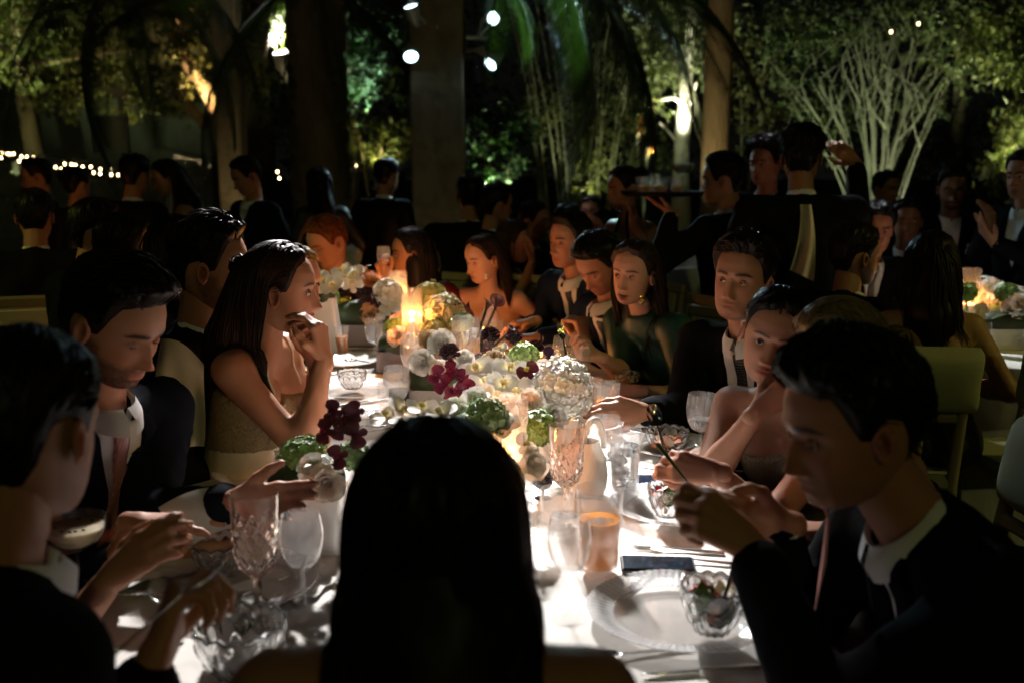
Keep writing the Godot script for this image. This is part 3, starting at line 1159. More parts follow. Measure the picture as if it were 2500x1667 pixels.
			if o.has("tie"):
				var tm2 := MB.new()
				rows = []
				var tl: float = o.get("tie_len", .40) * s
				var sway: float = o.get("tie_sway", 0.0)
				for i in 14:
					var t := i / 13.0
					var hw: float = (lerpf(.021, .014, t / .12) if t < .12 else lerpf(.015, .036, (t - .12) / .80)) * s
					if t > .92: hw *= (1.0 - (t - .92) / .08 * .95)
					rows.append([lerpf(.012, tl, t), -hw + sway * t * t, hw + sway * t * t])
				conform(tm2, tj, K, fr, rows, 7, .015, Color.WHITE, .004)
				wpart(root, "tie", tm2, o.tie)
			if o.get("bow", false):
				var bm := MB.new()
				for sd: float in [-1.0, 1.0]:
					bm.tube(PackedVector3Array([N + chf * .085 + up * .008, N + chf * .085 + side * sd * .03 + up * .01, N + chf * .08 + side * sd * .055 + up * .01]), PackedFloat32Array([.008, .02, .024]), 8, Color.WHITE, .4)
				wpart(root, "bow_tie", bm, M.black_wool)
			if o.get("flower", false):
				var bt := MB.new()
				var sd: float = o.get("flower_side", 1.0)
				var bo := cast(tj, K, fr.origin + side * sd * .088 * s - up * .16 * s + chf * .4, -chf) + chf * .016
				for i in 9:
					var a := rng.randf() * TAU
					bt.ball(bo + up * (.03 - i * .0075) + side * cos(a) * .006 + chf * rng.randf() * .006, Vector3(.006, .0055, .005), 5, 7)
				bt.tube(PackedVector3Array([bo + up * .03, bo - up * .045 + side * .006]), PackedFloat32Array([.002, .0015]), 5)
				wpart(root, "boutonniere", bt, M.ivory_petal)
		for w in ["L", "R"]:
			var ct := MB.new()
			var ax: Vector3 = (wr[w] - el[w]).normalized()
			var a0: Vector3 = el[w].lerp(wr[w], .84)
			ct.tube(PackedVector3Array([a0, wr[w] - ax * .030, wr[w] - ax * .012, wr[w] - ax * .010, wr[w] - ax * .03]), PackedFloat32Array([.034 * s, .034 * s, .0345 * s, .031 * s, .029 * s]), 18, Color.WHITE, .9, Vector3.UP, false)
			wpart(root, "shirt_cuff", ct, o.get("shirt", M.white_shirt))
	else:
		var db := []
		for b in torso:
			db.append([b[0], b[1], b[2] + .007, b[3] + .008])
		var clips := []
		var top: float = o.get("neckline", .115) * s
		if dressed in ["strapless", "straps", "halter"]:
			clips.append([C - up * top, (up + chf * (.15 if dressed != "halter" else -.2)).normalized()])
		if stand:
			db.append([hip, Vector3(hip.x, .25, hip.z), .15 * s, .22])
		else:
			for lg in [legs[0], legs[1], legs[3], legs[4]]:
				db.append([lg[0], lg[1], lg[2] + .02, lg[3] + .03])
		if dressed == "sleeves":
			for w in ["L", "R"]:
				var a: Array = armsets[w]
				db.append([a[0][0], a[0][1], .068 * s, .060 * s])
				if o.get("long_sleeves", false):
					db.append([el[w], el[w].lerp(wr[w], .85), .058 * s, .036 * s])
				db.append([C, a[0][0], .064 * s, .062 * s])
			db.append([N - up * .03, N + up * .02, .062 * s, .055 * s])
			clips.append([N + up * .03, up])
		var dm := MB.new()
		nets(dm, db, cell, K, Color.WHITE, clips, .004 if q < 2 else 0.0)
		wpart(root, "dress", dm, o.get("dress", M.satin))
		if o.get("lace", false):
			var lm := MB.new()
			var lb := []
			for b in torso: lb.append([b[0], b[1], b[2] + .011, b[3] + .012])
			nets(lm, lb, cell, K, Color.WHITE, [[C - up * (top - .012), clips[0][1]], [C - up * (top + .14), (-up + chf * .12).normalized()]], .004)
			wpart(root, "lace_bodice", lm, M.gold_lace)
		if dressed == "straps" or dressed == "halter":
			for sd: float in [-1.0, 1.0]:
				var sb := MB.new()
				var line := PackedVector3Array()
				var rad := PackedFloat32Array()
				var all: Array = torso + neck
				for i in 13:
					var t := i / 12.0
					var a := lerpf(-.25, PI + .25, t)
					var xo: float = (.085 if dressed == "straps" else lerpf(.085, .03, sin(a))) * s
					var from := C - up * .06 * s + side * sd * xo
					var dd := (chf * cos(a) + up * sin(a)).normalized()
					line.append(cast(all, K, from + dd * .4, -dd) + dd * .003)
					rad.append(.004 if dressed == "straps" else .010)
				sb.tube(line, rad, 6)
				wpart(root, "strap", sb, o.get("dress", M.satin))
	root.set_meta("_N", N)
	return root
# ---------------------------------------------------------------- ground, columns, house, lamps
func setting() -> void:
	var g := MB.new()
	var pts := PackedVector3Array()
	for i in 40:
		for j in 40:
			var x := lerpf(-60, 60, j / 39.0)
			var z := lerpf(-100, 12, i / 39.0)
			pts.append(Vector3(x, .25 * fnoise.get_noise_2d(x * 1.5, z * 1.5) * smoothstep(-10, -22, z), z))
	g.grid(pts, 40, 40)
	struct("ground", g, M.lawn)
	# columns of the terrace
	column(Vector3(-.66, 0, -9.2), .235, 7.0, M.render_brown, "broad square brown column carrying four white spotlights behind the table")
	column(Vector3(-3.45, 0, -12.5), .15, 7.0, M.render_brown, "slim brown column behind the man in spectacles, beside the leaning lit trunk")
	house()

func column(at: Vector3, hw: float, h: float, m: Material, label: String) -> void:
	var t := thing("column", label, "column", at)
	var b := MB.new()
	b.box(Transform3D(Basis(), Vector3(0, h / 2 + .12, 0)), Vector3(hw * 2, h - .24, hw * 2), Color.WHITE, .018)
	part(t, "shaft", b, m)
	b = MB.new()
	b.box(Transform3D(Basis(), Vector3(0, .12, 0)), Vector3(hw * 2.3, .24, hw * 2.3), Color.WHITE, .015)
	part(t, "base", b, m)
	b = MB.new()
	b.box(Transform3D(Basis(), Vector3(0, h - .1, 0)), Vector3(hw * 2.4, .2, hw * 2.4), Color.WHITE, .015)
	part(t, "capital", b, m)

func house() -> void:
	# low garden house on the far left: pale wall above a dark timber beam, glazed doors under it
	var t := thing("house", "low garden house on the left with timber beam and dark glazed doors", "house", Vector3(-9.5, 0, -17))
	var b := MB.new()
	b.box(Transform3D(Basis(), Vector3(0, 3.55, -.3)), Vector3(9.4, 1.1, .4), Color.WHITE, .02)
	part(t, "upper_wall", b, M.plaster_ochre)
	b = MB.new()
	b.box(Transform3D(Basis(), Vector3(0, 2.82, .05)), Vector3(9.6, .36, .3), Color.WHITE, .02)
	part(t, "beam", b, M.dark_timber)
	b = MB.new()
	b.box(Transform3D(Basis(), Vector3(0, 2.9, -3.4)), Vector3(9.4, 5.6, .25), Color.WHITE)
	part(t, "back_wall", b, M.plaster_ochre)
	for i in 7:
		b = MB.new()
		b.box(Transform3D(Basis(), Vector3(-4.5 + i * 1.5, 1.32, -.05)), Vector3(.12, 2.64, .12), Color.WHITE, .008)
		part(t, "post", b, M.dark_timber)
		if i < 6:
			b = MB.new()
			b.box(Transform3D(Basis(), Vector3(-3.75 + i * 1.5, 1.32, -.08)), Vector3(1.36, 2.62, .012), Color.WHITE)
			part(t, "pane", b, M.pane)
	b = MB.new()
	b.box(Transform3D(Basis(), Vector3(0, 4.2, -1.8)), Vector3(10.2, .2, 4.6), Color.WHITE, .03)
	part(t, "roof", b, M.dark_timber)
	# drum shade hanging from the beam's end
	var o := on_z(267, 330, 11.5)
	var d := thing("drum_lamp", "large unlit white drum lampshade hanging at the left under the palms", "lamp", o)
	b = MB.new()
	b.lathe([Vector2(.185, -.20), Vector2(.205, .20), Vector2(.200, .20), Vector2(.180, -.20), Vector2(.185, -.20)], 36)
	part(d, "shade", b, M.lamp_cloth)
	b = MB.new()
	b.tube(PackedVector3Array([Vector3(0, .1, 0), Vector3(0, 2.6, 0)]), PackedFloat32Array([.008, .008]), 6)
	part(d, "cord", b, M.black_metal)
	b = MB.new()
	for k in 3:
		b.tube(PackedVector3Array([Vector3(0, .19, 0), Vector3(cos(k * TAU / 3) * .2, .19, sin(k * TAU / 3) * .2)]), PackedFloat32Array([.004, .004]), 5)
	part(d, "spider", b, M.black_metal)

# a stage lamp: tin, yoke, bright face, and a beam
func flood(at: Vector3, aim: Vector3, r: float, energy: float, cone: float, col: Color, label: String, glow := 6.0, yoke := Vector3.ZERO, soft := .06, group := "", blend := .4) -> Node3D:
	var t := thing("spotlight", label, "spotlight", at, 0, group)
	var z := (aim - at).normalized()
	var x := z.cross(Vector3.UP).normalized()
	var B := Basis(x, z, x.cross(z))      # local y points along the beam
	var b := MB.new()
	b.lathe([Vector2(0, -r * 3.0), Vector2(r * .45, -r * 2.9), Vector2(r * .62, -r * 2.4), Vector2(r * .98, -r * 1.1), Vector2(r * 1.06, .0), Vector2(r * 1.0, .012), Vector2(r * .97, -.004), Vector2(r * .9, -r * 1.0), Vector2(0, -r * 1.05)], 28)
	part(t, "can", b, M.grey_metal, Transform3D(B, Vector3.ZERO))
	b = MB.new()
	b.lathe([Vector2(0, -.012), Vector2(r * .96, -.010), Vector2(r * .96, -.004), Vector2(0, .004)], 28)
	var m := mt("lamp_glow_%d" % M.size(), Color(.8, .8, .8), .5, 0, {"emission_enabled": true, "emission": col, "emission_energy_multiplier": glow})
	part(t, "lamp_face", b, m, Transform3D(B, Vector3.ZERO))
	if yoke != Vector3.ZERO:
		b = MB.new()
		b.tube(PackedVector3Array([-z * r * 1.5 + x * r * 1.1, yoke]), PackedFloat32Array([.014, .014]), 6)
		b.tube(PackedVector3Array([-z * r * 1.5 - x * r * 1.1, yoke]), PackedFloat32Array([.014, .014]), 6)
		b.tube(PackedVector3Array([yoke - x * .1, yoke + x * .1]), PackedFloat32Array([.02, .02]), 8)
		part(t, "yoke", b, M.grey_metal)
	if energy > 0:
		var l := SpotLight3D.new()
		l.name = "beam"
		l.light_color = col
		l.light_energy = energy
		l.spot_angle = cone
		l.spot_angle_attenuation = blend
		l.spot_range = 40.0
		l.spot_attenuation = 2.0
		l.light_size = soft
		l.shadow_enabled = true
		t.add_child(l)
		l.position = z * .03
		l.basis = Basis.looking_at(z, Vector3.UP if absf(z.y) < .98 else Vector3.RIGHT)
	return t

func lamps() -> void:
	# floodlight on a pole well behind the camera, and a wash at the column's foot
	var fp := Vector3(4.5, 6.4, 12.0)
	var pole := thing("lamp_post", "tall post carrying a yellow-green garden floodlight behind the viewer", "lamp post", Vector3(fp.x, 0, fp.z + .3))
	var pb := MB.new()
	pb.tube(PackedVector3Array([Vector3.ZERO, Vector3(0, 6.6, 0)]), PackedFloat32Array([.06, .045]), 12)
	part(pole, "post", pb, M.black_metal)
	flood(fp, Vector3(.6, .8, -3.5), .12, 8, 34, Color(1.0, 1.0, .60), "yellow-green garden floodlight on the post behind the viewer", 8.0, Vector3(0, .1, .25), .2)
	for q in [[Vector3(4.4, 3.3, -2.4), Vector3(1.75, .85, -3.6), 1.9, "right"], [Vector3(-4.9, 3.1, -2.9), Vector3(-2.25, .85, -4.5), 2.4, "left"]]:
		var lp := thing("lamp_post", "slim post with a yellow-green lamp beyond the %s edge of the picture" % q[3], "lamp post", Vector3(q[0].x, 0, q[0].z - .25))
		var lb := MB.new()
		lb.tube(PackedVector3Array([Vector3.ZERO, Vector3(0, 3.4, 0)]), PackedFloat32Array([.04, .03]), 10)
		part(lp, "post", lb, M.black_metal)
		flood(q[0], q[1], .07, q[2], 20, Color(1.0, .97, .52), "yellow-green lamp on the slim post at the %s" % q[3], 6.0, Vector3(0, .05, -.22), .08, "", .6)
	uplight(Vector3(-.75, .1, -8.1), Vector3(-.66, 3.0, -9.2), .17, 34, Color(1.0, .86, .60), "small uplight at the foot of the broad column")
	uplight(Vector3(-3.2, .1, -11.6), Vector3(-3.45, 3.0, -12.5), 1.8, 30, Color(1.0, .86, .60), "small uplight at the foot of the slim column")
	var W := Color(.80, .97, 1.0)
	var c := Vector3(-.66, 0, -9.2)
	var four := "white spotlights clamped to the broad column"
	var p := on_z(1003, 138, 8.9)
	flood(p, p + Vector3(.1, -.62, .78) * 3.0, .062, 3, 12, W, "lower left of the four spotlights on the broad column, its round face full on", 9.0, Vector3(.12, .16, -.12), .06, four)
	p = on_z(1198, 157, 8.9)
	flood(p, p + Vector3(-.52, -.55, .62) * 3.0, .060, 3, 14, W, "lower right of the four spotlights on the column, tilted down", 9.0, Vector3(-.14, .13, -.1), .06, four)
	p = on_z(1003, 17, 8.9)
	flood(p, p + Vector3(-.22, .85, .46) * 3.0, .062, 24, 22, W, "upper left of the four spotlights on the column, pointing up", 9.0, Vector3(.14, -.16, -.12), .06, four)
	p = on_z(1204, 45, 8.9)
	flood(p, on_z(1300, 40, 8.15), .056, 9, 28, W, "upper right of the four spotlights on the column, thin and pointing up", 9.0, Vector3(-.14, -.15, -.1), .06, four)
	# pin spots higher up on the same column, over the frame: they light the long table
	var pins := "small pin spots high on the column aimed at the long table"
	var S := Color(1.0, .985, .97)
	flood(Vector3(-.95, 5.9, -8.85), Vector3(.20, .75, -1.85), .06, PIN * 2.3, 3.3, S, "pin spot high on the column aimed at the near right plates", 5.0, Vector3(.05, .1, -.12), .11, pins, .6)
	flood(Vector3(-.45, 5.9, -8.85), Vector3(.06, .95, -2.7), .06, PIN * 6.6, 3.4, S, "pin spot high on the column aimed at the middle flowers", 5.0, Vector3(-.05, .1, -.12), .11, pins, .7)
	flood(Vector3(-.66, 6.1, -8.85), Vector3(-.50, .8, -3.8), .06, PIN * 2.2, 4.6, S, "pin spot high on the column aimed at the far flowers", 5.0, Vector3(0, .1, -.12), .11, pins, .8)
	flood(Vector3(-.66, 5.6, -8.85), Vector3(-.42, .75, -2.0), .06, PIN * 3.0, 3.9, S, "pin spot high on the column aimed at the near left plates", 5.0, Vector3(0, .1, -.12), .11, pins, .8)
const PIN := 62.0
# ---------------------------------------------------------------- garden
func leaf_mesh(l: float, w: float, col := Color.WHITE, fold := .25, droop := .18) -> MB:
	var b := MB.new()
	var pts := PackedVector3Array()
	for i in 5:
		var t := i / 4.0
		var hw := w * .5 * sin(PI * pow(t, .8)) + .0005
		var y := -droop * l * t * t
		for j in 3:
			var u := (j - 1.0)
			pts.append(Vector3(u * hw, y + absf(u) * hw * fold, l * t))
	b.grid(pts, 5, 3, false, col)
	return b

func scatter(root: Node3D, called: String, mesh: Mesh, xf: Array, cols: PackedColorArray) -> MultiMeshInstance3D:
	var mm := MultiMesh.new()
	mm.transform_format = MultiMesh.TRANSFORM_3D
	mm.use_colors = true
	mm.mesh = mesh
	mm.instance_count = xf.size()
	for i in xf.size():
		mm.set_instance_transform(i, xf[i])
		mm.set_instance_color(i, cols[i])
	var o := MultiMeshInstance3D.new()
	o.name = called
	o.multimesh = mm
	root.add_child(o, true)
	o.set_meta("kind", "stuff")
	return o

func rnd_dir(r: RandomNumberGenerator) -> Vector3:
	return Vector3(r.randfn(), r.randfn(), r.randfn()).normalized()

var leafm := {}
# crown: clumps [centre, radius, flatness]
func crown(root: Node3D, clumps: Array, count: int, lsize: float, col: Color, sd: int, kind := "broad") -> void:
	var r := RandomNumberGenerator.new()
	r.seed = sd
	if not leafm.has(kind):
		var b := leaf_mesh(1.0, .5) if kind == "broad" else leaf_mesh(1.0, .16, Color.WHITE, .2, .35)
		leafm[kind] = b.mesh()
		leafm[kind].surface_set_material(0, M.leaf)
	var xf := []
	var cc := PackedColorArray()
	var vol := 0.0
	for c in clumps: vol += pow(c[1], 2.0)
	for c in clumps:
		var n := int(count * pow(c[1], 2.0) / vol)
		var twigs := maxi(int(n / 14.0), 1)
		var sub := []
		for i in twigs:
			sub.append([(c[0] as Vector3) + rnd_dir(r) * (c[1] as float) * pow(r.randf(), .45) * Vector3(1, c[2], 1), rnd_dir(r)])
		for i in n:
			var tw: Array = sub[i % twigs]
			var p: Vector3 = tw[0] + (tw[1] as Vector3) * r.randf_range(-1.6, 1.6) * lsize + rnd_dir(r) * lsize * .9 * r.randf()
			var d: Vector3 = (rnd_dir(r) + (p - c[0]).normalized() * .6 + Vector3.DOWN * .35).normalized()
			var up := (rnd_dir(r) * .7 + Vector3.UP).normalized()
			var x := up.cross(d).normalized()
			var s := lsize * r.randf_range(.6, 1.25)
			xf.append(Transform3D(Basis(x, d.cross(x), d) * Basis.from_scale(Vector3.ONE * s), p))
			var v := r.randf_range(.55, 1.5)
			cc.append(Color(col.r * v * r.randf_range(.85, 1.25), col.g * v, col.b * v * r.randf_range(.7, 1.2)))
	scatter(root, "crown", leafm[kind], xf, cc)

func limb(root: Node3D, called: String, pts: Array, r0: float, r1: float, m: Material, sides := 10) -> void:
	var p := PackedVector3Array()
	var rad := PackedFloat32Array()
	var n := pts.size()
	var segs := (n - 1) * 5
	for i in segs + 1:
		var t := float(i) / segs * (n - 1)
		var k := mini(int(t), n - 2)
		var f := t - k
		var a: Vector3 = pts[maxi(k - 1, 0)]
		var b: Vector3 = pts[k]
		var c: Vector3 = pts[k + 1]
		var d: Vector3 = pts[mini(k + 2, n - 1)]
		p.append(b.cubic_interpolate(c, a, d, f))
		var tt := float(i) / segs
		rad.append(lerpf(r0, r1, tt) * (1.0 + .10 * sin(tt * 23.0) * sin(tt * 9.0)) * (1.0 + .35 * pow(1 - tt, 8)))
	var mb := MB.new()
	mb.tube(p, rad, sides)
	part(root, called, mb, m)

func tree(called: String, label: String, base: Vector3, trunks: Array, clumps: Array, count: int, lsize: float, col: Color, m: Material, sd: int, kind := "broad", group := "") -> Node3D:
	var t := thing(called, label, "tree", base, 0, group)
	for q in trunks:
		var pts := []
		for p in q[0]: pts.append((p as Vector3) - base)
		limb(t, "trunk" if q[1] > .06 else ("branch" if q[1] > .022 else "stem"), pts, q[1], q[2], m)
	var cl := []
	for c in clumps: cl.append([(c[0] as Vector3) - base, c[1], c[2]])
	if count > 0: crown(t, cl, count, lsize, col, sd, kind)
	return t

func frond_mesh(L: float, n: int, ll: float, col: Color, droop: float) -> ArrayMesh:
	var b := MB.new()
	var line := PackedVector3Array()
	var rad := PackedFloat32Array()
	for i in 17:
		var t := i / 16.0
		var a := t * droop
		line.append(Vector3(0, -L * (1.0 - cos(a)) / droop, L * sin(a) / droop))
		rad.append(lerpf(.020, .004, t))
	b.tube(line, rad, 5, col * 1.2)
	for i in n:
		var t := lerpf(.10, .99, float(i) / (n - 1))
		var k := t * 16.0
		var a := line[int(k)].lerp(line[mini(int(k) + 1, 16)], k - int(k))
		var tang := (line[mini(int(k) + 1, 16)] - line[int(k)]).normalized() if k < 16 else Vector3.DOWN
		for s: float in [-1.0, 1.0]:
			var l := ll * (sin(PI * pow(t, .7)) * .85 + .18)
			var d := (tang * .8 + Vector3(s, 0, 0) * .8 - tang.cross(Vector3.RIGHT) * .1).normalized()
			var pts := PackedVector3Array()
			for q in 4:
				var u := q / 3.0
				var c := a + d * l * u + Vector3.DOWN * l * .35 * u * u
				var w := .011 * (1.0 - u * u) + .001
				pts.append(c - tang * w)
				pts.append(c + tang * w + Vector3(0, .004, 0))
			b.grid(pts, 4, 2, false, col * (.75 + .5 * absf(sin(i * 12.9 + s))))
	var m := b.mesh()
	m.surface_set_material(0, M.leaf)
	return m

var last_palm := ""
func palm(label: String, head: Vector3, trunk: bool, fronds: Array, sd: int, fm: ArrayMesh) -> void:
	var t := thing("palm_tree", label, "palm", Vector3(head.x, 0, head.z))
	last_palm = String(t.name)
	var h := Vector3(0, head.y, 0)
	if trunk:
		var mb := MB.new()
		var pts := PackedVector3Array()
		var R := 46
		for i in R:
			var y := h.y * i / (R - 1.0)
			for j in 16:
				var a := TAU * j / 16
				var rr := .27 + .05 * absf(fmod(i * .5 + (j % 4) * .25, 1.0)) + .03 * sin(j * 3.1 + i)
				pts.append(Vector3(cos(a) * rr, y, sin(a) * rr))
		mb.grid(pts, R, 16, true)
		part(t, "trunk", mb, M.bark)
	for f in fronds:      # [yaw deg, pitch deg, scale, roll]
		var B := Basis(Vector3.UP, deg_to_rad(f[0])) * Basis(Vector3.RIGHT, deg_to_rad(-f[1])) * Basis(Vector3.BACK, deg_to_rad(f[3]))
		inst(t, "frond", fm, null, Transform3D(B * Basis.from_scale(Vector3.ONE * f[2]), h))

func uplight(at: Vector3, aim: Vector3, energy: float, cone: float, col: Color, label: String) -> void:
	flood(at, aim, .06, energy * .70, cone, Color(col.r * .95, col.g * .98, col.b), label, 4.0, Vector3(0, -.12, 0), .05, "", .6)

func garden() -> void:
	var r := RandomNumberGenerator.new()
	r.seed = 77
	var olive := Color(.075, .085, .022)
	var green := Color(.048, .076, .034)
	var deep := Color(.02, .042, .014)
	# far hedge that closes the garden
	var hedge := thing("hedge", "dark mass of trees that closes the garden at the back", "hedge", Vector3(0, 0, -27))
	hedge.set_meta("kind", "stuff")
	var cl := []
	for i in 34:
		cl.append([Vector3(lerpf(-21, 21, i / 33.0), r.randf_range(1.0, 9.0), r.randf_range(-2.5, 1.5)), r.randf_range(1.6, 2.8), 1.0])
	crown(hedge, cl, 16000, .26, deep, 5)
	cl = []
	for i in 30:
		cl.append([Vector3(lerpf(-13, 13, i / 29.0), r.randf_range(.5, 6.5), r.randf_range(7.5, 9.5)), r.randf_range(.9, 1.6), 1.0])
	crown(hedge, cl, 12000, .15, Color(.03, .052, .018), 6)
	# ---- left: branches over the house
	var b := on_z(120, 400, 15.5)
	b.y = 0
	tree("garden_tree", "broad olive-lit tree over the low house at the far left", b, [[[b, b + Vector3(-.3, 2.5, 0), b + Vector3(-.2, 4.2, .2)], .16, .08], [[b + Vector3(-.3, 2.4, 0), on_z(40, 130, 15.2)], .05, .02], [[b + Vector3(-.3, 3.0, 0), on_z(330, 120, 15.2)], .05, .02]],
		[[on_z(30, 60, 15.0), .75, .8], [on_z(20, 150, 15.2), .6, .8], [on_z(150, 60, 15.5), .9, .8], [on_z(120, 230, 15.8), .8, .5], [on_z(300, 180, 15.5), .9, .7], [on_z(290, 40, 15.6), .9, .8], [on_z(420, 250, 15.2), .6, .5]], 7500, .08, olive, M.bark, 21)
	uplight(on_z(40, 400, 14.3), on_z(25, 80, 15.0), 20, 26, Color(.95, 1.0, .72), "uplight under the olive-lit tree at the far left")
	uplight(on_z(330, 400, 14.6), on_z(250, 130, 15.5), 4, 40, Color(1.0, .92, .62), "uplight between the house and the leaning trunk")
	# ---- leaning lit trunk
	b = on_z(545, 300, 13.2)
	var b0 := Vector3(b.x + .2, 0, b.z)
	tree("garden_tree", "tree with a warmly lit leaning trunk left of the slim column", b0,
		[[[b0, on_z(560, 420, 13.2), on_z(530, 290, 13.2), on_z(505, 225, 13.2), on_z(462, 165, 13.2), on_z(430, 90, 13.3), on_z(415, -60, 13.4)], .125, .06],
		[[on_z(560, 400, 13.2), on_z(566, 290, 13.1), on_z(552, 190, 13.0), on_z(540, 100, 13.0), on_z(530, 10, 13.0), on_z(525, -60, 13.0)], .065, .03],
		[[on_z(500, 300, 13.3), on_z(470, 270, 13.4), on_z(420, 200, 13.5)], .08, .05]],
		[[on_z(430, 130, 13.1), .38, 1.0], [on_z(460, 200, 13.0), .20, 1.0], [on_z(440, 60, 13.2), .5, .9], [on_z(420, 250, 13.1), .25, .7], [on_z(490, 20, 13.2), .6, .8], [on_z(640, 190, 12.9), .28, .8]], 2300, .075, olive, M.bark, 31)
	uplight(on_z(548, 330, 12.7), on_z(480, 190, 13.2), 26, 17, Color(1.0, .80, .55), "warm uplight at the foot of the leaning trunk")
	# ---- blazing lamp in the leaves
	var p := on_z(688, 128, 11.8)
	flood(p, p + Vector3(-.15, 1.0, .45), .11, 16, 60, Color(1, 1, .96), "blazing white floodlight among leaves left of the broad column, tilted up", 14.0, Vector3(0, -.3, -.3), .1)
	tree("climbing_plant", "white-lit leaves and twigs round the blazing floodlight", Vector3(p.x, 0, p.z - .3), [[[Vector3(p.x, 0, p.z - .3), Vector3(p.x + .1, 2.0, p.z - .3), Vector3(p.x + .05, 3.4, p.z - .2), Vector3(p.x - .05, 4.2, p.z - .1)], .03, .012], [[on_z(645, 140, 11.7), on_z(655, 90, 11.6), on_z(642, 60, 11.6), on_z(665, 30, 11.7), on_z(668, -20, 11.7)], .012, .008]],
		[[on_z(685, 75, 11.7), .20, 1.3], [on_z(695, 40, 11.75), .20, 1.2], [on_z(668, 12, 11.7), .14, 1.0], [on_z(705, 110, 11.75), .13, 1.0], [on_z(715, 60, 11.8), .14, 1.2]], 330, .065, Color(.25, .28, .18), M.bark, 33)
	# ---- middle: lit green between the two columns
	b = on_z(850, 380, 15.5)
	b.y = 0
	tree("garden_tree", "cool green-lit bushy tree left of the broad column", b, [[[b, b + Vector3(.1, 2.0, 0), b + Vector3(0, 4.5, 0)], .09, .05], [[b + Vector3(.1, 1.6, 0), on_z(770, 180, 15.4)], .04, .02]],
		[[on_z(850, 120, 15.2), .55, 1.1], [on_z(870, 210, 15.1), .42, 1.0], [on_z(920, 60, 15.4), .5, 1.0], [on_z(960, 180, 15.3), .45, 1.2], [on_z(780, 60, 15.6), .5, 1.0], [on_z(700, 220, 15.8), .5, .8]], 5000, .08, green, M.bark, 35)
	uplight(on_z(870, 395, 14.6), on_z(870, 130, 15.2), 40, 20, Color(.86, 1.0, .88), "cool uplight behind the guests left of the broad column")
	b = on_z(920, 430, 14.5)
	b.y = 0
	tree("shrub", "yellow-lit shrub low down left of the broad column", b, [[[b, on_z(930, 350, 14.5), on_z(935, 300, 14.4)], .03, .015], [[b, on_z(880, 350, 14.5), on_z(870, 310, 14.4)], .025, .012], [[b, on_z(975, 380, 14.5), on_z(985, 320, 14.4)], .025, .012]],
		[[on_z(890, 320, 14.4), .28, .7], [on_z(950, 310, 14.3), .3, .8], [on_z(985, 350, 14.3), .3, .9], [on_z(830, 340, 14.6), .3, .8], [on_z(700, 300, 14.8), .4, .8], [on_z(930, 380, 14.2), .35, .6]], 1900, .075, olive, M.bark, 36)
	uplight(on_z(925, 440, 13.9), on_z(925, 330, 14.4), 5, 38, Color(1.0, .97, .62), "uplight under the yellow-lit shrub")
	# ---- right of the column
	b = on_z(1215, 520, 13.5)
	b.y = 0
	tree("shrub", "large-leaved green shrub lit from below right of the broad column", b, [[[b, on_z(1200, 430, 13.5), on_z(1185, 330, 13.4)], .035, .015], [[b, on_z(1240, 430, 13.5), on_z(1250, 340, 13.4)], .03, .012]],
		[[on_z(1190, 330, 13.3), .34, 1.0], [on_z(1180, 430, 13.2), .26, .8], [on_z(1240, 380, 13.4), .3, .8], [on_z(1200, 460, 13.1), .2, .6], [on_z(1250, 300, 13.5), .35, .8]], 1500, .095, green, M.bark, 41)
	uplight(on_z(1215, 520, 12.8), on_z(1205, 380, 13.3), 7, 36, Color(.9, 1.0, .78), "uplight under the large-leaved shrub right of the column")
	# bamboo behind it
	var canes := []
	b = on_z(1420, 520, 14.5)
	b.y = 0
	for i in 18:
		var x := r.randf_range(-.55, .55)
		var o := b + Vector3(x, 0, r.randf_range(-.4, .3))
		var lean := x * 1.1 + r.randf_range(-.25, .25)
		canes.append([[o, o + Vector3(lean * .25, 1.3, 0), o + Vector3(lean * .7, 2.6, 0), o + Vector3(lean * 1.5, 4.0, r.randf_range(-.3, .3))], r.randf_range(.016, .024), .006])
	tree("bamboo", "clump of thin bamboo canes with yellow-green leaves in the middle distance", b, canes,
		[[on_z(1400, 330, 14.4), .7, .8], [on_z(1500, 350, 14.4), .6, .8], [on_z(1350, 270, 14.6), .6, .8], [on_z(1480, 230, 14.6), .8, .8], [on_z(1440, 420, 14.2), .5, .6]], 3600, .10, olive, M.cane, 43, "narrow")
	uplight(on_z(1430, 520, 13.6), on_z(1430, 330, 14.4), 4.5, 34, Color(1.0, 1.0, .78), "uplight in front of the bamboo clump")
	# big tree with the white trunk
	b = on_z(1672, 400, 14.8)
	var bw := Vector3(b.x - .03, 0, b.z)
	tree("garden_tree", "tree with a bright white-lit trunk behind the tray of drinks", bw,
		[[[bw, on_z(1664, 390, 14.8), on_z(1668, 300, 14.8), on_z(1672, 245, 14.8), on_z(1680, 150, 14.8), on_z(1690, 20, 14.8)], .135, .07],
		[[on_z(1670, 262, 14.8), on_z(1645, 240, 14.7), on_z(1600, 245, 14.6), on_z(1560, 225, 14.6)], .035, .012], [[on_z(1674, 262, 14.8), on_z(1690, 250, 14.7), on_z(1700, 200, 14.6)], .03, .012], [[on_z(1652, 345, 14.8), on_z(1630, 320, 14.7), on_z(1610, 300, 14.6)], .028, .01]],
		[[on_z(1640, 60, 14.6), .8, .9], [on_z(1600, 150, 14.5), .7, .8], [on_z(1700, 150, 15.2), .6, .8], [on_z(1560, 250, 14.6), .45, .8], [on_z(1620, 330, 14.9), .35, 1.0], [on_z(1540, 40, 14.8), .7, .8], [on_z(1700, 20, 15.0), .8, .8], [on_z(1590, 400, 14.6), .3, .8]], 8000, .075, Color(.06, .075, .025), M.pale_bark, 45)
	uplight(on_z(1668, 392, 14.25), on_z(1668, 200, 14.8), 16, 24, Color(1.0, .98, .84), "white uplight at the foot of the white-lit trunk")
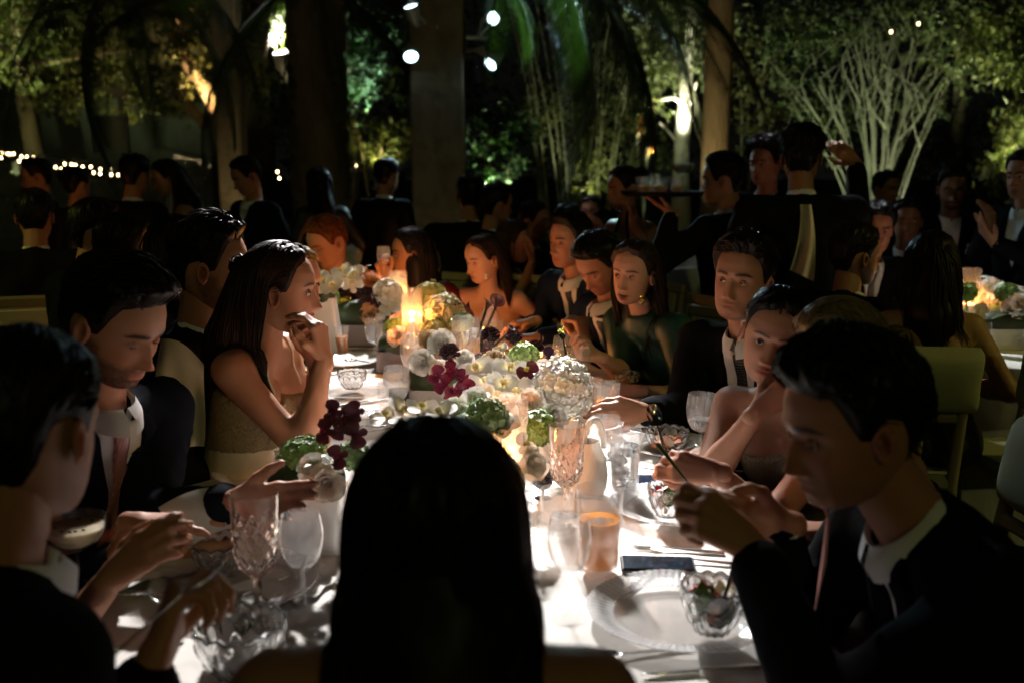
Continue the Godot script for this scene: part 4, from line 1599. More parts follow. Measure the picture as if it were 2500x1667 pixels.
	uplight(on_z(1600, 430, 13.5), on_z(1620, 100, 14.6), 24, 30, Color(1.0, .98, .80), "uplight left of the white-lit trunk")
	# rough post-like trunk
	b = on_z(1745, 400, 11.5)
	var bp := Vector3(b.x, 0, b.z)
	var tr := tree("garden_tree", "tall straight brown trunk right of the white-lit one", bp, [[[bp, Vector3(bp.x, 2, bp.z), Vector3(bp.x + .02, 4, bp.z), Vector3(bp.x + .06, 7, bp.z)], .165, .135]], [[Vector3(bp.x, 7.6, bp.z), 1.5, .7]], 900, .1, deep, M.bark, 46)
	tr.set_meta("category", "tree")
	uplight(Vector3(bp.x - .5, .1, bp.z + 1.0), Vector3(bp.x, 3.4, bp.z), 7.5, 26, Color(1.0, .90, .62), "uplight at the foot of the tall brown trunk")
	# flowering spike
	var fs := on_z(1570, 430, 13.8)
	var ft := thing("garden_plant", "tall plant with a small orange flower spike left of the white trunk", "plant", Vector3(fs.x, 0, fs.z))
	limb(ft, "stem", [Vector3.ZERO, Vector3(.02, .9, 0), on_z(1556, 370, 13.8) - ft.position, on_z(1563, 300, 13.8) - ft.position], .02, .008, M.cane, 7)
	limb(ft, "stem", [Vector3(.02, .9, 0), on_z(1578, 420, 13.7) - ft.position, on_z(1580, 350, 13.7) - ft.position], .018, .008, M.cane, 7)
	var fb := MB.new()
	for i in 16:
		var q := on_z(1563, 290 + i * 2.4, 13.8) - ft.position
		fb.ball(q + rnd_dir(r) * .025, Vector3(.022, .03, .022), 5, 6, Color(.5, .13, .02))
		if i < 8: fb.ball(on_z(1588, 358 + i * 3, 13.7) - ft.position + rnd_dir(r) * .025, Vector3(.022, .03, .022), 5, 6, Color(.5, .14, .02))
	part(ft, "flower_spike", fb, M.petal)
	# thin-stemmed shrub between the trunk and the fan of stems
	var stems := []
	b = on_z(1810, 480, 14.0)
	b.y = 0
	for i in 13:
		var a := r.randf_range(-1.0, 1.0)
		stems.append([[b + Vector3(a * .1, 0, 0), b + Vector3(a * .30, 1.0, r.randf_range(-.2, .2)), b + Vector3(a * .75, 2.1, r.randf_range(-.2, .3)), b + Vector3(a * 1.15, 3.1, 0)], .02, .006])
	tree("shrub", "twiggy shrub with dry yellowish leaves between the brown trunk and the pale fan of stems", b, stems,
		[[on_z(1830, 200, 13.9), .6, .9], [on_z(1800, 120, 14.0), .5, .8], [on_z(1880, 280, 14.0), .4, .8], [on_z(1850, 330, 13.9), .4, .8]], 3200, .06, Color(.10, .085, .03), M.cane, 51)
	# the pale fan of stems
	b = on_z(2140, 500, 12.8)
	var bf := Vector3(b.x, .0, b.z)
	stems = []
	var tops := [[1880, 150], [1950, 110], [2010, 150], [2060, 90], [2100, 120], [2130, 60], [2160, 110], [2200, 80], [2250, 130], [2290, 140], [2330, 180], [2080, 200], [2180, 180], [2230, 220], [2030, 230], [1985, 320], [2110, 40], [2270, 90], [1915, 200], [1975, 190], [2045, 150], [2145, 130], [2215, 150], [2310, 90], [2350, 130], [2265, 190], [2090, 110], [2190, 40], [1940, 270], [2305, 240]]
	for i in tops.size():
		var tp := on_z(tops[i][0], tops[i][1], 12.8 + r.randf_range(-.5, .5))
		var o := bf + Vector3(r.randf_range(-.16, .16), 0, r.randf_range(-.14, .14))
		var d: Vector3 = tp - o
		var mid := o + Vector3(d.x * .22, d.y * .42, d.z * .4)
		var mid2 := o + Vector3(d.x * .58, d.y * .75, d.z * .7)
		stems.append([[o, mid, mid2, tp], r.randf_range(.014, .024), .005])
		var q := mid2 + (tp - mid2) * .2
		stems.append([[mid2, q + Vector3(r.randf_range(-.3, .3), .35, .1), q + Vector3(r.randf_range(-.6, .6), .8, .1)], .012, .005])
	tree("multi_stem_tree", "wide fan of pale thin stems lit from its foot on the right", bf, stems,
		[[on_z(1930, 90, 12.8), .55, .8], [on_z(2050, 60, 13.2), .6, .8], [on_z(2180, 30, 13.2), .7, .7], [on_z(2300, 80, 13.0), .6, .8], [on_z(1960, 230, 13.0), .45, .8], [on_z(2380, 150, 12.8), .5, .8], [on_z(2000, 330, 13.1), .4, .9], [on_z(2100, 230, 13.6), .5, .9], [on_z(2240, 260, 13.4), .4, .8], [on_z(1920, 380, 13.2), .35, .7]], 9500, .062, Color(.065, .085, .03), M.cane, 53)
	uplight(bf + Vector3(-.25, .12, .75), on_z(2110, 230, 12.8), 1.9, 38, Color(1.0, .98, .86), "uplight at the foot of the pale fan of stems")
	uplight(bf + Vector3(.5, .12, .9), on_z(2240, 60, 12.9), 7, 30, Color(1.0, 1.0, .85), "second uplight at the foot of the fan, aimed at its right side")
	# right edge
	b = on_z(2470, 450, 12.5)
	b.y = 0
	tree("garden_tree", "spreading tree at the top right corner with a horizontal branch", Vector3(b.x + .5, 0, b.z), [[[Vector3(b.x + .5, 0, b.z), Vector3(b.x + .4, 2, b.z), on_z(2540, 90, 12.5)], .1, .06], [[on_z(2540, 110, 12.5), on_z(2450, 92, 12.4), on_z(2420, 50, 12.3)], .03, .012]],
		[[on_z(2440, 50, 12.4), .5, .7], [on_z(2480, 150, 12.3), .4, .8], [on_z(2420, 120, 12.6), .35, .8]], 3000, .08, olive, M.bark, 61)
	tree("shrub", "yellow-lit spiky shrub at the right edge", b, [[[b, b + Vector3(0, .9, 0)], .03, .02]], [[on_z(2480, 340, 12.3), .35, 1.0], [on_z(2450, 400, 12.2), .25, .8], [on_z(2490, 290, 12.4), .3, .8]], 900, .13, olive, M.cane, 62, "narrow")
	uplight(on_z(2480, 470, 11.7), on_z(2460, 180, 12.4), 11, 34, Color(1.0, 1.0, .75), "uplight at the right edge")
	# a dark weeping canopy between fan and edge
	b = on_z(2310, 480, 14.5)
	b.y = 0
	tree("garden_tree", "dark weeping tree right of the pale fan of stems", b, [[[b, b + Vector3(.1, 2.2, 0), b + Vector3(0, 3.4, 0)], .12, .07]], [[on_z(2330, 330, 14.4), .7, .7], [on_z(2260, 380, 14.4), .5, .8], [on_z(2420, 300, 14.6), .6, .7]], 2200, .1, deep, M.bark, 63, "narrow")
	uplight(Vector3(3.2, .1, -10.6), Vector3(4.6, 4.2, -13.5), 17, 34, Color(.93, 1.0, .78), "broad uplight behind the waiter aimed at the canopy")
	uplight(Vector3(-7.0, .1, -12.0), Vector3(-6.2, 4.2, -15.5), 6, 36, Color(.98, 1.0, .66), "broad uplight before the low house aimed at the branches")
	uplight(Vector3(1.4, .1, -11.8), Vector3(1.9, 3.8, -14.8), 5, 34, Color(.95, 1.0, .75), "broad uplight before the bamboo aimed at the leaves above")
	# ---- palms
	var fm := frond_mesh(2.6, 64, .46, Color(.035, .050, .018), 1.15)
	palm("palm with dark hanging fronds over the house at the upper left", on_z(300, -120, 10.5), false, [[-60, 8, 1.0, 20], [-20, -15, .9, -10], [-95, -25, 1.0, 10], [30, -30, .9, 0], [70, -10, 1.0, -20], [110, -30, .9, 10], [-40, -48, .8, 0], [10, -55, .8, 15], [-75, -50, .9, -15]], 1, fm)
	palm("palm with a thick scaly trunk left of the broad column", on_z(765, -60, 10.6), true, [[-70, 10, 1.0, 10], [-30, -20, .9, -10], [20, -30, .9, 10], [60, -5, .9, 20], [100, -25, .9, 0], [-100, -20, 1.0, -15], [0, -62, .8, 0], [45, -58, .8, 8], [-50, -58, .85, -8], [80, -60, .8, 0]], 2, fm)
	palm("palm at the top middle with one frond brightly lit by the upper spotlight", on_z(1300, -190, 8.4), false, [[70, -18, .9, -30], [25, -35, .55, 10], [100, -30, 1.0, 10], [60, -48, .95, 0], [85, -5, 1.0, 15], [-20, -20, .7, 0], [40, -8, .9, 20], [110, -50, .9, 0], [75, -38, 1.0, 25]], 3, fm)
	var pt := get_node(NodePath(last_palm))
	var fa := on_z(1232, -50, 8.15)
	for e in [[1345, 135, 0.0], [1330, 120, .5], [1362, 110, -.4]]:
		var fz: Vector3 = (on_z(e[0], e[1] - 60, 8.1) - fa).normalized()
		var fx := Vector3.UP.cross(fz).normalized()
		inst(pt as Node3D, "frond", fm, null, Transform3D(Basis(fx, fz.cross(fx), fz).rotated(fz, e[2]) * Basis.from_scale(Vector3.ONE * .30), fa - (pt as Node3D).position))
	# ---- strings of bulbs
	var px := [[2, 386], [6, 373], [17, 375], [23, 377], [32, 376], [46, 394], [52, 383], [65, 384], [80, 385], [96, 390], [96, 400], [135, 409], [148, 413], [157, 401], [174, 402], [184, 404], [201, 408], [221, 408], [228, 422], [244, 414], [244, 425], [270, 415], [271, 427], [288, 428], [308, 421], [359, 432], [372, 429], [440, 431]]
	bulbs("string of warm white bulbs sagging in front of the house at the left", px, 13.6, 16.0)
	bulbs("three bulbs of a string beyond the man in spectacles", [[635, 425], [677, 420], [682, 436]], 13.0, 18.0)
	bulbs("single small bulb left of the broad column at head height", [[871, 406]], 14.0, 18.0)
	bulbs("pair of small warm bulbs high up before the dark palm", [[794, 168], [807, 171]], 13.0, 8.0)
	bulbs("pair of small bulbs high in the leaves at the upper right", [[2176, 78], [2243, 58]], 12.0, 14.0)

func bulbs(label: String, px: Array, dist: float, glow: float) -> void:
	var o := on_z(px[0][0], px[0][1], dist)
	var t := thing("string_lights", label, "string lights", o)
	var line := PackedVector3Array()
	var rad := PackedFloat32Array()
	var m := mt("bulb_glow_%d" % M.size(), Color(.8, .8, .8), .5, 0, {"emission_enabled": true, "emission": Color(1, .86, .62), "emission_energy_multiplier": glow})
	var pts := []
	for q in px: pts.append(on_z(q[0], q[1], dist) - o)
	pts.sort_custom(func(a, b): return a.x < b.x)
	for q: Vector3 in pts:
		line.append(q + Vector3(0, .075, 0))
		rad.append(.006)
	line.insert(0, line[0] + Vector3(-1.2, .25, 0))
	line.append(line[line.size() - 1] + Vector3(1.2, .3, 0))
	rad.append_array([.006, .006])
	var b := MB.new()
	b.tube(line, rad, 5)
	part(t, "cable", b, M.black_metal)
	for q: Vector3 in pts:
		b = MB.new()
		b.ball(Vector3.ZERO, Vector3(.013, .017, .013), 8, 10)
		part(t, "bulb", b, m, Transform3D(Basis(), q))
		b = MB.new()
		b.lathe([Vector2(.0, .06), Vector2(.012, .058), Vector2(.013, .026), Vector2(0, .024)], 8)
		part(t, "socket", b, M.black_metal, Transform3D(Basis(), q))
# ---------------------------------------------------------------- the long table and what stands on it
const EDGE := [[.43, -1.42], [.47, -1.7], [.53, -2.0], [.575, -2.35], [.575, -2.7], [.51, -3.1], [.43, -3.5], [.34, -3.9], [.20, -4.28], [.0, -4.52], [-.25, -4.62], [-.55, -4.66], [-.80, -4.6], [-.88, -4.3], [-.83, -3.9], [-.80, -3.4], [-.81, -2.9], [-.83, -2.5], [-.84, -2.1], [-.80, -1.75], [-.72, -1.45], [-.45, -1.27], [-.05, -1.22], [.27, -1.25]]
const TY := .75

func edge_loop(n: int) -> PackedVector2Array:
	var out := PackedVector2Array()
	var m := EDGE.size()
	for i in n:
		var t := float(i) / n * m
		var k := int(t)
		var f := t - k
		var a := Vector2(EDGE[(k - 1 + m) % m][0], EDGE[(k - 1 + m) % m][1])
		var b := Vector2(EDGE[k % m][0], EDGE[k % m][1])
		var c := Vector2(EDGE[(k + 1) % m][0], EDGE[(k + 1) % m][1])
		var d := Vector2(EDGE[(k + 2) % m][0], EDGE[(k + 2) % m][1])
		out.append(b.cubic_interpolate(c, a, d, f))
	return out

func cloth_over(loop: PackedVector2Array, mid: Vector2, top: float, bottom: float, wave: float) -> MB:
	var n := loop.size()
	var pts := PackedVector3Array()
	var rows := 0
	for i in 12:
		var t := i / 11.0
		for j in n:
			var p := mid.lerp(loop[j], t)
			pts.append(Vector3(p.x, top + .0012 * fnoise.get_noise_2d(p.x * 60, p.y * 60), p.y))
		rows += 1
	for i in 12:
		var t := i / 11.0
		for j in n:
			var p := loop[j]
			var nn := (loop[(j + 1) % n] - loop[(j - 1 + n) % n]).normalized()
			nn = Vector2(nn.y, -nn.x)
			if nn.dot(p - mid) < 0: nn = -nn
			var fold := wave * t * (sin(j * TAU / 13.0) + .6 * sin(j * TAU / 7.3 + 1.0) + 1.3)
			var q := p + nn * (.006 + fold)
			pts.append(Vector3(q.x, lerpf(top - .008, bottom, pow(t, 1.2)), q.y))
		rows += 1
	var b := MB.new()
	b.grid(pts, rows, n, true)
	return b

func dining_table() -> void:
	var t := thing("dining_table", "long curved banquet table under the white cloth", "table", Vector3(-.12, 0, -3.1))
	var loop := edge_loop(200)
	var b := MB.new()
	var pts := PackedVector3Array()
	for y: float in [.715, .742]:
		for j in 200: pts.append(Vector3(loop[j].x + .12, y, loop[j].y + 3.1) * Vector3(.985, 1, .985))
	for j in 200: pts.append(Vector3(0, .742, 0))
	b.grid(pts, 3, 200, true)
	part(t, "tabletop", b, M.chair_wood)
	for q in [[-.5, -1.6], [.3, -1.6], [-.6, -3.0], [.4, -3.0], [-.6, -4.6], [.05, -4.6]]:
		b = MB.new()
		b.box(Transform3D(Basis(), Vector3(q[0] + .12, .357, q[1] + 3.1)), Vector3(.06, .714, .06), Color.WHITE, .006)
		part(t, "leg", b, M.chair_wood)
	var c := thing("tablecloth", "white tablecloth over the long dining table, falling to the ground", "tablecloth", Vector3(-.12, 0, -3.1))
	wpart(c, "cloth", cloth_over(loop, Vector2(-.12, -3.1), TY, .02, .010), M.cloth_white)

# ---- flowers ------------------------------------------------------------
var bloomm := {}
func frame_y(n: Vector3, spin := 0.0) -> Basis:
	var y := n.normalized()
	var x := y.cross(Vector3(.31, .2, .93)).normalized()
	return Basis(x, y, x.cross(y)).rotated(y, spin)

func petal_mesh(key: String, l: float, w: float, cup: float, curl: float, wavy: float, notch := 0.0) -> ArrayMesh:
	if bloomm.has(key): return bloomm[key]
	# lies along +z from the origin, cupping up (+y), rim curls back
	var pts := PackedVector3Array()
	for i in 8:
		var t := i / 7.0
		var hw := w * .5 * (pow(sin(PI * minf(t * .60 + .06, .66)), .9)) * (1.0 if t < .8 else sqrt(maxf(1.0 - pow((t - .8) / .22, 2), 0.02)))
		for j in 7:
			var u := (j - 3) / 3.0
			var z := l * t * (1.0 - notch * (1 - absf(u)) * t * t)
			var y := cup * l * t * t - curl * l * pow(t, 5) + cup * hw * u * u * 1.3 + wavy * l * sin(u * 9.0 + t * 4.0) * t * t
			pts.append(Vector3(u * hw, y, z))
	var b := MB.new()
	b.grid(pts, 8, 7, false, Color.WHITE)
	bloomm[key] = b.mesh()
	return bloomm[key]

func vmat(key: String, col: Color, velvet := false) -> Material:
	var nm := "flower_" + key
	if not M.has(nm):
		var o := {"backlight_enabled": true, "backlight": Color(.40, .38, .36) if not velvet else Color(.09, .02, .04)}
		if velvet: o.merge({"rim_enabled": true, "rim": .3})
		mt(nm, col, .5, 0, o)
	return M[nm]

# petals round a bud: rings [count, tilt up deg, scale]
func rosette(root: Node3D, called: String, c: Vector3, n: Vector3, r: float, pm: ArrayMesh, m: Material, rings: Array, core: Material, core_r := .25, label := "") -> void:
	var b := MB.new()
	b.ball(Vector3(0, r * .16, 0), Vector3(r * core_r, r * core_r * 1.1, r * core_r), 8, 12)
	b.tube(PackedVector3Array([Vector3(0, .0, 0), Vector3(0, -r * .6, 0), Vector3(.01, -r * 1.8, 0)]), PackedFloat32Array([r * .1, .004, .003]), 6)
	var o := part(root, called, b, core, Transform3D(frame_y(n, rng.randf() * TAU), c))
	if label: o.set_meta("label", label)
	for q in rings:
		var off := rng.randf() * TAU
		for i in (q[0] as int):
			var a: float = off + TAU * i / float(q[0]) + rng.randf_range(-.12, .12)
			var B := Basis(Vector3.UP, a) * Basis(Vector3.RIGHT, -deg_to_rad(q[1] + rng.randf_range(-6, 6))) * Basis.from_scale(Vector3.ONE * r * q[2] * rng.randf_range(.92, 1.08))
			inst(o, "petal", pm, m, Transform3D(B, Vector3(sin(a), 0, cos(a)) * r * .06))

func rose(root: Node3D, c: Vector3, n: Vector3, r: float, key: String, col: Color, label := "") -> void:
	rosette(root, "rose", c, n, r, petal_mesh("rose", 1.0, 1.05, .42, .30, .015), vmat(key, col), [[5, 12, 1.0], [5, 34, .88], [5, 55, .74], [4, 72, .58], [3, 84, .44]], vmat(key, col), .22, label)

func ruffle(root: Node3D, called: String, c: Vector3, n: Vector3, r: float, key: String, col: Color, label := "") -> void:
	rosette(root, called, c, n, r, petal_mesh("ruffle", 1.0, .75, .25, .22, .05, .12), vmat(key, col), [[8, 8, 1.0], [8, 28, .92], [7, 48, .82], [6, 66, .7], [4, 80, .55]], vmat(key, col), .22, label)

func orchid(root: Node3D, c: Vector3, n: Vector3, r: float, key: String, col: Color, lipk: String, lipc: Color, velvet := false) -> void:
	var pm := petal_mesh("orchid", 1.0, 1.15, .12, .16, .012)
	var sp := petal_mesh("sepal", 1.0, .62, .10, .12, .0)
	var b := MB.new()
	b.ball(Vector3(0, r * .1, 0), Vector3(r * .10, r * .16, r * .12), 7, 10)
	var o := part(root, "orchid", b, vmat(lipk, lipc), Transform3D(frame_y(n, rng.randf_range(-.5, .5)), c))
	for q in [[PI / 2, pm, .95], [-PI / 2, pm, .95], [0.0, sp, .85], [PI * .72, sp, .82], [-PI * .72, sp, .82]]:
		var B := Basis(Vector3.UP, q[0]) * Basis(Vector3.RIGHT, -deg_to_rad(rng.randf_range(2, 16))) * Basis.from_scale(Vector3.ONE * r * q[2])
		inst(o, "petal", q[1], vmat(key, col, velvet), Transform3D(B, Vector3.ZERO))
	var lp := petal_mesh("lip", 1.0, .7, .5, .3, .06)
	for s: float in [-.5, .0, .5]:
		inst(o, "lip", lp, vmat(lipk, lipc, velvet), Transform3D(Basis(Vector3.UP, PI + s) * Basis(Vector3.RIGHT, -.5) * Basis.from_scale(Vector3.ONE * r * .42), Vector3.ZERO))

func ball_bloom(root: Node3D, called: String, c: Vector3, r: float, col: Color, nfl: int, fl: float, key: String, squash := 1.0, label := "", up := Vector3.UP) -> void:
	# a head of many little four-petalled florets
	if not bloomm.has("floret"):
		var b := MB.new()
		for k in 4:
			var B := Basis(Vector3.UP, k * TAU / 4 + .2)
			var pts := PackedVector3Array()
			for i in 4:
				var t := i / 3.0
				var hw := .36 * sin(PI * (t * .72 + .12))
				for j in 3:
					var u := j - 1.0
					pts.append(B * Vector3(u * hw, .10 * t * t + .08 * u * u, t * .95))
			b.grid(pts, 4, 3, false)
		bloomm["floret"] = b.mesh()
		bloomm["floret"].surface_set_material(0, M.petal)
	var b := MB.new()
	b.ball(Vector3.ZERO, Vector3(r * .82, r * .82 * squash, r * .82), 10, 14)
	b.tube(PackedVector3Array([Vector3(0, -r * .7, 0), Vector3(.01, -r * 1.9, 0)]), PackedFloat32Array([.005, .004]), 6)
	if not M.has("core_" + key): mt("core_" + key, col * .8, .95)
	nfl = int(nfl * 1.7)
	fl *= 1.08
	var o := part(root, called, b, M["core_" + key], Transform3D(Basis(), c))
	if label: o.set_meta("label", label)
	var xf := []
	var cc := PackedColorArray()
	for i in nfl:
		var y := 1.0 - 2.0 * (i + .5) / nfl
		var a := i * 2.39996
		var n := Vector3(sqrt(1 - y * y) * cos(a), y, sqrt(1 - y * y) * sin(a))
		n = (n + rnd_dir(rng) * .14).normalized()
		var bump := 1.0 + .24 * fnoise.get_noise_3d(n.x * 34 + c.x * 90, n.y * 34, n.z * 34)
		var p := n * r * bump * rng.randf_range(.90, 1.06)
		p.y *= squash
		xf.append(Transform3D(frame_y(n + rnd_dir(rng) * .35, rng.randf() * TAU) * Basis.from_scale(Vector3.ONE * fl * rng.randf_range(.8, 1.2)), p))
		var v := rng.randf_range(.78, 1.12)
		cc.append(Color(col.r * v, col.g * v, col.b * v * rng.randf_range(.85, 1.1)))
	scatter(o, "florets", bloomm["floret"], xf, cc)

func pompon(root: Node3D, called: String, c: Vector3, n: Vector3, r: float, col: Color, label := "") -> void:
	# scabious or dahlia: a dome of narrow dark petals, paler ones at the rim
	if not bloomm.has("pomp"):
		var pm := petal_mesh("pomp_p", 1.0, .55, .35, .1, .06, .15)
		bloomm["pomp"] = pm
		pm.surface_set_material(0, M.velvet_petal)
	var b := MB.new()
	b.ball(Vector3.ZERO, Vector3(r * .72, r * .55, r * .72), 8, 12)
	b.tube(PackedVector3Array([Vector3(0, -r * .4, 0), Vector3(.01, -r * 2.4, .01), Vector3(0, -r * 4.0, 0)]), PackedFloat32Array([.004, .0028, .0025]), 6)
	var o := part(root, called, b, vmat("dark_core", Color(.02, .006, .012), true), Transform3D(frame_y(n), c))
	if label: o.set_meta("label", label)
	var xf := []
	var cc := PackedColorArray()
	for i in 110:
		var y := 1.0 - 1.15 * (i + .5) / 110
		var a := i * 2.39996
		var d := Vector3(sqrt(1 - y * y) * cos(a), y, sqrt(1 - y * y) * sin(a))
		var x := Vector3.UP.cross(d).normalized() if absf(d.y) < .98 else Vector3.RIGHT
		xf.append(Transform3D(Basis(x, d.cross(x), d).rotated(d, rng.randf_range(-1, 1)) * Basis.from_scale(Vector3.ONE * r * rng.randf_range(.34, .5)), d * r * .58 * Vector3(1, .85, 1)))
		var v := lerpf(2.2, .5, clampf(y, 0, 1)) * rng.randf_range(.6, 1.3)
		cc.append(Color(col.r * v, col.g * v, col.b * v))
	scatter(o, "florets", bloomm["pomp"], xf, cc)

func calla(root: Node3D, c: Vector3, lean: Vector3, s: float, col: Color, to: Vector3) -> void:
	var g := PackedVector3Array()
	for i in 12:
		var t := i / 11.0
		for j in 18:
			var a := TAU * j / 17.0
			var r := s * (.10 + .42 * pow(t, 1.6))
			var y := s * 1.25 * t + s * .55 * pow(t, 3) * cos(a) * (1.0 - .3 * t)
			var fl := 1.0 + .45 * pow(t, 6)
			g.append(Vector3(cos(a) * r * fl, y - s * .25 * pow(t, 8), sin(a) * r * fl))
	var b := MB.new()
	b.grid(g, 12, 18, false)
	var B := frame_y(lean, rng.randf() * TAU)
	var o := part(root, "calla_lily", b, vmat("calla", col, true), Transform3D(B, c))
	b = MB.new()
	b.tube(PackedVector3Array([Vector3.ZERO, Vector3(0, s * .9, 0)]), PackedFloat32Array([s * .06, s * .04]), 7)
	part(o, "spadix", b, vmat("spadix", Color(.20, .10, .02)))
	b = MB.new()
	var q := to - c
	b.tube(PackedVector3Array([Vector3.ZERO, B.inverse() * (q * .4 - lean * .02), B.inverse() * q]), PackedFloat32Array([.0055, .005, .0045]), 7)
	part(o, "stem", b, vmat("dark_stem", Color(.03, .015, .012)))

func leaves_at(root: Node3D, c: Vector3, n: int, l: float, col: Color, spread := 1.0) -> void:
	if not bloomm.has("leaf"): 
		bloomm["leaf"] = leaf_mesh(1.0, .45, Color.WHITE, .3, .3).mesh()
	for i in n:
		var a := rng.randf() * TAU
		var d := Vector3(cos(a), rng.randf_range(-.2, .7), sin(a)).normalized()
		var x := Vector3.UP.cross(d).normalized()
		var s := l * rng.randf_range(.7, 1.2)
		inst(root, "leaf", bloomm["leaf"], vmat("leaf%d" % (i % 2), col * (1.0 + .4 * (i % 2))), Transform3D(Basis(x, d.cross(x), d) * Basis.from_scale(Vector3.ONE * s), c + d * .01 * spread))

func box_vase(root: Node3D, c: Vector3, size: Vector3, m: Material, taper := 1.0) -> void:
	var g := PackedVector3Array()
	var prof := [[1.0, 0.0], [1.0, size.y], [.93, size.y], [.93, .01]]
	for q in prof:
		var k: float = q[0] * lerpf(1.0, taper, q[1] / size.y)
		for j in 32:
			var a := TAU * j / 32
			var x := signf(cos(a)) * pow(absf(cos(a)), .22)
			var z := signf(sin(a)) * pow(absf(sin(a)), .22)
			g.append(Vector3(x * size.x * .5 * k, q[1], z * size.z * .5 * k))
	for j in 32: g.append(Vector3(0, .01, 0))
	var b := MB.new()
	b.grid(g, 5, 32, true)
	part(root, "vase", b, m, Transform3D(Basis(), c))

func foam(root: Node3D, c: Vector3, r: Vector3) -> void:
	var b := MB.new()
	b.ball(c, r, 10, 16)
	part(root, "moss_base", b, vmat("moss", Color(.025, .045, .012)))

func _p(root: Node3D, px: float, py: float, d: float) -> Vector3:
	return on_z(px, py, d) - root.position

func centrepieces() -> void:
	var white := Color(.82, .80, .76)
	var wine := Color(.085, .006, .014)
	var ltgreen := Color(.36, .48, .17)
	var green := Color(.13, .22, .05)
	var root: Node3D
	# --- A: middle arrangement with the big white hydrangea
	root = thing("flower_arrangement", "largest flower arrangement: white hydrangea, white orchids and burgundy blooms at the middle of the table", "flowers", Vector3(0, TY, -2.75))
	box_vase(root, Vector3(.02, .002, .0), Vector3(.34, .10, .20), M.cream_ceramic)
	foam(root, Vector3(.02, .12, .0), Vector3(.17, .07, .10))
	ball_bloom(root, "hydrangea", _p(root, 1372, 948, 2.55), .076, white, 240, .0135, "hyd_white", .95, "large round white hydrangea")
	for q in [[1165, 905, 2.62], [1205, 895, 2.70], [1245, 905, 2.62], [1185, 940, 2.55], [1230, 945, 2.52], [1275, 925, 2.66], [1150, 945, 2.60], [1210, 975, 2.46], [1265, 965, 2.50]]:
		var c: Vector3 = _p(root, q[0], q[1], q[2])
		orchid(root, c, Vector3(rng.randf_range(-.5, .5), .75, .65), .054, "orchid_white", white, "lip_white", Color(.75, .62, .25))
	ruffle(root, "poppy", _p(root, 1207, 882, 2.72), Vector3(.1, .8, .5), .036, "tan", Color(.55, .36, .14), "tan poppy")
	for q in [[1197, 820, 2.95, .029], [1255, 826, 2.95, .026], [1307, 850, 2.85, .026], [1097, 862, 2.62, .029]]:
		pompon(root, "scabious", _p(root, q[0], q[1], q[2]), Vector3(rng.randf_range(-.2, .2), .75, .6), q[3], Color(.045, .004, .014))
	ball_bloom(root, "guelder_rose", _p(root, 1280, 872, 2.80), .042, ltgreen, 120, .0085, "green_light", .95, "pale green guelder rose")
	# burgundy orchids that cascade to the left
	for q in [[1100, 905, 2.60], [1128, 925, 2.58], [1082, 938, 2.58], [1110, 955, 2.54], [1140, 950, 2.52], [1098, 985, 2.5], [1128, 990, 2.5], [1065, 915, 2.62]]:
		var c: Vector3 = _p(root, q[0], q[1], q[2])
		orchid(root, c, Vector3(rng.randf_range(-.7, .3), .35, .8), .030, "orchid_wine", Color(.14, .006, .03), "lip_magenta", Color(.30, .012, .09), true)
	orchid(root, _p(root, 1287, 905, 2.55), Vector3(.1, .4, .9), .033, "orchid_dark", Color(.07, .006, .012), "lip_yellow", Color(.42, .38, .03), true)
	orchid(root, _p(root, 1222, 853, 2.85), Vector3(-.2, .7, .6), .026, "orchid_white", white, "lip_white", Color(.75, .62, .25))
	orchid(root, _p(root, 1345, 872, 2.75), Vector3(.5, .4, .6), .034, "orchid_plum", Color(.025, .012, .03), "lip_plum", Color(.03, .01, .03), true)
	ball_bloom(root, "guelder_rose", _p(root, 1312, 1045, 2.38), .043, green, 120, .0085, "green_deep", 1.0, "moss green guelder rose")
	rose(root, _p(root, 1345, 1020, 2.45), Vector3(.6, .2, .7), .042, "rose_white", white, "white rose under the hydrangea")
	rose(root, _p(root, 1290, 985, 2.46), Vector3(.2, .5, .8), .036, "rose_blush", Color(.78, .62, .54))
	for q in [[1150, 985, 2.5, .036], [1240, 1000, 2.42, .036], [1200, 1000, 2.44, .034], [1130, 885, 2.75, .034], [1330, 905, 2.7, .032]]:
		rose(root, _p(root, q[0], q[1], q[2]), Vector3(rng.randf_range(-.4, .4), .5, .7), q[3], "rose_blush" if q[0] > 1180 else "rose_white", Color(.78, .62, .54) if q[0] > 1180 else white)
	leaves_at(root, _p(root, 1180, 990, 2.55), 8, .07, Color(.03, .06, .015))
	leaves_at(root, _p(root, 1330, 990, 2.5), 5, .06, Color(.04, .08, .02))
	# --- B: near arrangement, partly behind the dark head
	root = thing("flower_arrangement", "near flower arrangement with green guelder roses half hidden behind the dark head of hair", "flowers", Vector3(-.12, TY, -2.05))
	box_vase(root, Vector3(.03, .002, 0), Vector3(.22, .07, .12), M.cream_ceramic)
	foam(root, Vector3(.03, .12, 0), Vector3(.12, .10, .06))
	for q in [[1185, 1018, 2.08, .045], [1140, 1045, 2.05, .036]]:
		ball_bloom(root, "guelder_rose", _p(root, q[0], q[1], q[2]), q[3], Color(.27, .36, .15), 120, .0085, "green_mid", .85)
	for q in [[1110, 1015, 2.12, .040], [1225, 1045, 2.1, .038], [1160, 985, 2.18, .036]]:
		rose(root, _p(root, q[0], q[1], q[2]), Vector3(rng.randf_range(-.4, .4), .7, .5), q[3], "rose_white", white)
	for q in [[980, 1005, 2.1], [1030, 1000, 2.12], [1075, 1012, 2.08], [945, 1018, 2.1]]:
		orchid(root, _p(root, q[0], q[1], q[2]), Vector3(rng.randf_range(-.6, .6), .8, .4), .042, "orchid_white", white, "lip_white", Color(.75, .62, .25))
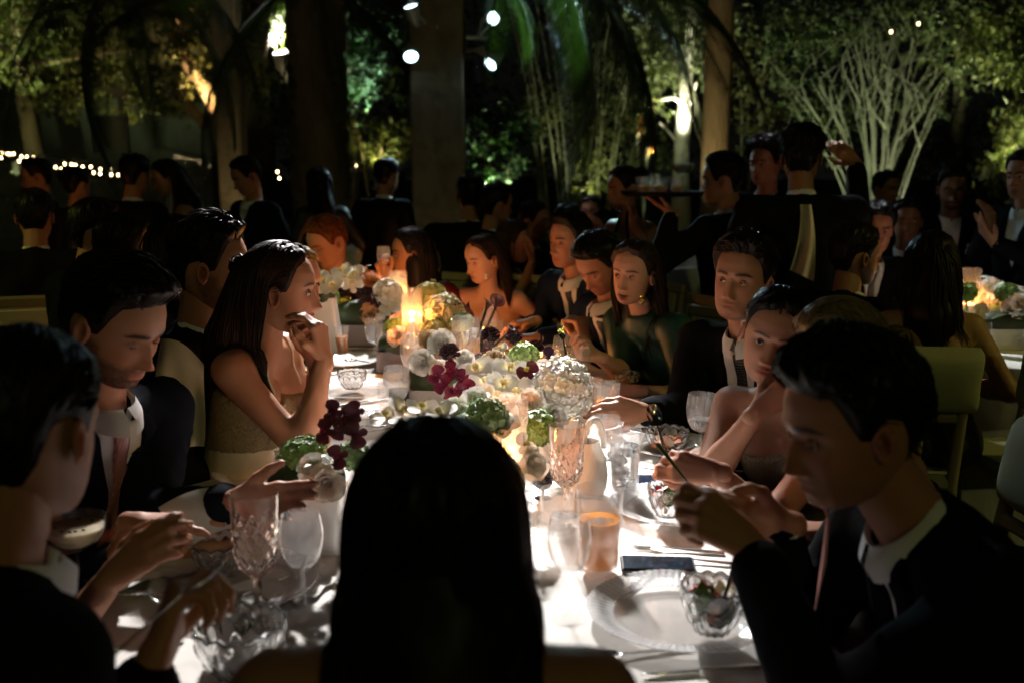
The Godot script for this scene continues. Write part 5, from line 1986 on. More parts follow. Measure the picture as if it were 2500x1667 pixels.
	rose(root, _p(root, 1292, 1130, 2.08), Vector3(.5, .2, .8), .040, "rose_cream", Color(.80, .72, .60), "cream rose right of the dark hair")
	orchid(root, _p(root, 1280, 1085, 2.08), Vector3(.6, .3, .7), .030, "orchid_white", white, "lip_white", Color(.75, .62, .25))
	leaves_at(root, Vector3(.03, .17, .0), 14, .09, Color(.03, .06, .015))
	# --- C: near-left arrangement in a white box
	root = thing("flower_arrangement", "left near flower arrangement in a white box with green guelder rose and burgundy orchid", "flowers", Vector3(-.44, TY, -2.02))
	box_vase(root, Vector3(.0, .002, .0), Vector3(.17, .12, .14), M.porcelain)
	foam(root, Vector3(0, .13, 0), Vector3(.08, .05, .06))
	ball_bloom(root, "guelder_rose", _p(root, 742, 1112, 2.05), .052, Color(.17, .30, .08), 150, .009, "green_mid", .75, "broad green guelder rose")
	ball_bloom(root, "guelder_rose", _p(root, 862, 1110, 2.0), .03, Color(.20, .32, .14), 80, .008, "green_mid", .9)
	for q in [[812, 1005, 1.98, .028], [845, 1022, 1.97, .034], [868, 1062, 1.96, .030], [868, 1005, 2.0, .026], [830, 1045, 1.96, .026]]:
		orchid(root, _p(root, q[0], q[1], q[2]), Vector3(rng.randf_range(-.5, .5), .2, .9), q[3], "orchid_burgundy", Color(.055, .004, .012), "lip_wine", Color(.16, .008, .04), true)
	for q in [[793, 1052, 1.95], [825, 1115, 1.93]]:
		orchid(root, _p(root, q[0], q[1], q[2]), Vector3(-.2, .2, .9), .028, "orchid_dark", Color(.035, .004, .010), "lip_magenta", Color(.2, .012, .06), true)
	rose(root, _p(root, 795, 1180, 1.93), Vector3(.2, .3, .9), .042, "rose_cream", Color(.80, .72, .60), "cream rose at the front of the white box")
	rose(root, _p(root, 770, 1150, 1.95), Vector3(-.1, .5, .8), .034, "rose_white", white)
	leaves_at(root, _p(root, 800, 1140, 1.97), 6, .06, Color(.03, .06, .015))
	# --- D: white roses behind the wine glass, left of A
	root = thing("flower_arrangement", "loose white roses and tan poppies between the grey plinth and the burgundy orchids", "flowers", Vector3(-.24, TY, -3.15))
	box_vase(root, Vector3(0, .002, 0), Vector3(.2, .09, .14), M.grey_stone)
	foam(root, Vector3(0, .12, 0), Vector3(.1, .06, .08))
	rose(root, _p(root, 1078, 842, 3.1), Vector3(.0, .5, .8), .045, "rose_white", white)
	rose(root, _p(root, 1035, 888, 3.0), Vector3(-.3, .4, .8), .044, "rose_white", white, "open white rose beside the wine glass")
	rose(root, _p(root, 1070, 905, 2.98), Vector3(.2, .3, .8), .034, "rose_blush", Color(.78, .62, .54))
	ruffle(root, "poppy", _p(root, 1047, 832, 3.12), Vector3(-.2, .3, .9), .034, "tan", Color(.50, .30, .11), "tan poppy seen from the side")
	leaves_at(root, _p(root, 1055, 870, 3.05), 6, .06, Color(.04, .09, .02))
	ball_bloom(root, "guelder_rose", _p(root, 1127, 787, 3.35), .040, Color(.20, .32, .14), 110, .009, "green_mid", .7)
	# --- E: cream hydrangeas and callas
	root = thing("flower_arrangement", "cream hydrangeas with dark burgundy calla lilies behind the ribbed candle glasses", "flowers", Vector3(-.16, TY, -3.75))
	box_vase(root, Vector3(-.05, .002, 0), Vector3(.34, .10, .18), M.mauve_stone)
	foam(root, Vector3(-.05, .13, 0), Vector3(.17, .06, .1))
	ball_bloom(root, "hydrangea", _p(root, 1082, 765, 3.75), .072, Color(.72, .66, .42), 210, .0135, "hyd_cream", .95, "cream hydrangea")
	ball_bloom(root, "hydrangea", _p(root, 1052, 722, 4.0), .060, Color(.42, .44, .16), 170, .013, "hyd_lime", .9, "lime green hydrangea")
	ball_bloom(root, "hydrangea", _p(root, 1060, 810, 3.65), .050, Color(.50, .52, .24), 130, .013, "hyd_lime", .9)
	for q in [[1150, 748, 3.7, .045, -.3], [1185, 745, 3.7, .05, .2], [1122, 742, 3.72, .035, -.5], [1207, 742, 3.45, .05, .15], [1238, 800, 3.3, .036, .4], [1205, 850, 3.1, .05, -.2], [1172, 870, 3.15, .036, -.3]]:
		calla(root, _p(root, q[0], q[1] + 16, q[2]), Vector3(q[4] * 1.6, .75, -.35), q[3] * .78, Color(.028, .003, .008), Vector3(.0, .1, .2) + Vector3(q[4] * .06, 0, .0))
	leaves_at(root, Vector3(.0, .16, .06), 8, .08, Color(.05, .09, .025))
	# --- F: peach and burgundy arrangement in the low mauve box
	root = thing("flower_arrangement", "peach roses, orange carnations and burgundy dahlias in a low mauve box at the far left", "flowers", Vector3(-.66, TY, -4.36))
	box_vase(root, Vector3(.0, .02, .0), Vector3(.30, .09, .18), M.mauve_stone)
	var tr := MB.new()
	tr.lathe([Vector2(0, .004), Vector2(.12, .004), Vector2(.13, .012), Vector2(.125, .018), Vector2(0, .012)], 28)
	part(root, "tray", tr, M.silver, Transform3D(Basis.from_scale(Vector3(1.5, 1, .9)), Vector3.ZERO))
	foam(root, Vector3(0, .14, 0), Vector3(.15, .07, .09))
	var peach := Color(.72, .36, .16)
	rose(root, _p(root, 903, 768, 4.3), Vector3(.1, .2, .9), .050, "peach", peach, "peach rose")
	ruffle(root, "carnation", _p(root, 905, 690, 4.38), Vector3(.3, .5, .7), .050, "orange", Color(.60, .24, .06), "orange carnation")
	ruffle(root, "carnation", _p(root, 880, 668, 4.42), Vector3(-.2, .8, .4), .040, "rust", Color(.42, .13, .03))
	for q in [[892, 724, 4.32, .045], [922, 732, 4.3, .04], [845, 712, 4.4, .034], [860, 702, 4.42, .028]]:
		pompon(root, "dahlia", _p(root, q[0], q[1], q[2]), Vector3(rng.randf_range(-.3, .3), .4, .8), q[3], Color(.05, .004, .012))
	ball_bloom(root, "guelder_rose", _p(root, 820, 735, 4.42), .05, Color(.22, .34, .06), 120, .011, "green_mid", .9)
	ball_bloom(root, "hydrangea", _p(root, 947, 715, 4.3), .062, Color(.78, .74, .66), 170, .013, "hyd_blush", .9)
	for q in [[950, 752, 4.2], [935, 765, 4.22], [965, 745, 4.22]]:
		orchid(root, _p(root, q[0], q[1], q[2]), Vector3(rng.randf_range(-.3, .3), .5, .8), .04, "orchid_white", white, "lip_white", Color(.75, .62, .25))
	leaves_at(root, _p(root, 870, 770, 4.35), 10, .08, Color(.09, .15, .02))
	leaves_at(root, _p(root, 885, 655, 4.42), 3, .04, Color(.16, .24, .03))
	# --- G: orchids in the tapered white vase
	root = thing("flower_arrangement", "white orchids in a tapered white vase at the far left end of the table", "flowers", Vector3(-.78, TY, -4.2))
	box_vase(root, Vector3(-.02, .002, .0), Vector3(.15, .24, .13), M.porcelain, .62)
	for q in [[790, 690, 4.15], [812, 700, 4.12], [842, 682, 4.2], [868, 672, 4.2], [835, 664, 4.25], [775, 675, 4.2], [858, 695, 4.18], [770, 700, 4.16]]:
		orchid(root, _p(root, q[0], q[1], q[2]), Vector3(rng.randf_range(-.5, .5), .6, .7), .052, "orchid_white", white, "lip_white", Color(.75, .62, .25))
	foam(root, Vector3(-.02, .25, 0), Vector3(.05, .05, .05))
	# --- H: orange roses round the lit candle
	root = thing("flower_arrangement", "apricot roses and lime guelder rose around the plinth of the lit candle", "flowers", Vector3(-.43, TY, -3.85))
	box_vase(root, Vector3(0, .002, 0), Vector3(.2, .08, .12), M.mauve_stone)
	foam(root, Vector3(0, .1, 0), Vector3(.1, .06, .07))
	rose(root, _p(root, 985, 795, 3.85), Vector3(-.1, .4, .8), .055, "peach", peach, "apricot rose behind the candle glass")
	rose(root, _p(root, 1038, 785, 3.9), Vector3(.4, .3, .7), .050, "rust", Color(.42, .13, .03))
	rose(root, _p(root, 972, 825, 3.75), Vector3(-.3, .4, .8), .042, "rose_blush", Color(.78, .62, .54))
	ball_bloom(root, "guelder_rose", _p(root, 966, 800, 3.8), .04, Color(.28, .38, .07), 100, .010, "green_light", .9)
	leaves_at(root, _p(root, 975, 845, 3.75), 7, .07, Color(.09, .15, .02))
# ---------------------------------------------------------------- glasses, plates, cutlery
func charger(R := .16) -> Node3D:
	var t := thing("glass_plate", "clear glass plate with ribbed rim", "plate", Vector3(0, -5, 0))
	var cols := 288
	var prof := [[0.0, .004], [.40, .004], [.60, .004], [.645, .007], [.68, .013], [.72, .0155], [.82, .0185], [.93, .0225], [.99, .025], [1.0, .0265], [.995, .0235], [.93, .0195], [.72, .0120], [.66, .004], [.6, .0005], [0.0, .0005]]
	var pts := PackedVector3Array()
	for i in prof.size():
		var q: Array = prof[i]
		for j in cols:
			var a := TAU * j / cols
			var rib := absf(sin(a * 36.0))
			var rr: float = q[0] * R
			var y: float = q[1] * (R / .16)
			if q[0] > .70 and i < 10:
				y += .0052 * (rib - .5) * sin(PI * clampf((q[0] - .70) / .30, .05, .95))
			if q[0] > .98: rr += .0022 * (rib - .5)
			pts.append(Vector3(cos(a) * rr, y, sin(a) * rr))
	var b := MB.new()
	b.grid(pts.slice(5 * cols, 13 * cols), 8, cols, true)
	part(t, "rim", b, M.plate_rim)
	b = MB.new()
	var well := pts.slice(0, 6 * cols)
	well.append_array(pts.slice(12 * cols, 16 * cols))
	b.grid(well, 10, cols, true)
	part(t, "well", b, M.plate_glass)
	return t

func dinner_plate(R: float, called := "plate") -> Node3D:
	var t := thing(called, "white plate", "plate", Vector3(0, -5, 0))
	var b := MB.new()
	b.lathe([Vector2(0, .004), Vector2(R * .62, .004), Vector2(R * .72, .008), Vector2(R * .98, .019), Vector2(R, .0195), Vector2(R * .985, .0165), Vector2(R * .7, .004), Vector2(R * .6, .0006), Vector2(0, .0006)], 64)
	part(t, "dish", b, M.porcelain)
	return t

func wine(r: float, bowl: float, stem: float, fill := 0.0, liquid: Material = null) -> Node3D:
	var t := thing("wine_glass", "wine glass", "wine glass", Vector3(0, -5, 0))
	var out := []
	for i in 13:
		var u := i / 12.0
		var rr := r * (sin(PI * (.10 + .52 * pow(u, .62))) ) * (1.0 if u < .62 else lerpf(1.0, .93, (u - .62) / .38))
		if i == 0: rr = .006
		out.append(Vector2(rr, stem + bowl * u))
	var prof := [Vector2(0, .0005), Vector2(r * .86, .0008), Vector2(r * .88, .002), Vector2(r * .6, .0042), Vector2(.010, .009), Vector2(.0045, .022), Vector2(.0036, stem * .6), Vector2(.0042, stem - .006)]
	prof.append_array(out)
	for i in 13:
		var q: Vector2 = out[12 - i]
		prof.append(Vector2(maxf(q.x - .0011, 0), q.y + (.0005 if i == 0 else .0012 * i / 12.0)))
	prof.append(Vector2(0, stem + .006))
	var b := MB.new()
	b.lathe(prof, 48)
	part(t, "glass", b, M.clear_glass)
	if fill > 0.0:
		b = MB.new()
		var pr := [Vector2(0, stem + .008)]
		for i in 13:
			var u := i / 12.0
			if u <= fill: pr.append(Vector2(maxf((out[i] as Vector2).x - .0016, .001), (out[i] as Vector2).y + .002))
		var last: Vector2 = pr[pr.size() - 1]
		pr.append(Vector2(0, last.y))
		b.lathe(pr, 40)
		part(t, "water", b, liquid if liquid else M.water_solid)
	return t

func tumbler(r: float, h: float, rib: int, m: Material, fill := 0.0, liquid: Material = null, ice := 0, label := "tumbler", taper := .86) -> Node3D:
	var t := thing("tumbler", label, "glass", Vector3(0, -5, 0))
	var b := MB.new()
	var prof := []
	prof.append_array([Vector2(0, .0006), Vector2(r * taper * .92, .0006), Vector2(r * taper, .004)])
	for i in 9: prof.append(Vector2(lerpf(r * taper, r, i / 8.0), lerpf(.008, h - .002, i / 8.0)))
	prof.append_array([Vector2(r, h), Vector2(r - .0018, h)])
	for i in 9: prof.append(Vector2(lerpf(r - .0024, r * taper - .0028, i / 8.0), lerpf(h - .003, .014, i / 8.0)))
	prof.append(Vector2(0, .011))
	b.lathe(prof, 96 if rib else 48, rib, .0020, Color.WHITE, .1, .5)
	part(t, "glass", b, m)
	if fill > 0.0:
		b = MB.new()
		var top := lerpf(.013, h, fill)
		var rt := lerpf(r * taper, r, (top - .008) / h) - .0034
		b.lathe([Vector2(0, .0125), Vector2(r * taper - .0036, .0145), Vector2(rt, top), Vector2(rt - .002, top - .0008), Vector2(0, top - .0010)], 40)
		part(t, "drink", b, liquid)
		for i in ice:
			b = MB.new()
			var B := Basis.from_euler(Vector3(rng.randf() * 3, rng.randf() * 3, rng.randf() * 3))
			b.box(Transform3D(), Vector3(.026, .022, .024) * rng.randf_range(.8, 1.1), Color.WHITE, .004)
			var a := TAU * i / maxf(ice, 1) + rng.randf()
			part(t, "ice_cube", b, M.ice, Transform3D(B, Vector3(cos(a) * r * .42, top - .010 - .030 * (i / 3) + .008 * (i % 2), sin(a) * r * .42)))
	return t

func goblet(r: float, h: float, label: String, m: Material) -> Node3D:
	var t := thing("goblet", label, "goblet", Vector3(0, -5, 0))
	var b := MB.new()
	var cols := 96
	var prof := [[0.0, .0006, 0], [.78, .001, 0], [.80, .004, 0], [.45, .010, 0], [.16, .022, 0], [.12, .05, 0], [.20, .085, 0], [.14, .10, 0], [.16, .27, 0], [.42, .335, .5], [.66, .39, 1], [.80, .45, 1], [.86, .52, 1], [.89, .60, 1], [.91, .68, .9], [.92, .74, .4], [.94, .80, .1], [.965, .90, 0], [1.0, .995, 0], [1.0, 1.0, 0], [.965, 1.0, 0], [.93, .9, 0], [.86, .7, 0], [.82, .55, 0], [.72, .46, 0], [.4, .39, 0], [0.0, .37, 0]]
	# more rows through the cut part
	var rows := []
	for i in prof.size() - 1:
		var n := 3 if prof[i][2] > 0 else 1
		for k in n:
			var f := float(k) / n
			rows.append([lerpf(prof[i][0], prof[i + 1][0], f), lerpf(prof[i][1], prof[i + 1][1], f), lerpf(prof[i][2], prof[i + 1][2], f)])
	rows.append(prof[prof.size() - 1])
	var pts := PackedVector3Array()
	for q in rows:
		var y: float = q[1] * h if q[1] > .2 else q[1] * h
		for j in cols:
			var a := TAU * j / cols
			var rr: float = q[0] * r
			if q[2] > 0.0:
				rr += q[2] * .0062 * (absf(sin(a * 6.0 + y * 95.0)) * absf(sin(a * 6.0 - y * 95.0)) - .4)
			pts.append(Vector3(cos(a) * rr, y, sin(a) * rr))
	b.grid(pts, rows.size(), cols, true)
	part(t, "glass", b, m)
	return t

func cut_bowl(r: float, h: float, label: String, food: int) -> Node3D:
	var t := thing("cut_glass_bowl", label, "bowl", Vector3(0, -5, 0))
	var cols := 112
	var rows := 30
	var pts := PackedVector3Array()
	for i in rows:
		var u := i / float(rows - 1)
		var inside := u > .56
		var v := clampf(u / .54, 0, 1) if not inside else clampf((1.0 - u) / .42, 0, 1)
		for j in cols:
			var a := TAU * j / cols
			var rr := r * (.42 + .58 * pow(sin(v * PI * .5), .75)) if v > .02 else r * .40
			var y := h * v
			if not inside and v > .06:
				rr += .0040 * (absf(sin(a * 7.0 + v * 5.0)) * absf(sin(a * 7.0 - v * 5.0)) - .45) * minf(1.0, (1.0 - v) * 6.0)
			if v > .9: y += .006 * absf(sin(a * 7.0)) * (v - .9) / .1
			if inside:
				rr -= .0045
				y = maxf(y, .010)
			if i == 0 or i == rows - 1: rr = 0.0
			pts.append(Vector3(cos(a) * rr, y, sin(a) * rr))
	var b := MB.new()
	b.grid(pts, rows, cols, true)
	part(t, "glass", b, M.cut_glass)
	if food > 0:
		var cl := [[Color(.10, .20, .03), "herb_leaf"], [Color(.55, .45, .28), "bread_cube"], [Color(.35, .05, .03), "tomato_piece"], [Color(.70, .62, .45), "cheese_shaving"], [Color(.16, .05, .02), "ham_piece"]]
		if food == 2: cl = [[Color(.65, .16, .02), "orange_sauce"], [Color(.60, .50, .35), "bread_cube"], [Color(.55, .13, .02), "orange_sauce"]]
		for i in (26 if food == 1 else 12):
			var q: Array = cl[i % cl.size()]
			b = MB.new()
			var s := rng.randf_range(.010, .020) * r / .06
			var pp := PackedVector3Array()
			for a in 5:
				for c in 5:
					pp.append(Vector3((a - 2) * .5 * s, (sin(a * 1.3 + i) + cos(c * 1.7 + i)) * .25 * s, (c - 2) * .4 * s) + rnd_dir(rng) * s * .10)
			b.grid(pp, 5, 5, false, q[0])
			var an := rng.randf() * TAU
			var rd := sqrt(rng.randf()) * r * .62
			part(t, q[1], b, M.paint, Transform3D(Basis.from_euler(Vector3(rng.randf_range(-1, 1), rng.randf() * 6, rng.randf_range(-1, 1))), Vector3(cos(an) * rd, h * (rng.randf_range(.35, 1.02) if food == 1 else rng.randf_range(.3, .6)), sin(an) * rd)))
	return t

func cutlery(kind: String, label: String, handle: Material = null) -> Node3D:
	var t := thing(kind, label, kind, Vector3(0, -5, 0))
	var b := MB.new()
	# along z, 0.2 m, head towards -z
	var hm: Material = handle if handle else M.silver
	b.tube(PackedVector3Array([Vector3(0, .003, .10), Vector3(0, .004, .06), Vector3(0, .006, .01), Vector3(0, .008, -.03)]), PackedFloat32Array([.0085, .008, .005, .0030]), 10, Color.WHITE, .42)
	part(t, "handle", b, hm)
	b = MB.new()
	if kind == "spoon":
		var g := PackedVector3Array()
		for i in 9:
			var u := i / 8.0
			var hw := .021 * sqrt(maxf(1.0 - pow((u - .52) / .52, 2), .004))
			for j in 7:
				var w := (j - 3) / 3.0
				g.append(Vector3(w * hw, .008 - .0075 * (1 - w * w) * sin(PI * u), -.03 - .06 * u))
		for i in 9:
			for j in 7: pass
		b.grid(g, 9, 7, false)
		var o := PackedVector3Array()
		for p in g: o.append(p - Vector3(0, .0012, 0))
		b.grid(o, 9, 7, false, Color.WHITE, PackedColorArray(), true)
		part(t, "bowl", b, M.silver)
	elif kind == "fork":
		b.tube(PackedVector3Array([Vector3(0, .008, -.028), Vector3(0, .006, -.04), Vector3(0, .003, -.052)]), PackedFloat32Array([.003, .011, .012]), 10, Color.WHITE, .16)
		for i in 4:
			var x := (i - 1.5) * .0062
			b.tube(PackedVector3Array([Vector3(x, .003, -.050), Vector3(x, .0025, -.075), Vector3(x * .9, .007, -.096)]), PackedFloat32Array([.0020, .0019, .0009]), 6, Color.WHITE, .7)
		part(t, "tines", b, M.silver)
	else:
		var g := PackedVector3Array()
		for i in 10:
			var u := i / 9.0
			var w := .0095 * (1.0 - pow(u, 6)) + .0005
			for q in [Vector3(-w * .8, .006, 0), Vector3(0, .0072, 0), Vector3(w, .0045, 0), Vector3(0, .0040, 0)]:
				g.append(q + Vector3(0, 0, -.03 - .095 * u))
		b.grid(g, 10, 4, true)
		part(t, "blade", b, M.silver)
	return t

func hurricane(r: float, h: float, rib: int, label: String, flare := false) -> Node3D:
	var t := thing("hurricane_glass", label, "candle glass", Vector3(0, -5, 0))
	var b := MB.new()
	var prof := [Vector2(0, .001), Vector2(r, .001)]
	for i in 12:
		var u := i / 11.0
		var rr := r
		if flare and u > .62: rr = r * (1.0 + .42 * sin(PI * pow((u - .62) / .38, .8) * .62))
		prof.append(Vector2(rr, h * u + .002))
	prof.append(Vector2((prof[13] as Vector2).x - .0022, h + .002))
	for i in 12:
		var q: Vector2 = prof[13 - i]
		prof.append(Vector2(q.x - .0026, maxf(q.y - .001, .008)))
	prof.append(Vector2(0, .008))
	b.lathe(prof, 120 if rib else 48, rib, .0032, Color.WHITE, .02, .52)
	part(t, "glass", b, M.ribbed_glass if rib else M.clear_glass)
	return t

func candle(at: Vector3, r: float, h: float, label: String, energy: float) -> void:
	var t := thing("candle", label, "candle", at)
	var b := MB.new()
	b.lathe([Vector2(0, 0), Vector2(r, 0), Vector2(r * 1.0, h * .97), Vector2(r * .9, h), Vector2(r * .5, h - .003), Vector2(0, h - .003)], 24)
	part(t, "wax", b, M.wax)
	b = MB.new()
	b.tube(PackedVector3Array([Vector3(0, h - .004, 0), Vector3(.001, h + .008, 0)]), PackedFloat32Array([.0010, .0008]), 5)
	part(t, "wick", b, M.black_metal)
	b = MB.new()
	b.lathe([Vector2(0, .0), Vector2(.0035, .004), Vector2(.0052, .011), Vector2(.0040, .022), Vector2(.0015, .033), Vector2(0, .038)], 14)
	part(t, "flame", b, M.flame, Transform3D(Basis(), Vector3(0, h + .003, 0)))
	var l := OmniLight3D.new()
	l.name = "candle_light"
	l.light_color = Color(1.0, .62, .30)
	l.light_energy = energy
	l.light_size = .012
	l.omni_range = 12.0
	l.omni_attenuation = 2.0
	l.shadow_enabled = true
	t.add_child(l)
	l.position = Vector3(0, h + .016, 0)

func put(o: Node3D, px: float, py: float, label: String, turn := 0.0, group := "", lift := .001, scl := 1.0, clone := true) -> Node3D:
	var p := on_y(px, py, TY + lift)
	return put_at(o, p, label, turn, group, scl)

var used := {}
func put_at(o: Node3D, p: Vector3, label: String, turn := 0.0, group := "", scl := 1.0) -> Node3D:
	if not used.has(o):
		used[o] = true
		o.position = p
		o.rotation.y = turn
		o.scale = Vector3.ONE * scl
		o.set_meta("label", label)
		if group: o.set_meta("group", group)
		return o
	return copy_of(o, p, turn, label, group, scl)

func table_ware() -> void:
	var D := PI / 180
	mt("plate_rim", Color(.88, .88, .90, .42), .10, 0, {"transparency": BaseMaterial3D.TRANSPARENCY_ALPHA, "metallic_specular": .8})
	mt("plate_glass", Color(.62, .60, .58, .16), .08, 0, {"transparency": BaseMaterial3D.TRANSPARENCY_ALPHA, "metallic_specular": .7})
	mt("water_solid", Color(.97, .98, .98, .02), .01, 0, {"refraction_enabled": true, "refraction_scale": .033})
	mt("cream_drink", Color(.62, .48, .26), .45)
	# plates
	var gp := "clear glass plates with ribbed rims"
	var ch := charger(.165)
	put(ch, 1660, 1516, "nearest ribbed glass plate at the lower right, carrying the salad tumbler", 0, gp)
	put(ch, 1648, 1250, "ribbed glass plate under the cupped hands on the right", .1, gp, .001, .92)
	put(ch, 1646, 1100, "ribbed glass plate beneath the scalloped cut glass bowl on the right", .2, gp, .001, .80)
	put(ch, 575, 1440, "ribbed glass plate behind the foot of the big pink goblet at the left", .3, gp, .001, .95)
	put(ch, 655, 1165, "ribbed glass plate at the left beyond the open hand", .4, gp, .001, .85)
	put(ch, 400, 1400, "ribbed glass plate with a white napkin at the lower left", .5, gp, .001, .9)
	put(ch, 868, 962, "ribbed glass plate under the spiky cut glass dish near the raised elbow", .6, gp, .001, .85)
	put(ch, 1470, 935, "ribbed glass plate in front of the woman in dark green", .7, gp, .001, .85)
	put(ch, 880, 1040, "ribbed glass plate between the raised elbow and the dark flowers", .8, gp, .001, .8)
	put(ch, 1555, 1010, "ribbed glass plate at the right beside the amber drink", .9, gp, .001, .8)
	var dp := dinner_plate(.135)
	put(dp, 845, 888, "white dinner plate with a spoon at the left, past the raised hand")
	put(dp, 760, 800, "white dinner plate far down the left side", 0, "")
	put(dp, 1495, 922, "white plate in front of the woman in dark green, on the ribbed one", 0, "", .026, .75)
	# near right glasses
	var am := tumbler(.041, .155, 0, M.clear_glass, .60, M.amber_drink, 7, "", .88)
	put(am, 1462, 1396, "tall tumbler of amber drink with ice, nearest on the right", 0, "tumblers of amber drink", .001, 1.13)
	put(am, 1481, 1052, "tumbler of deep orange drink further up on the right", .6, "tumblers of amber drink", .001, .96)
	put(am, 834, 866, "tumbler of amber drink at the left by the raised wrist", 1.2, "tumblers of amber drink", .001, .80)
	var ic := tumbler(.040, .165, 0, M.clear_glass, .74, M.water_solid, 12, "tall tumbler packed with crushed ice behind the amber drink", .86)
	put(ic, 1524, 1207, "tall tumbler packed with ice and water at the right")
	var pg := goblet(.042, .215, "", M.pink_glass)
	put(pg, 1382, 1255, "pink cut glass goblet right of the dark hair", .2, "pink cut glass goblets")
	put(pg, 632, 1492, "large pink cut glass goblet in the left foreground", .9, "pink cut glass goblets", .001, 1.05)
	put(pg, 936, 888, "small pink cut glass goblet by the silver spoon further up the table", 1.4, "pink cut glass goblets", .001, .78)
	put(pg, 778, 1330, "pale cut glass goblet close to the left side of the dark hair", 2.0, "pink cut glass goblets", .001, .85)
	var wg := wine(.042, .105, .095, .36)
	put(wg, 1709, 1138, "large wine glass a third full of water at the right", 0, "", .001, 1.0)
	var we := wine(.041, .105, .095)
	var wgr := "empty stemmed wine glasses"
	put(we, 1476, 1212, "empty wine glass in front of the cream jug on the right", 0, wgr)
	put(we, 1388, 1510, "empty wine glass at the lower right beside the dark hair", 0, wgr, .001, .95)
	put(we, 1374, 940, "empty wine glass behind the white hydrangea", 0, wgr, .001, .92)
	put(we, 1418, 962, "empty wine glass right of the white hydrangea", 0, wgr, .001, .9)
	put(we, 915, 892, "thin wine glass beside the small pink goblet", 0, wgr, .001, .95)
	put(we, 826, 818, "thin wine glass far up the left side behind the raised hand", 0, wgr, .001, 1.0)
	put(we, 1008, 968, "wine glass in front of the grey plinth", 0, wgr, .001, 1.05)
	put(we, 970, 1052, "wine glass standing before a dark cut glass tumbler on the left", 0, wgr, .001, 1.0)
	put(we, 742, 1500, "thin stemmed wine glass left of the dark hair in the foreground", 0, wgr, .001, .95)
	put(we, 1195, 850, "wine glass among the guests' hands at the far end", 0, wgr, .001, .9)
	var tb := tumbler(.038, .10, 24, M.clear_glass, 0, null, 0, "", .9)
	var tg := "small ribbed clear tumblers"
	put(tb, 1342, 905, "small clear tumbler behind the burgundy scabious on the right", 0, tg)
	put(tb, 1345, 928, "small clear tumbler between the hydrangea and the wine glasses", .3, tg)
	put(tb, 952, 1004, "ribbed clear tumbler at the left of the three glasses", .5, tg, .001, 1.05)
	put(tb, 1360, 1390, "clear water tumbler beside the dark hair on the right", .7, tg, .001, 1.1)
	put(tb, 1360, 1300, "clear tumbler under the pink goblet", .9, tg, .001, 1.0)
	var pt := tumbler(.040, .105, 20, M.pink_pane, 0, null, 0, "", .88)
	put(pt, 1038, 1012, "pink ribbed tumbler left of the burgundy orchids", 0, "pink ribbed tumblers", .001, 1.05)
	put(pt, 1442, 1000, "pink ribbed tumbler behind the deep orange drink", 0, "pink ribbed tumblers")
	var sg := goblet(.034, .10, "small smoky cut glass tumbler in front of the wine glass on the left", M.smoke_glass)
	put(sg, 975, 1025, "small smoky cut glass tumbler in front of the wine glass on the left")
	put(sg, 1325, 1215, "small dark cut glass salt cellar right of the cream rose", 0, "", .001, .75)
	# bowls
	var b1 := cut_bowl(.055, .085, "", 1)
	put(b1, 1738, 1545, "cut glass tumbler of salad on the nearest plate", 0, "", .014)
	put(b1, 1630, 1262, "cut glass tumbler of salad held by the man at the right", .8, "", .014, .85)
	var b2 := cut_bowl(.060, .055, "", 2)
	put(b2, 1629, 1098, "scalloped cut glass bowl with orange sauce and a spoon", .4, "", .014)
	put(b2, 1527, 940, "scalloped cut glass bowl before the man with the dotted tie", .9, "", .014, .8)
	var b3 := cut_bowl(.058, .070, "", 0)
	put(b3, 860, 950, "spiky clear cut glass dish by the raised elbow", .2, "", .014, .9)
	put(b3, 545, 1405, "lidded looking cut glass bowl left of the big pink goblet", .6, "", .014, 1.0)
	put(b3, 590, 1650, "sparkling cut glass bowl at the bottom left edge", 1.1, "", .002, 1.25)
	put(b3, 728, 862, "cut glass bowl far up the left side", 1.6, "", .014, .9)
	# cutlery
	var sp := cutlery("spoon", "")
	put(sp, 885, 885, "silver spoon left of the small pink goblet", 60 * D)
	put(sp, 1560, 1600, "silver spoon in front of the nearest plate", 105 * D)
	put_at(sp, on_y(1612, 1068, TY + .10), "silver spoon standing in the scalloped bowl", 20 * D).rotation = Vector3(1.05, .5, .3)
	put_at(sp, on_y(1785, 1420, TY + .11), "spoon sticking out of the salad tumbler on the nearest plate", 0).rotation = Vector3(-.7, 2.6, 0)
	put(sp, 640, 1560, "silver spoon by the foot of the big pink goblet", 40 * D)
	var fk := cutlery("fork", "")
	var fg := "silver forks beside the plates"
	put(fk, 1650, 1345, "silver fork lying between the phone and the plate with the cupped hands", 80 * D, fg)
	put(fk, 1585, 1150, "silver fork below the plate with the scalloped bowl", 70 * D, fg)
	put(fk, 1548, 1058, "silver fork left of the scalloped bowl", 50 * D, fg)
	put(fk, 690, 1420, "silver fork right of the big pink goblet", -40 * D, fg)
	put(fk, 690, 1452, "second silver fork right of the big pink goblet", -38 * D, fg)
	put(fk, 360, 1400, "silver fork on the napkin at the lower left", 82 * D, fg)
	var kn := cutlery("knife", "", M.silver)
	var kg := "table knives"
	put(kn, 1720, 1375, "silver knife lying right of the fork by the phone", 80 * D, kg)
	put(kn, 1750, 1640, "silver knife at the bottom right corner of the table", 98 * D, kg)
	put(kn, 1720, 1152, "silver knife by the foot of the large wine glass", 88 * D, kg)
	put(kn, 905, 1045, "silver knife in front of the ribbed glasses on the left", 100 * D, kg)
	var gk := cutlery("knife", "", mt("green_handle", Color(.085, .12, .035), .35))
	gk.set_meta("category", "knife")
	var gg := "knives with dark green handles"
	put(gk, 1575, 1415, "dark green-handled knife between the phone and the nearest plate", -35 * D + PI, gg)
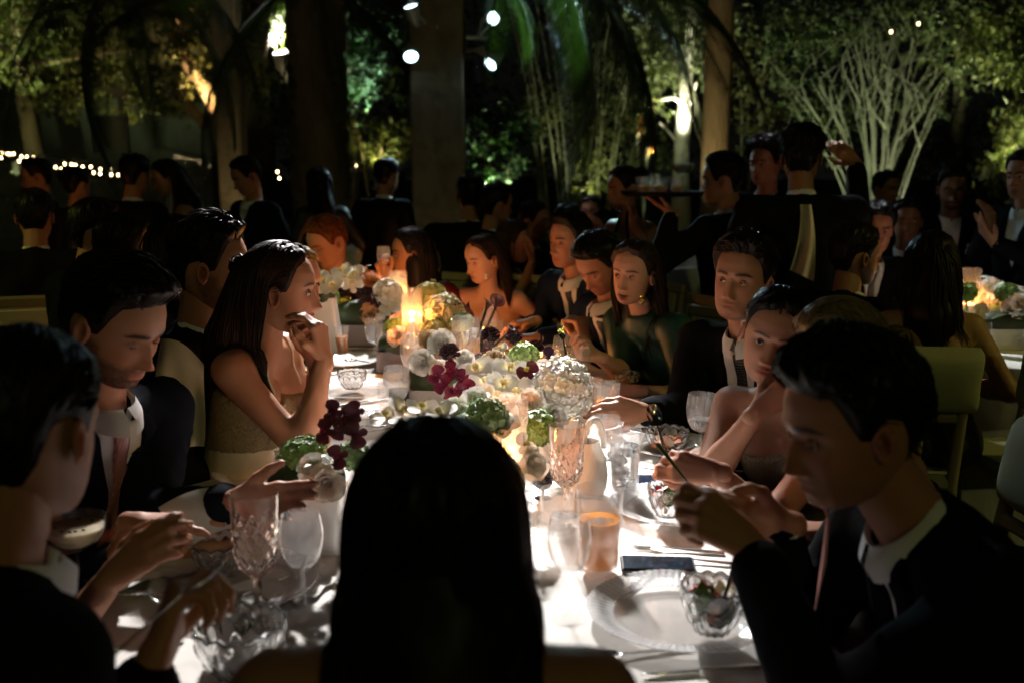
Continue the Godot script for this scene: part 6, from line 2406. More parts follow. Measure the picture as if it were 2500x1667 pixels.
	put(gk, 1600, 1190, "dark green-handled knife beside the far phone", 30 * D + PI, gg)
	put(gk, 880, 985, "dark green-handled knife in front of the spiky dish", -60 * D, gg)
	put(gk, 842, 912, "dark green-handled knife behind the spiky dish", -60 * D, gg)
	put(gk, 575, 1520, "dark green-handled knife in the left foreground", 70 * D, gg)
	# phones
	var ph := thing("phone", "phone lying on the cloth at the right, its screen speckled blue and red", "phone", Vector3(0, -5, 0))
	var b := MB.new()
	b.box(Transform3D(Basis(), Vector3(0, .005, 0)), Vector3(.150, .009, .074), Color.WHITE, .0035)
	part(ph, "case", b, M.black_leather)
	b = MB.new()
	b.box(Transform3D(Basis(), Vector3(0, .0103, 0)), Vector3(.140, .0012, .066), Color.WHITE, .0004)
	var pi := Image.create(64, 32, false, Image.FORMAT_RGB8)
	for y in 32:
		for x in 64:
			var q := fnoise.get_noise_2d(x * 9.0, y * 9.0)
			var q2 := fnoise.get_noise_2d(x * 9.0 + 900, y * 9.0)
			pi.set_pixel(x, y, Color(.03, .05, .07).lerp(Color(.08, .26, .36), clampf(q * 1.4 + .15, 0, 1)).lerp(Color(.40, .07, .13), clampf(q2 * 2.0 - .45, 0, 1)))
	part(ph, "screen", b, mt("screen_print", Color(1, 1, 1), .15, 0, {"albedo_texture": ImageTexture.create_from_image(pi), "uv1_triplanar": true, "uv1_scale": Vector3(4.5, 4.5, 4.5)}))
	put(ph, 1606, 1384, "phone lying at the right, its face speckled blue and red", -4 * D)
	var p2 := thing("phone", "dark phone lying beyond the plate with the cupped hands", "phone", on_y(1600, 1178, TY + .001), -3 * D)
	b = MB.new()
	b.box(Transform3D(Basis(), Vector3(0, .005, 0)), Vector3(.150, .009, .074), Color.WHITE, .0035)
	part(p2, "case", b, M.black_leather)
	b = MB.new()
	b.box(Transform3D(Basis(), Vector3(0, .0103, 0)), Vector3(.140, .0012, .066), Color.WHITE, .0004)
	part(p2, "screen", b, mt("dark_screen", Color(.012, .018, .035), .08))
	var p3 := thing("phone", "dark phone lying beside the open hand at the left", "phone", on_y(722, 1290, TY + .001), 60 * D)
	inst(p3, "case", p2.get_child(0).mesh, null)
	inst(p3, "screen", p2.get_child(1).mesh, null)
	# cream jugs with ring handles
	jug(on_y(1432, 1206, TY + .001), .052, .17, "cream ceramic jug with a looped handle behind the empty wine glass", 25 * D)
	jug(on_y(1405, 1068, TY + .001), .045, .17, "cream ceramic jug with a tall arched handle under the white hydrangea", 30 * D)
	# plinth with the lit candle, and the other candle glasses
	var pl := thing("plinth", "square grey stone plinth under the lit candle", "plinth", Vector3(-.372, TY + .001, -3.66))
	b = MB.new()
	b.box(Transform3D(Basis(), Vector3(0, .066, 0)), Vector3(.068, .132, .068), Color.WHITE, .003)
	part(pl, "block", b, M.grey_stone)
	put_at(hurricane(.037, .21, 26, ""), Vector3(-.372, TY + .134, -3.66), "ribbed glass cylinder on the grey plinth with a lit candle in it")
	candle(Vector3(-.372, TY + .142, -3.66), .011, .085, "lit ivory candle inside the ribbed cylinder on the plinth", .10)
	put_at(hurricane(.040, .33, 22, ""), Vector3(-.505, TY + .002, -4.38), "ribbed candle glass glowing behind the lit candle")
	candle(Vector3(-.505, TY + .011, -4.38), .026, .215, "thick candle glowing in the far ribbed glass", .08)
	put_at(hurricane(.046, .30, 28, ""), Vector3(-.152, TY + .002, -3.22), "empty looking ribbed glass cylinder in front of the cream hydrangea")
	candle(Vector3(-.152, TY + .011, -3.22), .024, .075, "low candle at the bottom of the ribbed glass before the cream hydrangea", .09)
	put_at(hurricane(.034, .285, 22, "", true), Vector3(-.012, TY + .002, -2.16), "ribbed candle glass with a flared bowl top beside the dark hair")
	candle(Vector3(-.012, TY + .011, -2.16), .018, .13, "candle inside the flared ribbed glass", .07)
	put_at(hurricane(.040, .245, 0, ""), Vector3(-.066, TY + .002, -3.52), "plain glass cylinder holding dark calla stems")
	var tb2 := tumbler(.026, .055, 0, M.clear_glass, 0, null, 0, "", .92)
	tb2.name = numbered("votive_glass")
	var vo := thing("votive", "small amber glass votive low at the left of the dark hair", "candle holder", on_y(790, 1300, TY + .001))
	b = MB.new()
	b.lathe([Vector2(0, .001), Vector2(.028, .001), Vector2(.033, .06), Vector2(.031, .06), Vector2(.026, .006), Vector2(0, .006)], 28)
	part(vo, "glass", b, mt("amber_glass", Color(.65, .30, .08, .3), .05, 0, {"transparency": BaseMaterial3D.TRANSPARENCY_ALPHA}))
	b = MB.new()
	b.lathe([Vector2(0, .008), Vector2(.022, .008), Vector2(.022, .03), Vector2(0, .03)], 20)
	part(vo, "wax", b, M.wax)
	for q in [[1400, 1090, .035, "low votive beside the cream jug"], [690, 985, .03, "low votive at the left beyond the dark orchids"], [1290, 900, .04, "low votive among the burgundy scabious"], [905, 820, .05, "low votive beside the thin wine glass far up the table"], [1180, 838, .05, "low votive near the calla lilies"]]:
		var vp := on_y(q[0], q[1], TY + .001)
		put_at(tb2, vp, "clear glass of the " + q[3], 0, "")
		candle(vp + Vector3(0, .008, 0), .018, .03, "tealight in the " + q[3], q[2])
	# paper, napkins
	var pa := thing("menu_card", "white paper held up by the man with the pink tie at the left", "paper", on_y(500, 1290, TY + .02))
	b = MB.new()
	var g := PackedVector3Array()
	var c4 := [on_y(385, 1238, TY + .15), on_y(550, 1186, TY + .16), on_y(585, 1285, TY + .085), on_y(440, 1352, TY + .075)]
	for i in 8:
		for j in 8:
			var u := i / 7.0
			var v := j / 7.0
			g.append((c4[0] as Vector3).lerp(c4[1], u).lerp((c4[3] as Vector3).lerp(c4[2], u), v) + Vector3(0, .012 * sin(PI * u) + .01 * sin(PI * v), 0))
	b.grid(g, 8, 8, false)
	var g2 := PackedVector3Array()
	for p in g: g2.append(p - Vector3(0, .0006, 0))
	b.grid(g2, 8, 8, false, Color.WHITE, PackedColorArray(), true)
	wpart(pa, "sheet", b, M.paper)
	napkin(on_y(400, 1392, TY + .028), .20, .10, .6, "crumpled white napkin on the plate at the lower left")
	napkin(on_y(700, 1430, TY + .003), .16, .13, -.5, "white napkin under the forks right of the big pink goblet")
	napkin(on_y(1560, 1040, TY + .003), .16, .09, .1, "white napkin left of the scalloped bowl")
	# coupe of creamy cocktail
	var co := thing("cocktail_coupe", "wide glass coupe of creamy cocktail at the left edge", "cocktail", on_y(195, 1440, TY + .001))
	b = MB.new()
	b.lathe([Vector2(0, .0005), Vector2(.034, .001), Vector2(.035, .003), Vector2(.008, .008), Vector2(.0042, .02), Vector2(.004, .075), Vector2(.02, .085), Vector2(.044, .098), Vector2(.054, .118), Vector2(.056, .145), Vector2(.0545, .145), Vector2(.0525, .119), Vector2(.043, .100), Vector2(.018, .0875), Vector2(0, .085)], 40)
	part(co, "glass", b, M.clear_glass)
	b = MB.new()
	b.lathe([Vector2(0, .088), Vector2(.018, .090), Vector2(.0425, .102), Vector2(.0518, .120), Vector2(.052, .128), Vector2(0, .1295)], 40)
	part(co, "cocktail", b, M.cream_drink)
	for i in 7:
		b = MB.new()
		var a := rng.randf() * TAU
		b.ball(Vector3(cos(a) * .034, .1300, sin(a) * .034), Vector3(.004, .002, .003), 5, 7)
		part(co, "garnish", b, M.green_handle)

func napkin(at: Vector3, w: float, d: float, turn: float, label: String) -> void:
	var t := thing("napkin", label, "napkin", at, turn)
	var pts := PackedVector3Array()
	for i in 14:
		for j in 14:
			var u := i / 13.0 - .5
			var v := j / 13.0 - .5
			var y := .004 + .010 * absf(fnoise.get_noise_2d(u * 40 + at.x * 90, v * 60)) + .006 * sin(v * 14.0 + u * 3)  * (.5 - absf(u))
			pts.append(Vector3(u * w + .006 * sin(v * 9), maxf(y, .002), v * d + .008 * sin(u * 11)))
	var b := MB.new()
	b.grid(pts, 14, 14, false)
	var low := PackedVector3Array()
	for p in pts: low.append(Vector3(p.x, p.y - .0018, p.z))
	b.grid(low, 14, 14, false, Color.WHITE, PackedColorArray(), true)
	part(t, "linen", b, M.cloth_white)

func jug(at: Vector3, r: float, h: float, label: String, turn: float) -> void:
	var t := thing("jug", label, "jug", at, turn)
	var b := MB.new()
	b.lathe([Vector2(0, .001), Vector2(r * .78, .001), Vector2(r * .95, h * .12), Vector2(r, h * .3), Vector2(r * .9, h * .55), Vector2(r * .62, h * .72), Vector2(r * .60, h * .80), Vector2(r * .54, h * .80), Vector2(r * .52, h * .7), Vector2(r * .8, h * .5), Vector2(r * .86, h * .3), Vector2(r * .7, h * .06), Vector2(0, h * .05)], 40)
	part(t, "body", b, M.cream_ceramic)
	for s: float in [1.0, -1.0]:
		b = MB.new()
		var line := PackedVector3Array()
		var rad := PackedFloat32Array()
		for i in 15:
			var a := lerpf(-.15, PI + .1, i / 14.0)
			line.append(Vector3(s * r * .35 + cos(a) * r * .55 * 1.0, h * .72 + sin(a) * h * .38, 0) if s > 0 else Vector3(s * r * .95 + cos(a) * r * .35, h * .5 + sin(a) * h * .1, 0))
			rad.append(.0075)
		if s < 0: continue
		b.tube(line, rad, 10)
		part(t, "handle", b, M.cream_ceramic)
# ---------------------------------------------------------------- people at the long table
func chair(at: Vector3, yaw: float, label: String, fabric: Material, group := "chairs at the long table", pad := false) -> Node3D:
	var t := thing("chair", label, "chair", at, yaw, group)
	var b := MB.new()
	b.box(Transform3D(Basis(), Vector3(0, .455, 0)), Vector3(.44, .06, .43), Color.WHITE, .02)
	part(t, "seat", b, fabric)
	for s: float in [-1.0, 1.0]:
		b = MB.new()
		b.tube(PackedVector3Array([Vector3(s * .20, 0, .19), Vector3(s * .20, .43, .19)]), PackedFloat32Array([.014, .020]), 8)
		part(t, "leg", b, M.chair_wood)
		b = MB.new()
		b.tube(PackedVector3Array([Vector3(s * .20, 0, -.23), Vector3(s * .20, .45, -.20), Vector3(s * .205, .93, -.285)]), PackedFloat32Array([.015, .021, .017]), 8)
		part(t, "leg", b, M.chair_wood)
	var tilt := Transform3D(Basis(Vector3.RIGHT, -.17), Vector3(0, .73, -.245))
	if pad:
		var g := PackedVector3Array()
		for i in 13:
			var v := lerpf(-1, 1, i / 12.0)
			for j in 28:
				var a := TAU * j / 28
				var x := signf(cos(a)) * pow(absf(cos(a)), .35)
				var z := signf(sin(a)) * pow(absf(sin(a)), .6)
				var e := sqrt(maxf(1.0 - pow(absf(v), 5), 0.0))
				var ex := 1.0 - .035 * (1.0 - absf(v)) * absf(x)
				g.append(tilt * Vector3(x * .245 * lerpf(ex, .93, pow(absf(v), 8)), v * .118 + .115, z * .055 * e * (1.15 - .25 * v * v) - .02))
		b = MB.new()
		b.grid(g, 13, 28, true)
		part(t, "back_cushion", b, fabric)
		b = MB.new()
		b.box(tilt * Transform3D(Basis(), Vector3(0, -.03, 0)), Vector3(.40, .035, .025), Color.WHITE, .008)
		part(t, "rail", b, M.chair_wood)
	else:
		b = MB.new()
		b.box(tilt, Vector3(.36, .36, .035), Color.WHITE, .014)
		part(t, "back_pad", b, fabric)
		for q in [[0.0, .205, .45, .05], [0.0, -.205, .40, .045]]:
			b = MB.new()
			b.box(tilt * Transform3D(Basis(), Vector3(q[0], q[1], 0)), Vector3(q[2], q[3], .03), Color.WHITE, .008)
			part(t, "rail", b, M.chair_wood)
	return t

func seat_for(p: Node3D, yaw: float, label: String, fabric: Material, pad := false) -> void:
	var f := Vector3(sin(deg_to_rad(yaw)), 0, cos(deg_to_rad(yaw)))
	chair(Vector3(p.position.x, 0, p.position.z) + f * .02, deg_to_rad(yaw), label, fabric, "chairs at the long table", pad)

func guests() -> void:
	var fair := Color(.53, .285, .185)
	var tan_ := Color(.43, .22, .13)
	var olive := Color(.36, .205, .125)
	var p: Node3D
	# left side, near to far
	p = person({"label": "dark-suited man at the bottom left, seen from behind, a fork in his hand", "head": on_z(70, 1045, 1.27), "yaw": 138.0, "hyaw": 168.0, "hpitch": 12.0, "skin": tan_, "beard": .35, "q": 0, "sw": .20, "hair": {"kind": "short", "thick": .014}, "jacket": M.black_wool, "tie": M.pink_tie,
		"R": {"at": on_z(375, 1610, 1.17), "dir": Vector3(.22, .75, -.5), "palm": Vector3(.7, .2, -.5), "pose": "grip", "hint": Vector3(-.6, -.8, .5)}})
	seat_for(p, 118, "chair of the man at the bottom left", M.linen_cream)
	var fk := cutlery("fork", "silver fork held upright by the man at the bottom left")
	fk.position = on_z(405, 1500, 1.16)
	fk.rotation = Vector3(.5, -.9, .5)
	p = person({"label": "bare-armed woman behind the man at the bottom left, pointing at the paper", "fem": 1.0, "head": on_z(60, 985, 1.72), "yaw": 95.0, "hpitch": 20.0, "skin": tan_, "q": 1, "hair": {"kind": "long", "thick": .016, "fall": .25}, "wear": "strapless", "dress": M.black_silk,
		"R": {"at": on_z(268, 1415, 1.52), "dir": Vector3(.75, .62, -.1), "palm": Vector3(.1, -.5, -.8), "pose": "relaxed", "hint": Vector3(-.3, -1, .3)}, "L": {"at": on_z(335, 1275, 1.80), "dir": Vector3(.85, .05, .1), "palm": Vector3(0, -1, 0), "pose": "point", "hint": Vector3(-.2, -.9, -.2)}})
	seat_for(p, 95, "chair of the hidden woman at the left", M.linen_cream)
	p = person({"label": "bearded man with a pink tie looking down at a paper on the left", "head": on_z(288, 792, 2.02), "yaw": 62.0, "hyaw": 68.0, "hpitch": 27.0, "skin": fair, "beard": .85, "lid": .92, "full": .5, "q": 0, "hair": {"kind": "short", "thick": .030, "sides": .55, "quiff": .012, "front": -.004, "len": 1.3}, "jacket": M.navy_wool, "tie": M.pink_tie, "tie_sway": .03, "flower": true, "flower_side": 1.0, "vee": .36, "tie_len": .48, "nf": .075,
		"L": {"at": on_z(575, 1225, 1.88), "dir": Vector3(.97, .06, .1), "palm": Vector3(.05, .25, .95), "pose": "open", "hint": Vector3(-1, -.7, -.2)}, "R": {"at": on_z(400, 1330, 1.86), "dir": Vector3(.8, -.2, -.1), "palm": Vector3(0, .5, -.6), "pose": "relaxed"}})
	seat_for(p, 58, "cream chair of the man with the pink tie", M.linen_cream)
	p = person({"label": "man with slicked back dark hair and short beard in profile, behind the woman in satin", "head": on_z(520, 652, 2.72), "yaw": 88.0, "hyaw": 96.0, "hpitch": 6.0, "skin": tan_, "beard": .75, "q": 0, "lid": .6, "hair": {"kind": "back", "thick": .024, "sides": .35, "quiff": .010}, "jacket": M.black_wool, "tie": M.silver_tie})
	seat_for(p, 88, "cream chair of the man with slicked back hair", M.linen_cream)
	var hb := []
	hb.append([Vector3(0, .01, -.075), Vector3(-.01, -.14, -.125), .058, .062])
	hb.append([Vector3(-.01, -.14, -.125), Vector3(-.02, -.36, -.16), .066, .050])
	var p5 := person({"label": "woman with long dark hair in a champagne satin dress, raising a hand to her mouth", "fem": 1.0, "head": on_z(688, 708, 2.56), "yaw": 78.0, "hyaw": 97.0, "hpitch": 4.0, "skin": tan_, "q": 0, "lid": .5, "neckline": .085, "lace": true, "ndown": -.035, "hair_color": Color(.020, .010, .006), "nf": .07, "hair": {"kind": "long", "thick": .014, "fall": .42, "tucked": true, "wave": .08, "bias": Vector3(-.25, 0, .1), "mass": hb, "bun": Vector3(0, .062, -.112), "bun_r": .030, "swept": 1.3}, "wear": "straps", "dress": M.satin,
		"R": {"at": on_z(790, 872, 2.40), "dir": Vector3(-.16, 1, -.05), "palm": Vector3(-1, -.1, -.35), "pose": "drape", "hint": Vector3(.15, -1, .1)}, "L": {"at": on_z(772, 888, 2.52), "dir": Vector3(0, 1, .05), "palm": Vector3(-.6, 0, .8), "pose": "drape", "hint": Vector3(.1, -1, -.1)}})
	var lb := MB.new()
	var N: Vector3 = p5.get_meta("_N")
	# bracelet and watch
	ring(p5, "bracelet", on_z(780, 912, 2.41), Vector3(0, 1, 0), .029, .0012)
	ring(p5, "watch", on_z(772, 905, 2.52), Vector3(0, 1, 0), .027, .004)
	seat_for(p5, 78, "chair of the woman in champagne satin", M.linen_cream)
	p = person({"label": "fair-haired woman almost hidden behind the face of the woman in satin", "fem": 1.0, "head": on_z(722, 690, 3.3), "yaw": 85.0, "hyaw": 60.0, "skin": fair, "q": 1, "hair_color": Color(.22, .13, .05), "hair": {"kind": "long", "thick": .014, "fall": .2}, "wear": "sleeves", "dress": M.champagne_lace})
	seat_for(p, 85, "chair of the fair-haired woman on the left", M.linen_cream)
	# far end
	p = person({"label": "red-haired man looking down at the far left end of the table", "head": on_z(797, 592, 5.0), "yaw": -8.0, "hyaw": -48.0, "hpitch": 26.0, "skin": Color(.58, .31, .22), "full": .6, "lid": .95, "q": 1, "hair_color": Color(.11, .034, .010), "hair": {"kind": "short", "thick": .018}, "jacket": M.navy_wool, "tie": M.blue_tie})
	seat_for(p, -8, "chair of the red-haired man", M.linen_olive)
	p = person({"label": "woman with straight dark hair lifting a glass at the far end of the table", "fem": 1.0, "head": on_z(1000, 618, 4.92), "yaw": -30.0, "hyaw": -78.0, "skin": tan_, "q": 1, "hair": {"kind": "long", "thick": .016, "fall": .32, "wave": .01, "mass": [[Vector3(0, .0, -.05), Vector3(0, -.2, -.07), .075, .07], [Vector3(.04, -.05, -.02), Vector3(.05, -.25, -.03), .05, .06]]}, "wear": "sleeves", "dress": M.burgundy_satin,
		"R": {"at": on_z(938, 678, 4.75), "dir": Vector3(-.2, 1, .1), "palm": Vector3(.6, .1, .8), "pose": "grip", "hint": Vector3(-.6, -1, 0)}})
	seat_for(p, -30, "chair of the woman lifting a glass", M.linen_olive)
	put_at(wine(.033, .09, .08, .4, mt("red_wine", Color(.22, .008, .02), .05, 0, {"refraction_enabled": true, "refraction_scale": .033})), on_z(938, 690, 4.68), "glass of red wine held up at the far end of the table")
	p = person({"label": "young woman in a strapless burgundy dress looking down at the far end", "fem": 1.0, "head": on_z(1178, 632, 4.80), "yaw": -22.0, "hyaw": -52.0, "hpitch": 14.0, "skin": Color(.55, .33, .24), "q": 0, "lid": .85, "hair_color": Color(.022, .011, .007), "neckline": .15, "hair": {"kind": "long", "thick": .010, "fall": .26, "tucked": true, "wave": .12, "bias": Vector3(.5, 0, -.1), "part": 0.0}, "wear": "strapless", "dress": M.burgundy_satin})
	seat_for(p, -22, "olive chair of the woman in burgundy", M.linen_olive)
	ball_jewel(p, "earring", on_z(1186, 672, 4.73), .006, M.pearl)
	# right side, far to near
	p = person({"label": "man in a navy suit with a white boutonniere, gazing across at the far right", "head": on_z(1388, 590, 4.72), "yaw": -48.0, "hyaw": -52.0, "hpitch": 3.0, "skin": fair, "full": .5, "beard": .12, "q": 0, "lid": .55, "hair": {"kind": "short", "thick": .026, "quiff": .010}, "jacket": M.blue_wool, "tie": M.blue_tie, "flower": true,
		"R": {"at": on_z(1300, 785, 4.55), "dir": Vector3(-.9, -.1, .2), "palm": Vector3(0, -1, 0), "pose": "relaxed"}, "L": {"at": on_z(1310, 825, 4.3), "dir": Vector3(-.9, .05, .2), "palm": Vector3(0, -1, 0), "pose": "relaxed"}})
	seat_for(p, -48, "chair of the man with the white boutonniere", M.linen_olive)
	p = person({"label": "man with bowed head beside the woman in green, a skullcap on his hair", "head": on_z(1462, 645, 4.12), "yaw": -60.0, "hyaw": -48.0, "hpitch": 36.0, "skin": tan_, "beard": .45, "q": 0, "lid": 1.0, "hair": {"kind": "short", "thick": .022, "front": -.006}, "jacket": M.blue_wool, "tie": M.blue_tie, "flower": true,
		"R": {"at": on_z(1428, 830, 3.95), "dir": Vector3(-.25, .95, .1), "palm": Vector3(-.7, .0, -.6), "pose": "fist"}})
	seat_for(p, -60, "chair of the man with bowed head", M.linen_olive)
	var kb := MB.new()
	kb.lathe([Vector2(.062, .0), Vector2(.055, .018), Vector2(.035, .030), Vector2(0, .036)], 20)
	var hk := on_z(1462, 645, 4.12)
	part(p, "skullcap", kb, M.black_silk, Transform3D(Basis(Vector3.UP, deg_to_rad(-48)) * Basis(Vector3.RIGHT, deg_to_rad(36 - 52)), hk - p.position + Vector3(.05, .095, -.03)))
	p = person({"label": "talking woman in a dark green silk dress with a fork in her hand", "fem": 1.0, "head": on_z(1546, 668, 3.72), "yaw": -52.0, "hyaw": -34.0, "hpitch": 4.0, "hroll": -4.0, "skin": Color(.56, .33, .235), "mouth": 1.5, "lips": Color(.30, .055, .05), "lid": .28, "gaze": Vector2(-.35, .0), "q": 0, "hair_color": Color(.022, .012, .008), "hair": {"kind": "long", "thick": .018, "fall": .36, "tucked": true, "wave": .22, "bias": Vector3(.12, 0, .05), "part": 0.0, "mass": [[Vector3(0, .0, -.06), Vector3(0, -.18, -.10), .07, .075], [Vector3(0, -.18, -.10), Vector3(.02, -.38, -.12), .075, .06]]}, "wear": "sleeves", "long_sleeves": false, "dress": M.green_silk,
		"R": {"at": on_z(1462, 872, 3.48), "dir": Vector3(-.95, .22, .12), "palm": Vector3(.1, .8, .35), "pose": "pinch", "hint": Vector3(.4, -1, .3)}, "L": {"at": on_z(1560, 955, 3.35), "dir": Vector3(-.95, .0, .15), "palm": Vector3(0, -.6, -.6), "pose": "fist", "hint": Vector3(.4, -1, .6)}})
	seat_for(p, -52, "chair of the woman in green silk", M.linen_olive)
	ball_jewel(p, "earring", on_z(1568, 722, 3.63), .010, M.gold)
	var f2 := cutlery("fork", "silver fork raised in the hand of the woman in green")
	f2.position = on_z(1378, 850, 3.46)
	f2.rotation = Vector3(1.1, .4, .2)
	p = person({"label": "man with a dotted dark tie, looking left, on the right side of the table", "head": on_z(1812, 682, 3.05), "yaw": -42.0, "hyaw": -34.0, "hpitch": 0.0, "hroll": -5.0, "skin": Color(.40, .22, .14), "full": 1.0, "beard": .15, "lid": .55, "gaze": Vector2(-.3, 0), "q": 0, "s": 1.02, "hair": {"kind": "short", "thick": .024, "quiff": .008}, "jacket": M.black_wool, "tie": M.dot_tie, "flower": true, "vee": .36, "tie_len": .5,
		"R": {"at": on_z(1572, 1005, 2.80), "dir": Vector3(-.85, .18, .3), "palm": Vector3(-.1, -.5, -.7), "pose": "relaxed", "hint": Vector3(.1, -1, .3)}, "L": {"at": on_z(1760, 1100, 2.62), "dir": Vector3(-.9, -.1, .2)}})
	seat_for(p, -42, "chair of the man with the dotted tie", M.linen_olive)
	p = person({"label": "dark-haired woman in champagne lace staring out past the bent man, on the right", "fem": 1.0, "head": on_z(1888, 822, 2.46), "yaw": -38.0, "hyaw": -16.0, "hpitch": 8.0, "hroll": -14.0, "skin": Color(.42, .235, .15), "lid": .28, "gaze": Vector2(-.25, .12), "q": 0, "neckline": .075, "hair": {"kind": "updo", "thick": .016, "bun": Vector3(0, .0, -.135), "bun_r": .045}, "wear": "strapless", "dress": M.champagne_lace,
		"R": {"at": on_z(1850, 1005, 2.32), "dir": Vector3(.75, .6, .05), "palm": Vector3(.2, -.2, -.9), "pose": "relaxed", "hint": Vector3(-.55, -1, .1)}})
	seat_for(p, -38, "chair of the woman in champagne lace", M.linen_olive)
	p = person({"label": "blonde woman bent over behind the young man's head, holding a green-handled spoon", "fem": 1.0, "head": on_z(2045, 872, 2.06), "yaw": -84.0, "hyaw": -88.0, "hpitch": 22.0, "skin": fair, "q": 0, "hair_color": Color(.17, .12, .055), "hair": {"kind": "updo", "thick": .014, "bun": Vector3(0, -.02, -.13), "bun_r": .04}, "wear": "strapless", "dress": M.black_silk,
		"R": {"at": on_z(1742, 1150, 1.98), "dir": Vector3(-.97, .16, .05), "palm": Vector3(-.1, -.25, -.9), "pose": "pinch", "hint": Vector3(.2, -1, -.2)}, "L": {"at": on_z(2040, 1300, 1.76), "dir": Vector3(-.9, .1, .1), "palm": Vector3(0, -1, 0), "pose": "relaxed"}})
	ring(p, "bracelet", on_z(2062, 1300, 1.76), Vector3(1, 0, 0), .029, .003)
	seat_for(p, -84, "chair of the bent blonde woman", M.linen_olive, true)
	var gs := cutlery("spoon", "green-handled spoon in the blonde woman's hand", M.green_handle)
	var ga := on_z(1620, 1106, 1.96)
	var gb := on_z(1700, 1215, 1.90)
	var gz := (ga - gb).normalized()
	var gx := Vector3.UP.cross(gz).normalized()
	gs.transform = Transform3D(Basis(gx, gz.cross(gx), gz) * Basis.from_scale(Vector3.ONE * .8), ga.lerp(gb, .5))
	var p15 := person({"label": "young man in a dark suit bent over his bowl, close at the right", "head": on_z(2068, 1036, 1.46), "yaw": -86.0, "hyaw": -80.0, "hpitch": 14.0, "skin": tan_, "beard": .12, "lid": .95, "q": 0, "nf": .12, "ndown": -.02, "mouth": .25, "hair_color": Color(.008, .006, .005), "hair": {"kind": "short", "thick": .027, "sides": .8, "quiff": .010, "front": -.010, "len": 1.5}, "jacket": M.black_wool, "vee": .16, "fw": .5,
		"L": {"at": on_z(1832, 1330, 1.42), "dir": Vector3(-.82, .55, -.02), "palm": Vector3(-.35, -.35, -.85), "pose": "grip", "hint": Vector3(.3, -1, .7)}, "R": {"at": on_z(1905, 1275, 1.60), "dir": Vector3(-.9, .2, .0), "palm": Vector3(-.1, .2, .9), "pose": "grip", "hint": Vector3(.4, -1, -.3)}})
	var tb := MB.new()
	tb.tube(PackedVector3Array([on_z(2012, 1222, 1.47), on_z(2022, 1262, 1.46), on_z(2012, 1370, 1.46), on_z(1990, 1490, 1.46)]), PackedFloat32Array([.020, .013, .024, .006]), 12, Color.WHITE, .18, Vector3(1, 0, .3))
	wpart(p15, "tie", tb, M.salmon_tie)
	chair(Vector3(p15.position.x + .05, 0, p15.position.z - .02), deg_to_rad(-86), "wooden chair behind the young man bent over his bowl", M.linen_olive)
	# the head that fills the foreground
	var hm := [[Vector3(0, .02, -.01), Vector3(0, -.12, -.05), .088, .084], [Vector3(0, -.10, -.05), Vector3(0, -.32, -.09), .086, .084], [Vector3(0, -.3, -.09), Vector3(0, -.52, -.11), .084, .070], [Vector3(.034, -.08, -.04), Vector3(.05, -.36, -.075), .062, .060], [Vector3(-.04, -.08, -.04), Vector3(-.055, -.36, -.075), .064, .062]]
	p = person({"label": "woman with long straight dark hair, her back filling the middle foreground", "fem": 1.0, "s": .97, "head": Vector3(-.082, 1.150, -1.03), "yaw": 180.0, "hyaw": 178.0, "hpitch": 4.0, "skin": tan_, "q": 0, "ndown": -.080, "sw": .172, "hair_color": Color(.006, .004, .0035), "hair": {"kind": "long", "thick": .018, "fall": .52, "wave": .012, "locks": 1300, "mass": hm, "part": 0.0}, "wear": "strapless", "dress": M.burgundy_satin})
	seat_for(p, 180, "chair of the woman with her back to us", M.linen_olive)
	# a cream jacket hung over a chair back on the left
	var cj := thing("shawl", "cream shawl hung over a chair back beside the man with the pink tie", "shawl", on_z(428, 960, 2.3))
	var g := PackedVector3Array()
	for i in 16:
		var v := i / 15.0
		for j in 14:
			var u := j / 13.0
			var x := lerpf(-.085, .075 + .03 * sin(v * 3.0), u) + .045 * v - .02
			var y := .17 - .36 * v - .10 * u * (1 - v) + .03 * sin(u * PI) * (1 - v)
			var z := .035 * sin(u * 7.0 + v * 2.0) * v + .02 * sin(u * 13.0) * v - .16 * pow(1 - v, 3)
			g.append(Vector3(x * .62, y * .66, z * .7))
	var mb := MB.new()
	mb.grid(g, 16, 14, false)
	var g2 := PackedVector3Array()
	for q in g: g2.append(q - Vector3(0, .001, .006))
	mb.grid(g2, 16, 14, false, Color.WHITE, PackedColorArray(), true)
	part(cj, "cloth", mb, M.linen_cream)

func ring(p: Node3D, called: String, at: Vector3, ax: Vector3, r: float, w: float) -> void:
	var b := MB.new()
	b.lathe([Vector2(r, -w), Vector2(r + .0018, 0), Vector2(r, w), Vector2(r - .001, 0), Vector2(r, -w)], 28)
	part(p, called, b, M.gold, Transform3D(frame_y(ax), at - p.position))

func ball_jewel(p: Node3D, called: String, at: Vector3, r: float, m: Material) -> void:
	var b := MB.new()
	b.ball(Vector3.ZERO, Vector3.ONE * r, 8, 10)
	b.ball(Vector3(0, -r * 2.2, 0), Vector3.ONE * r * 1.2, 8, 10)
	part(p, called, b, m, Transform3D(Basis(), at - p.position))
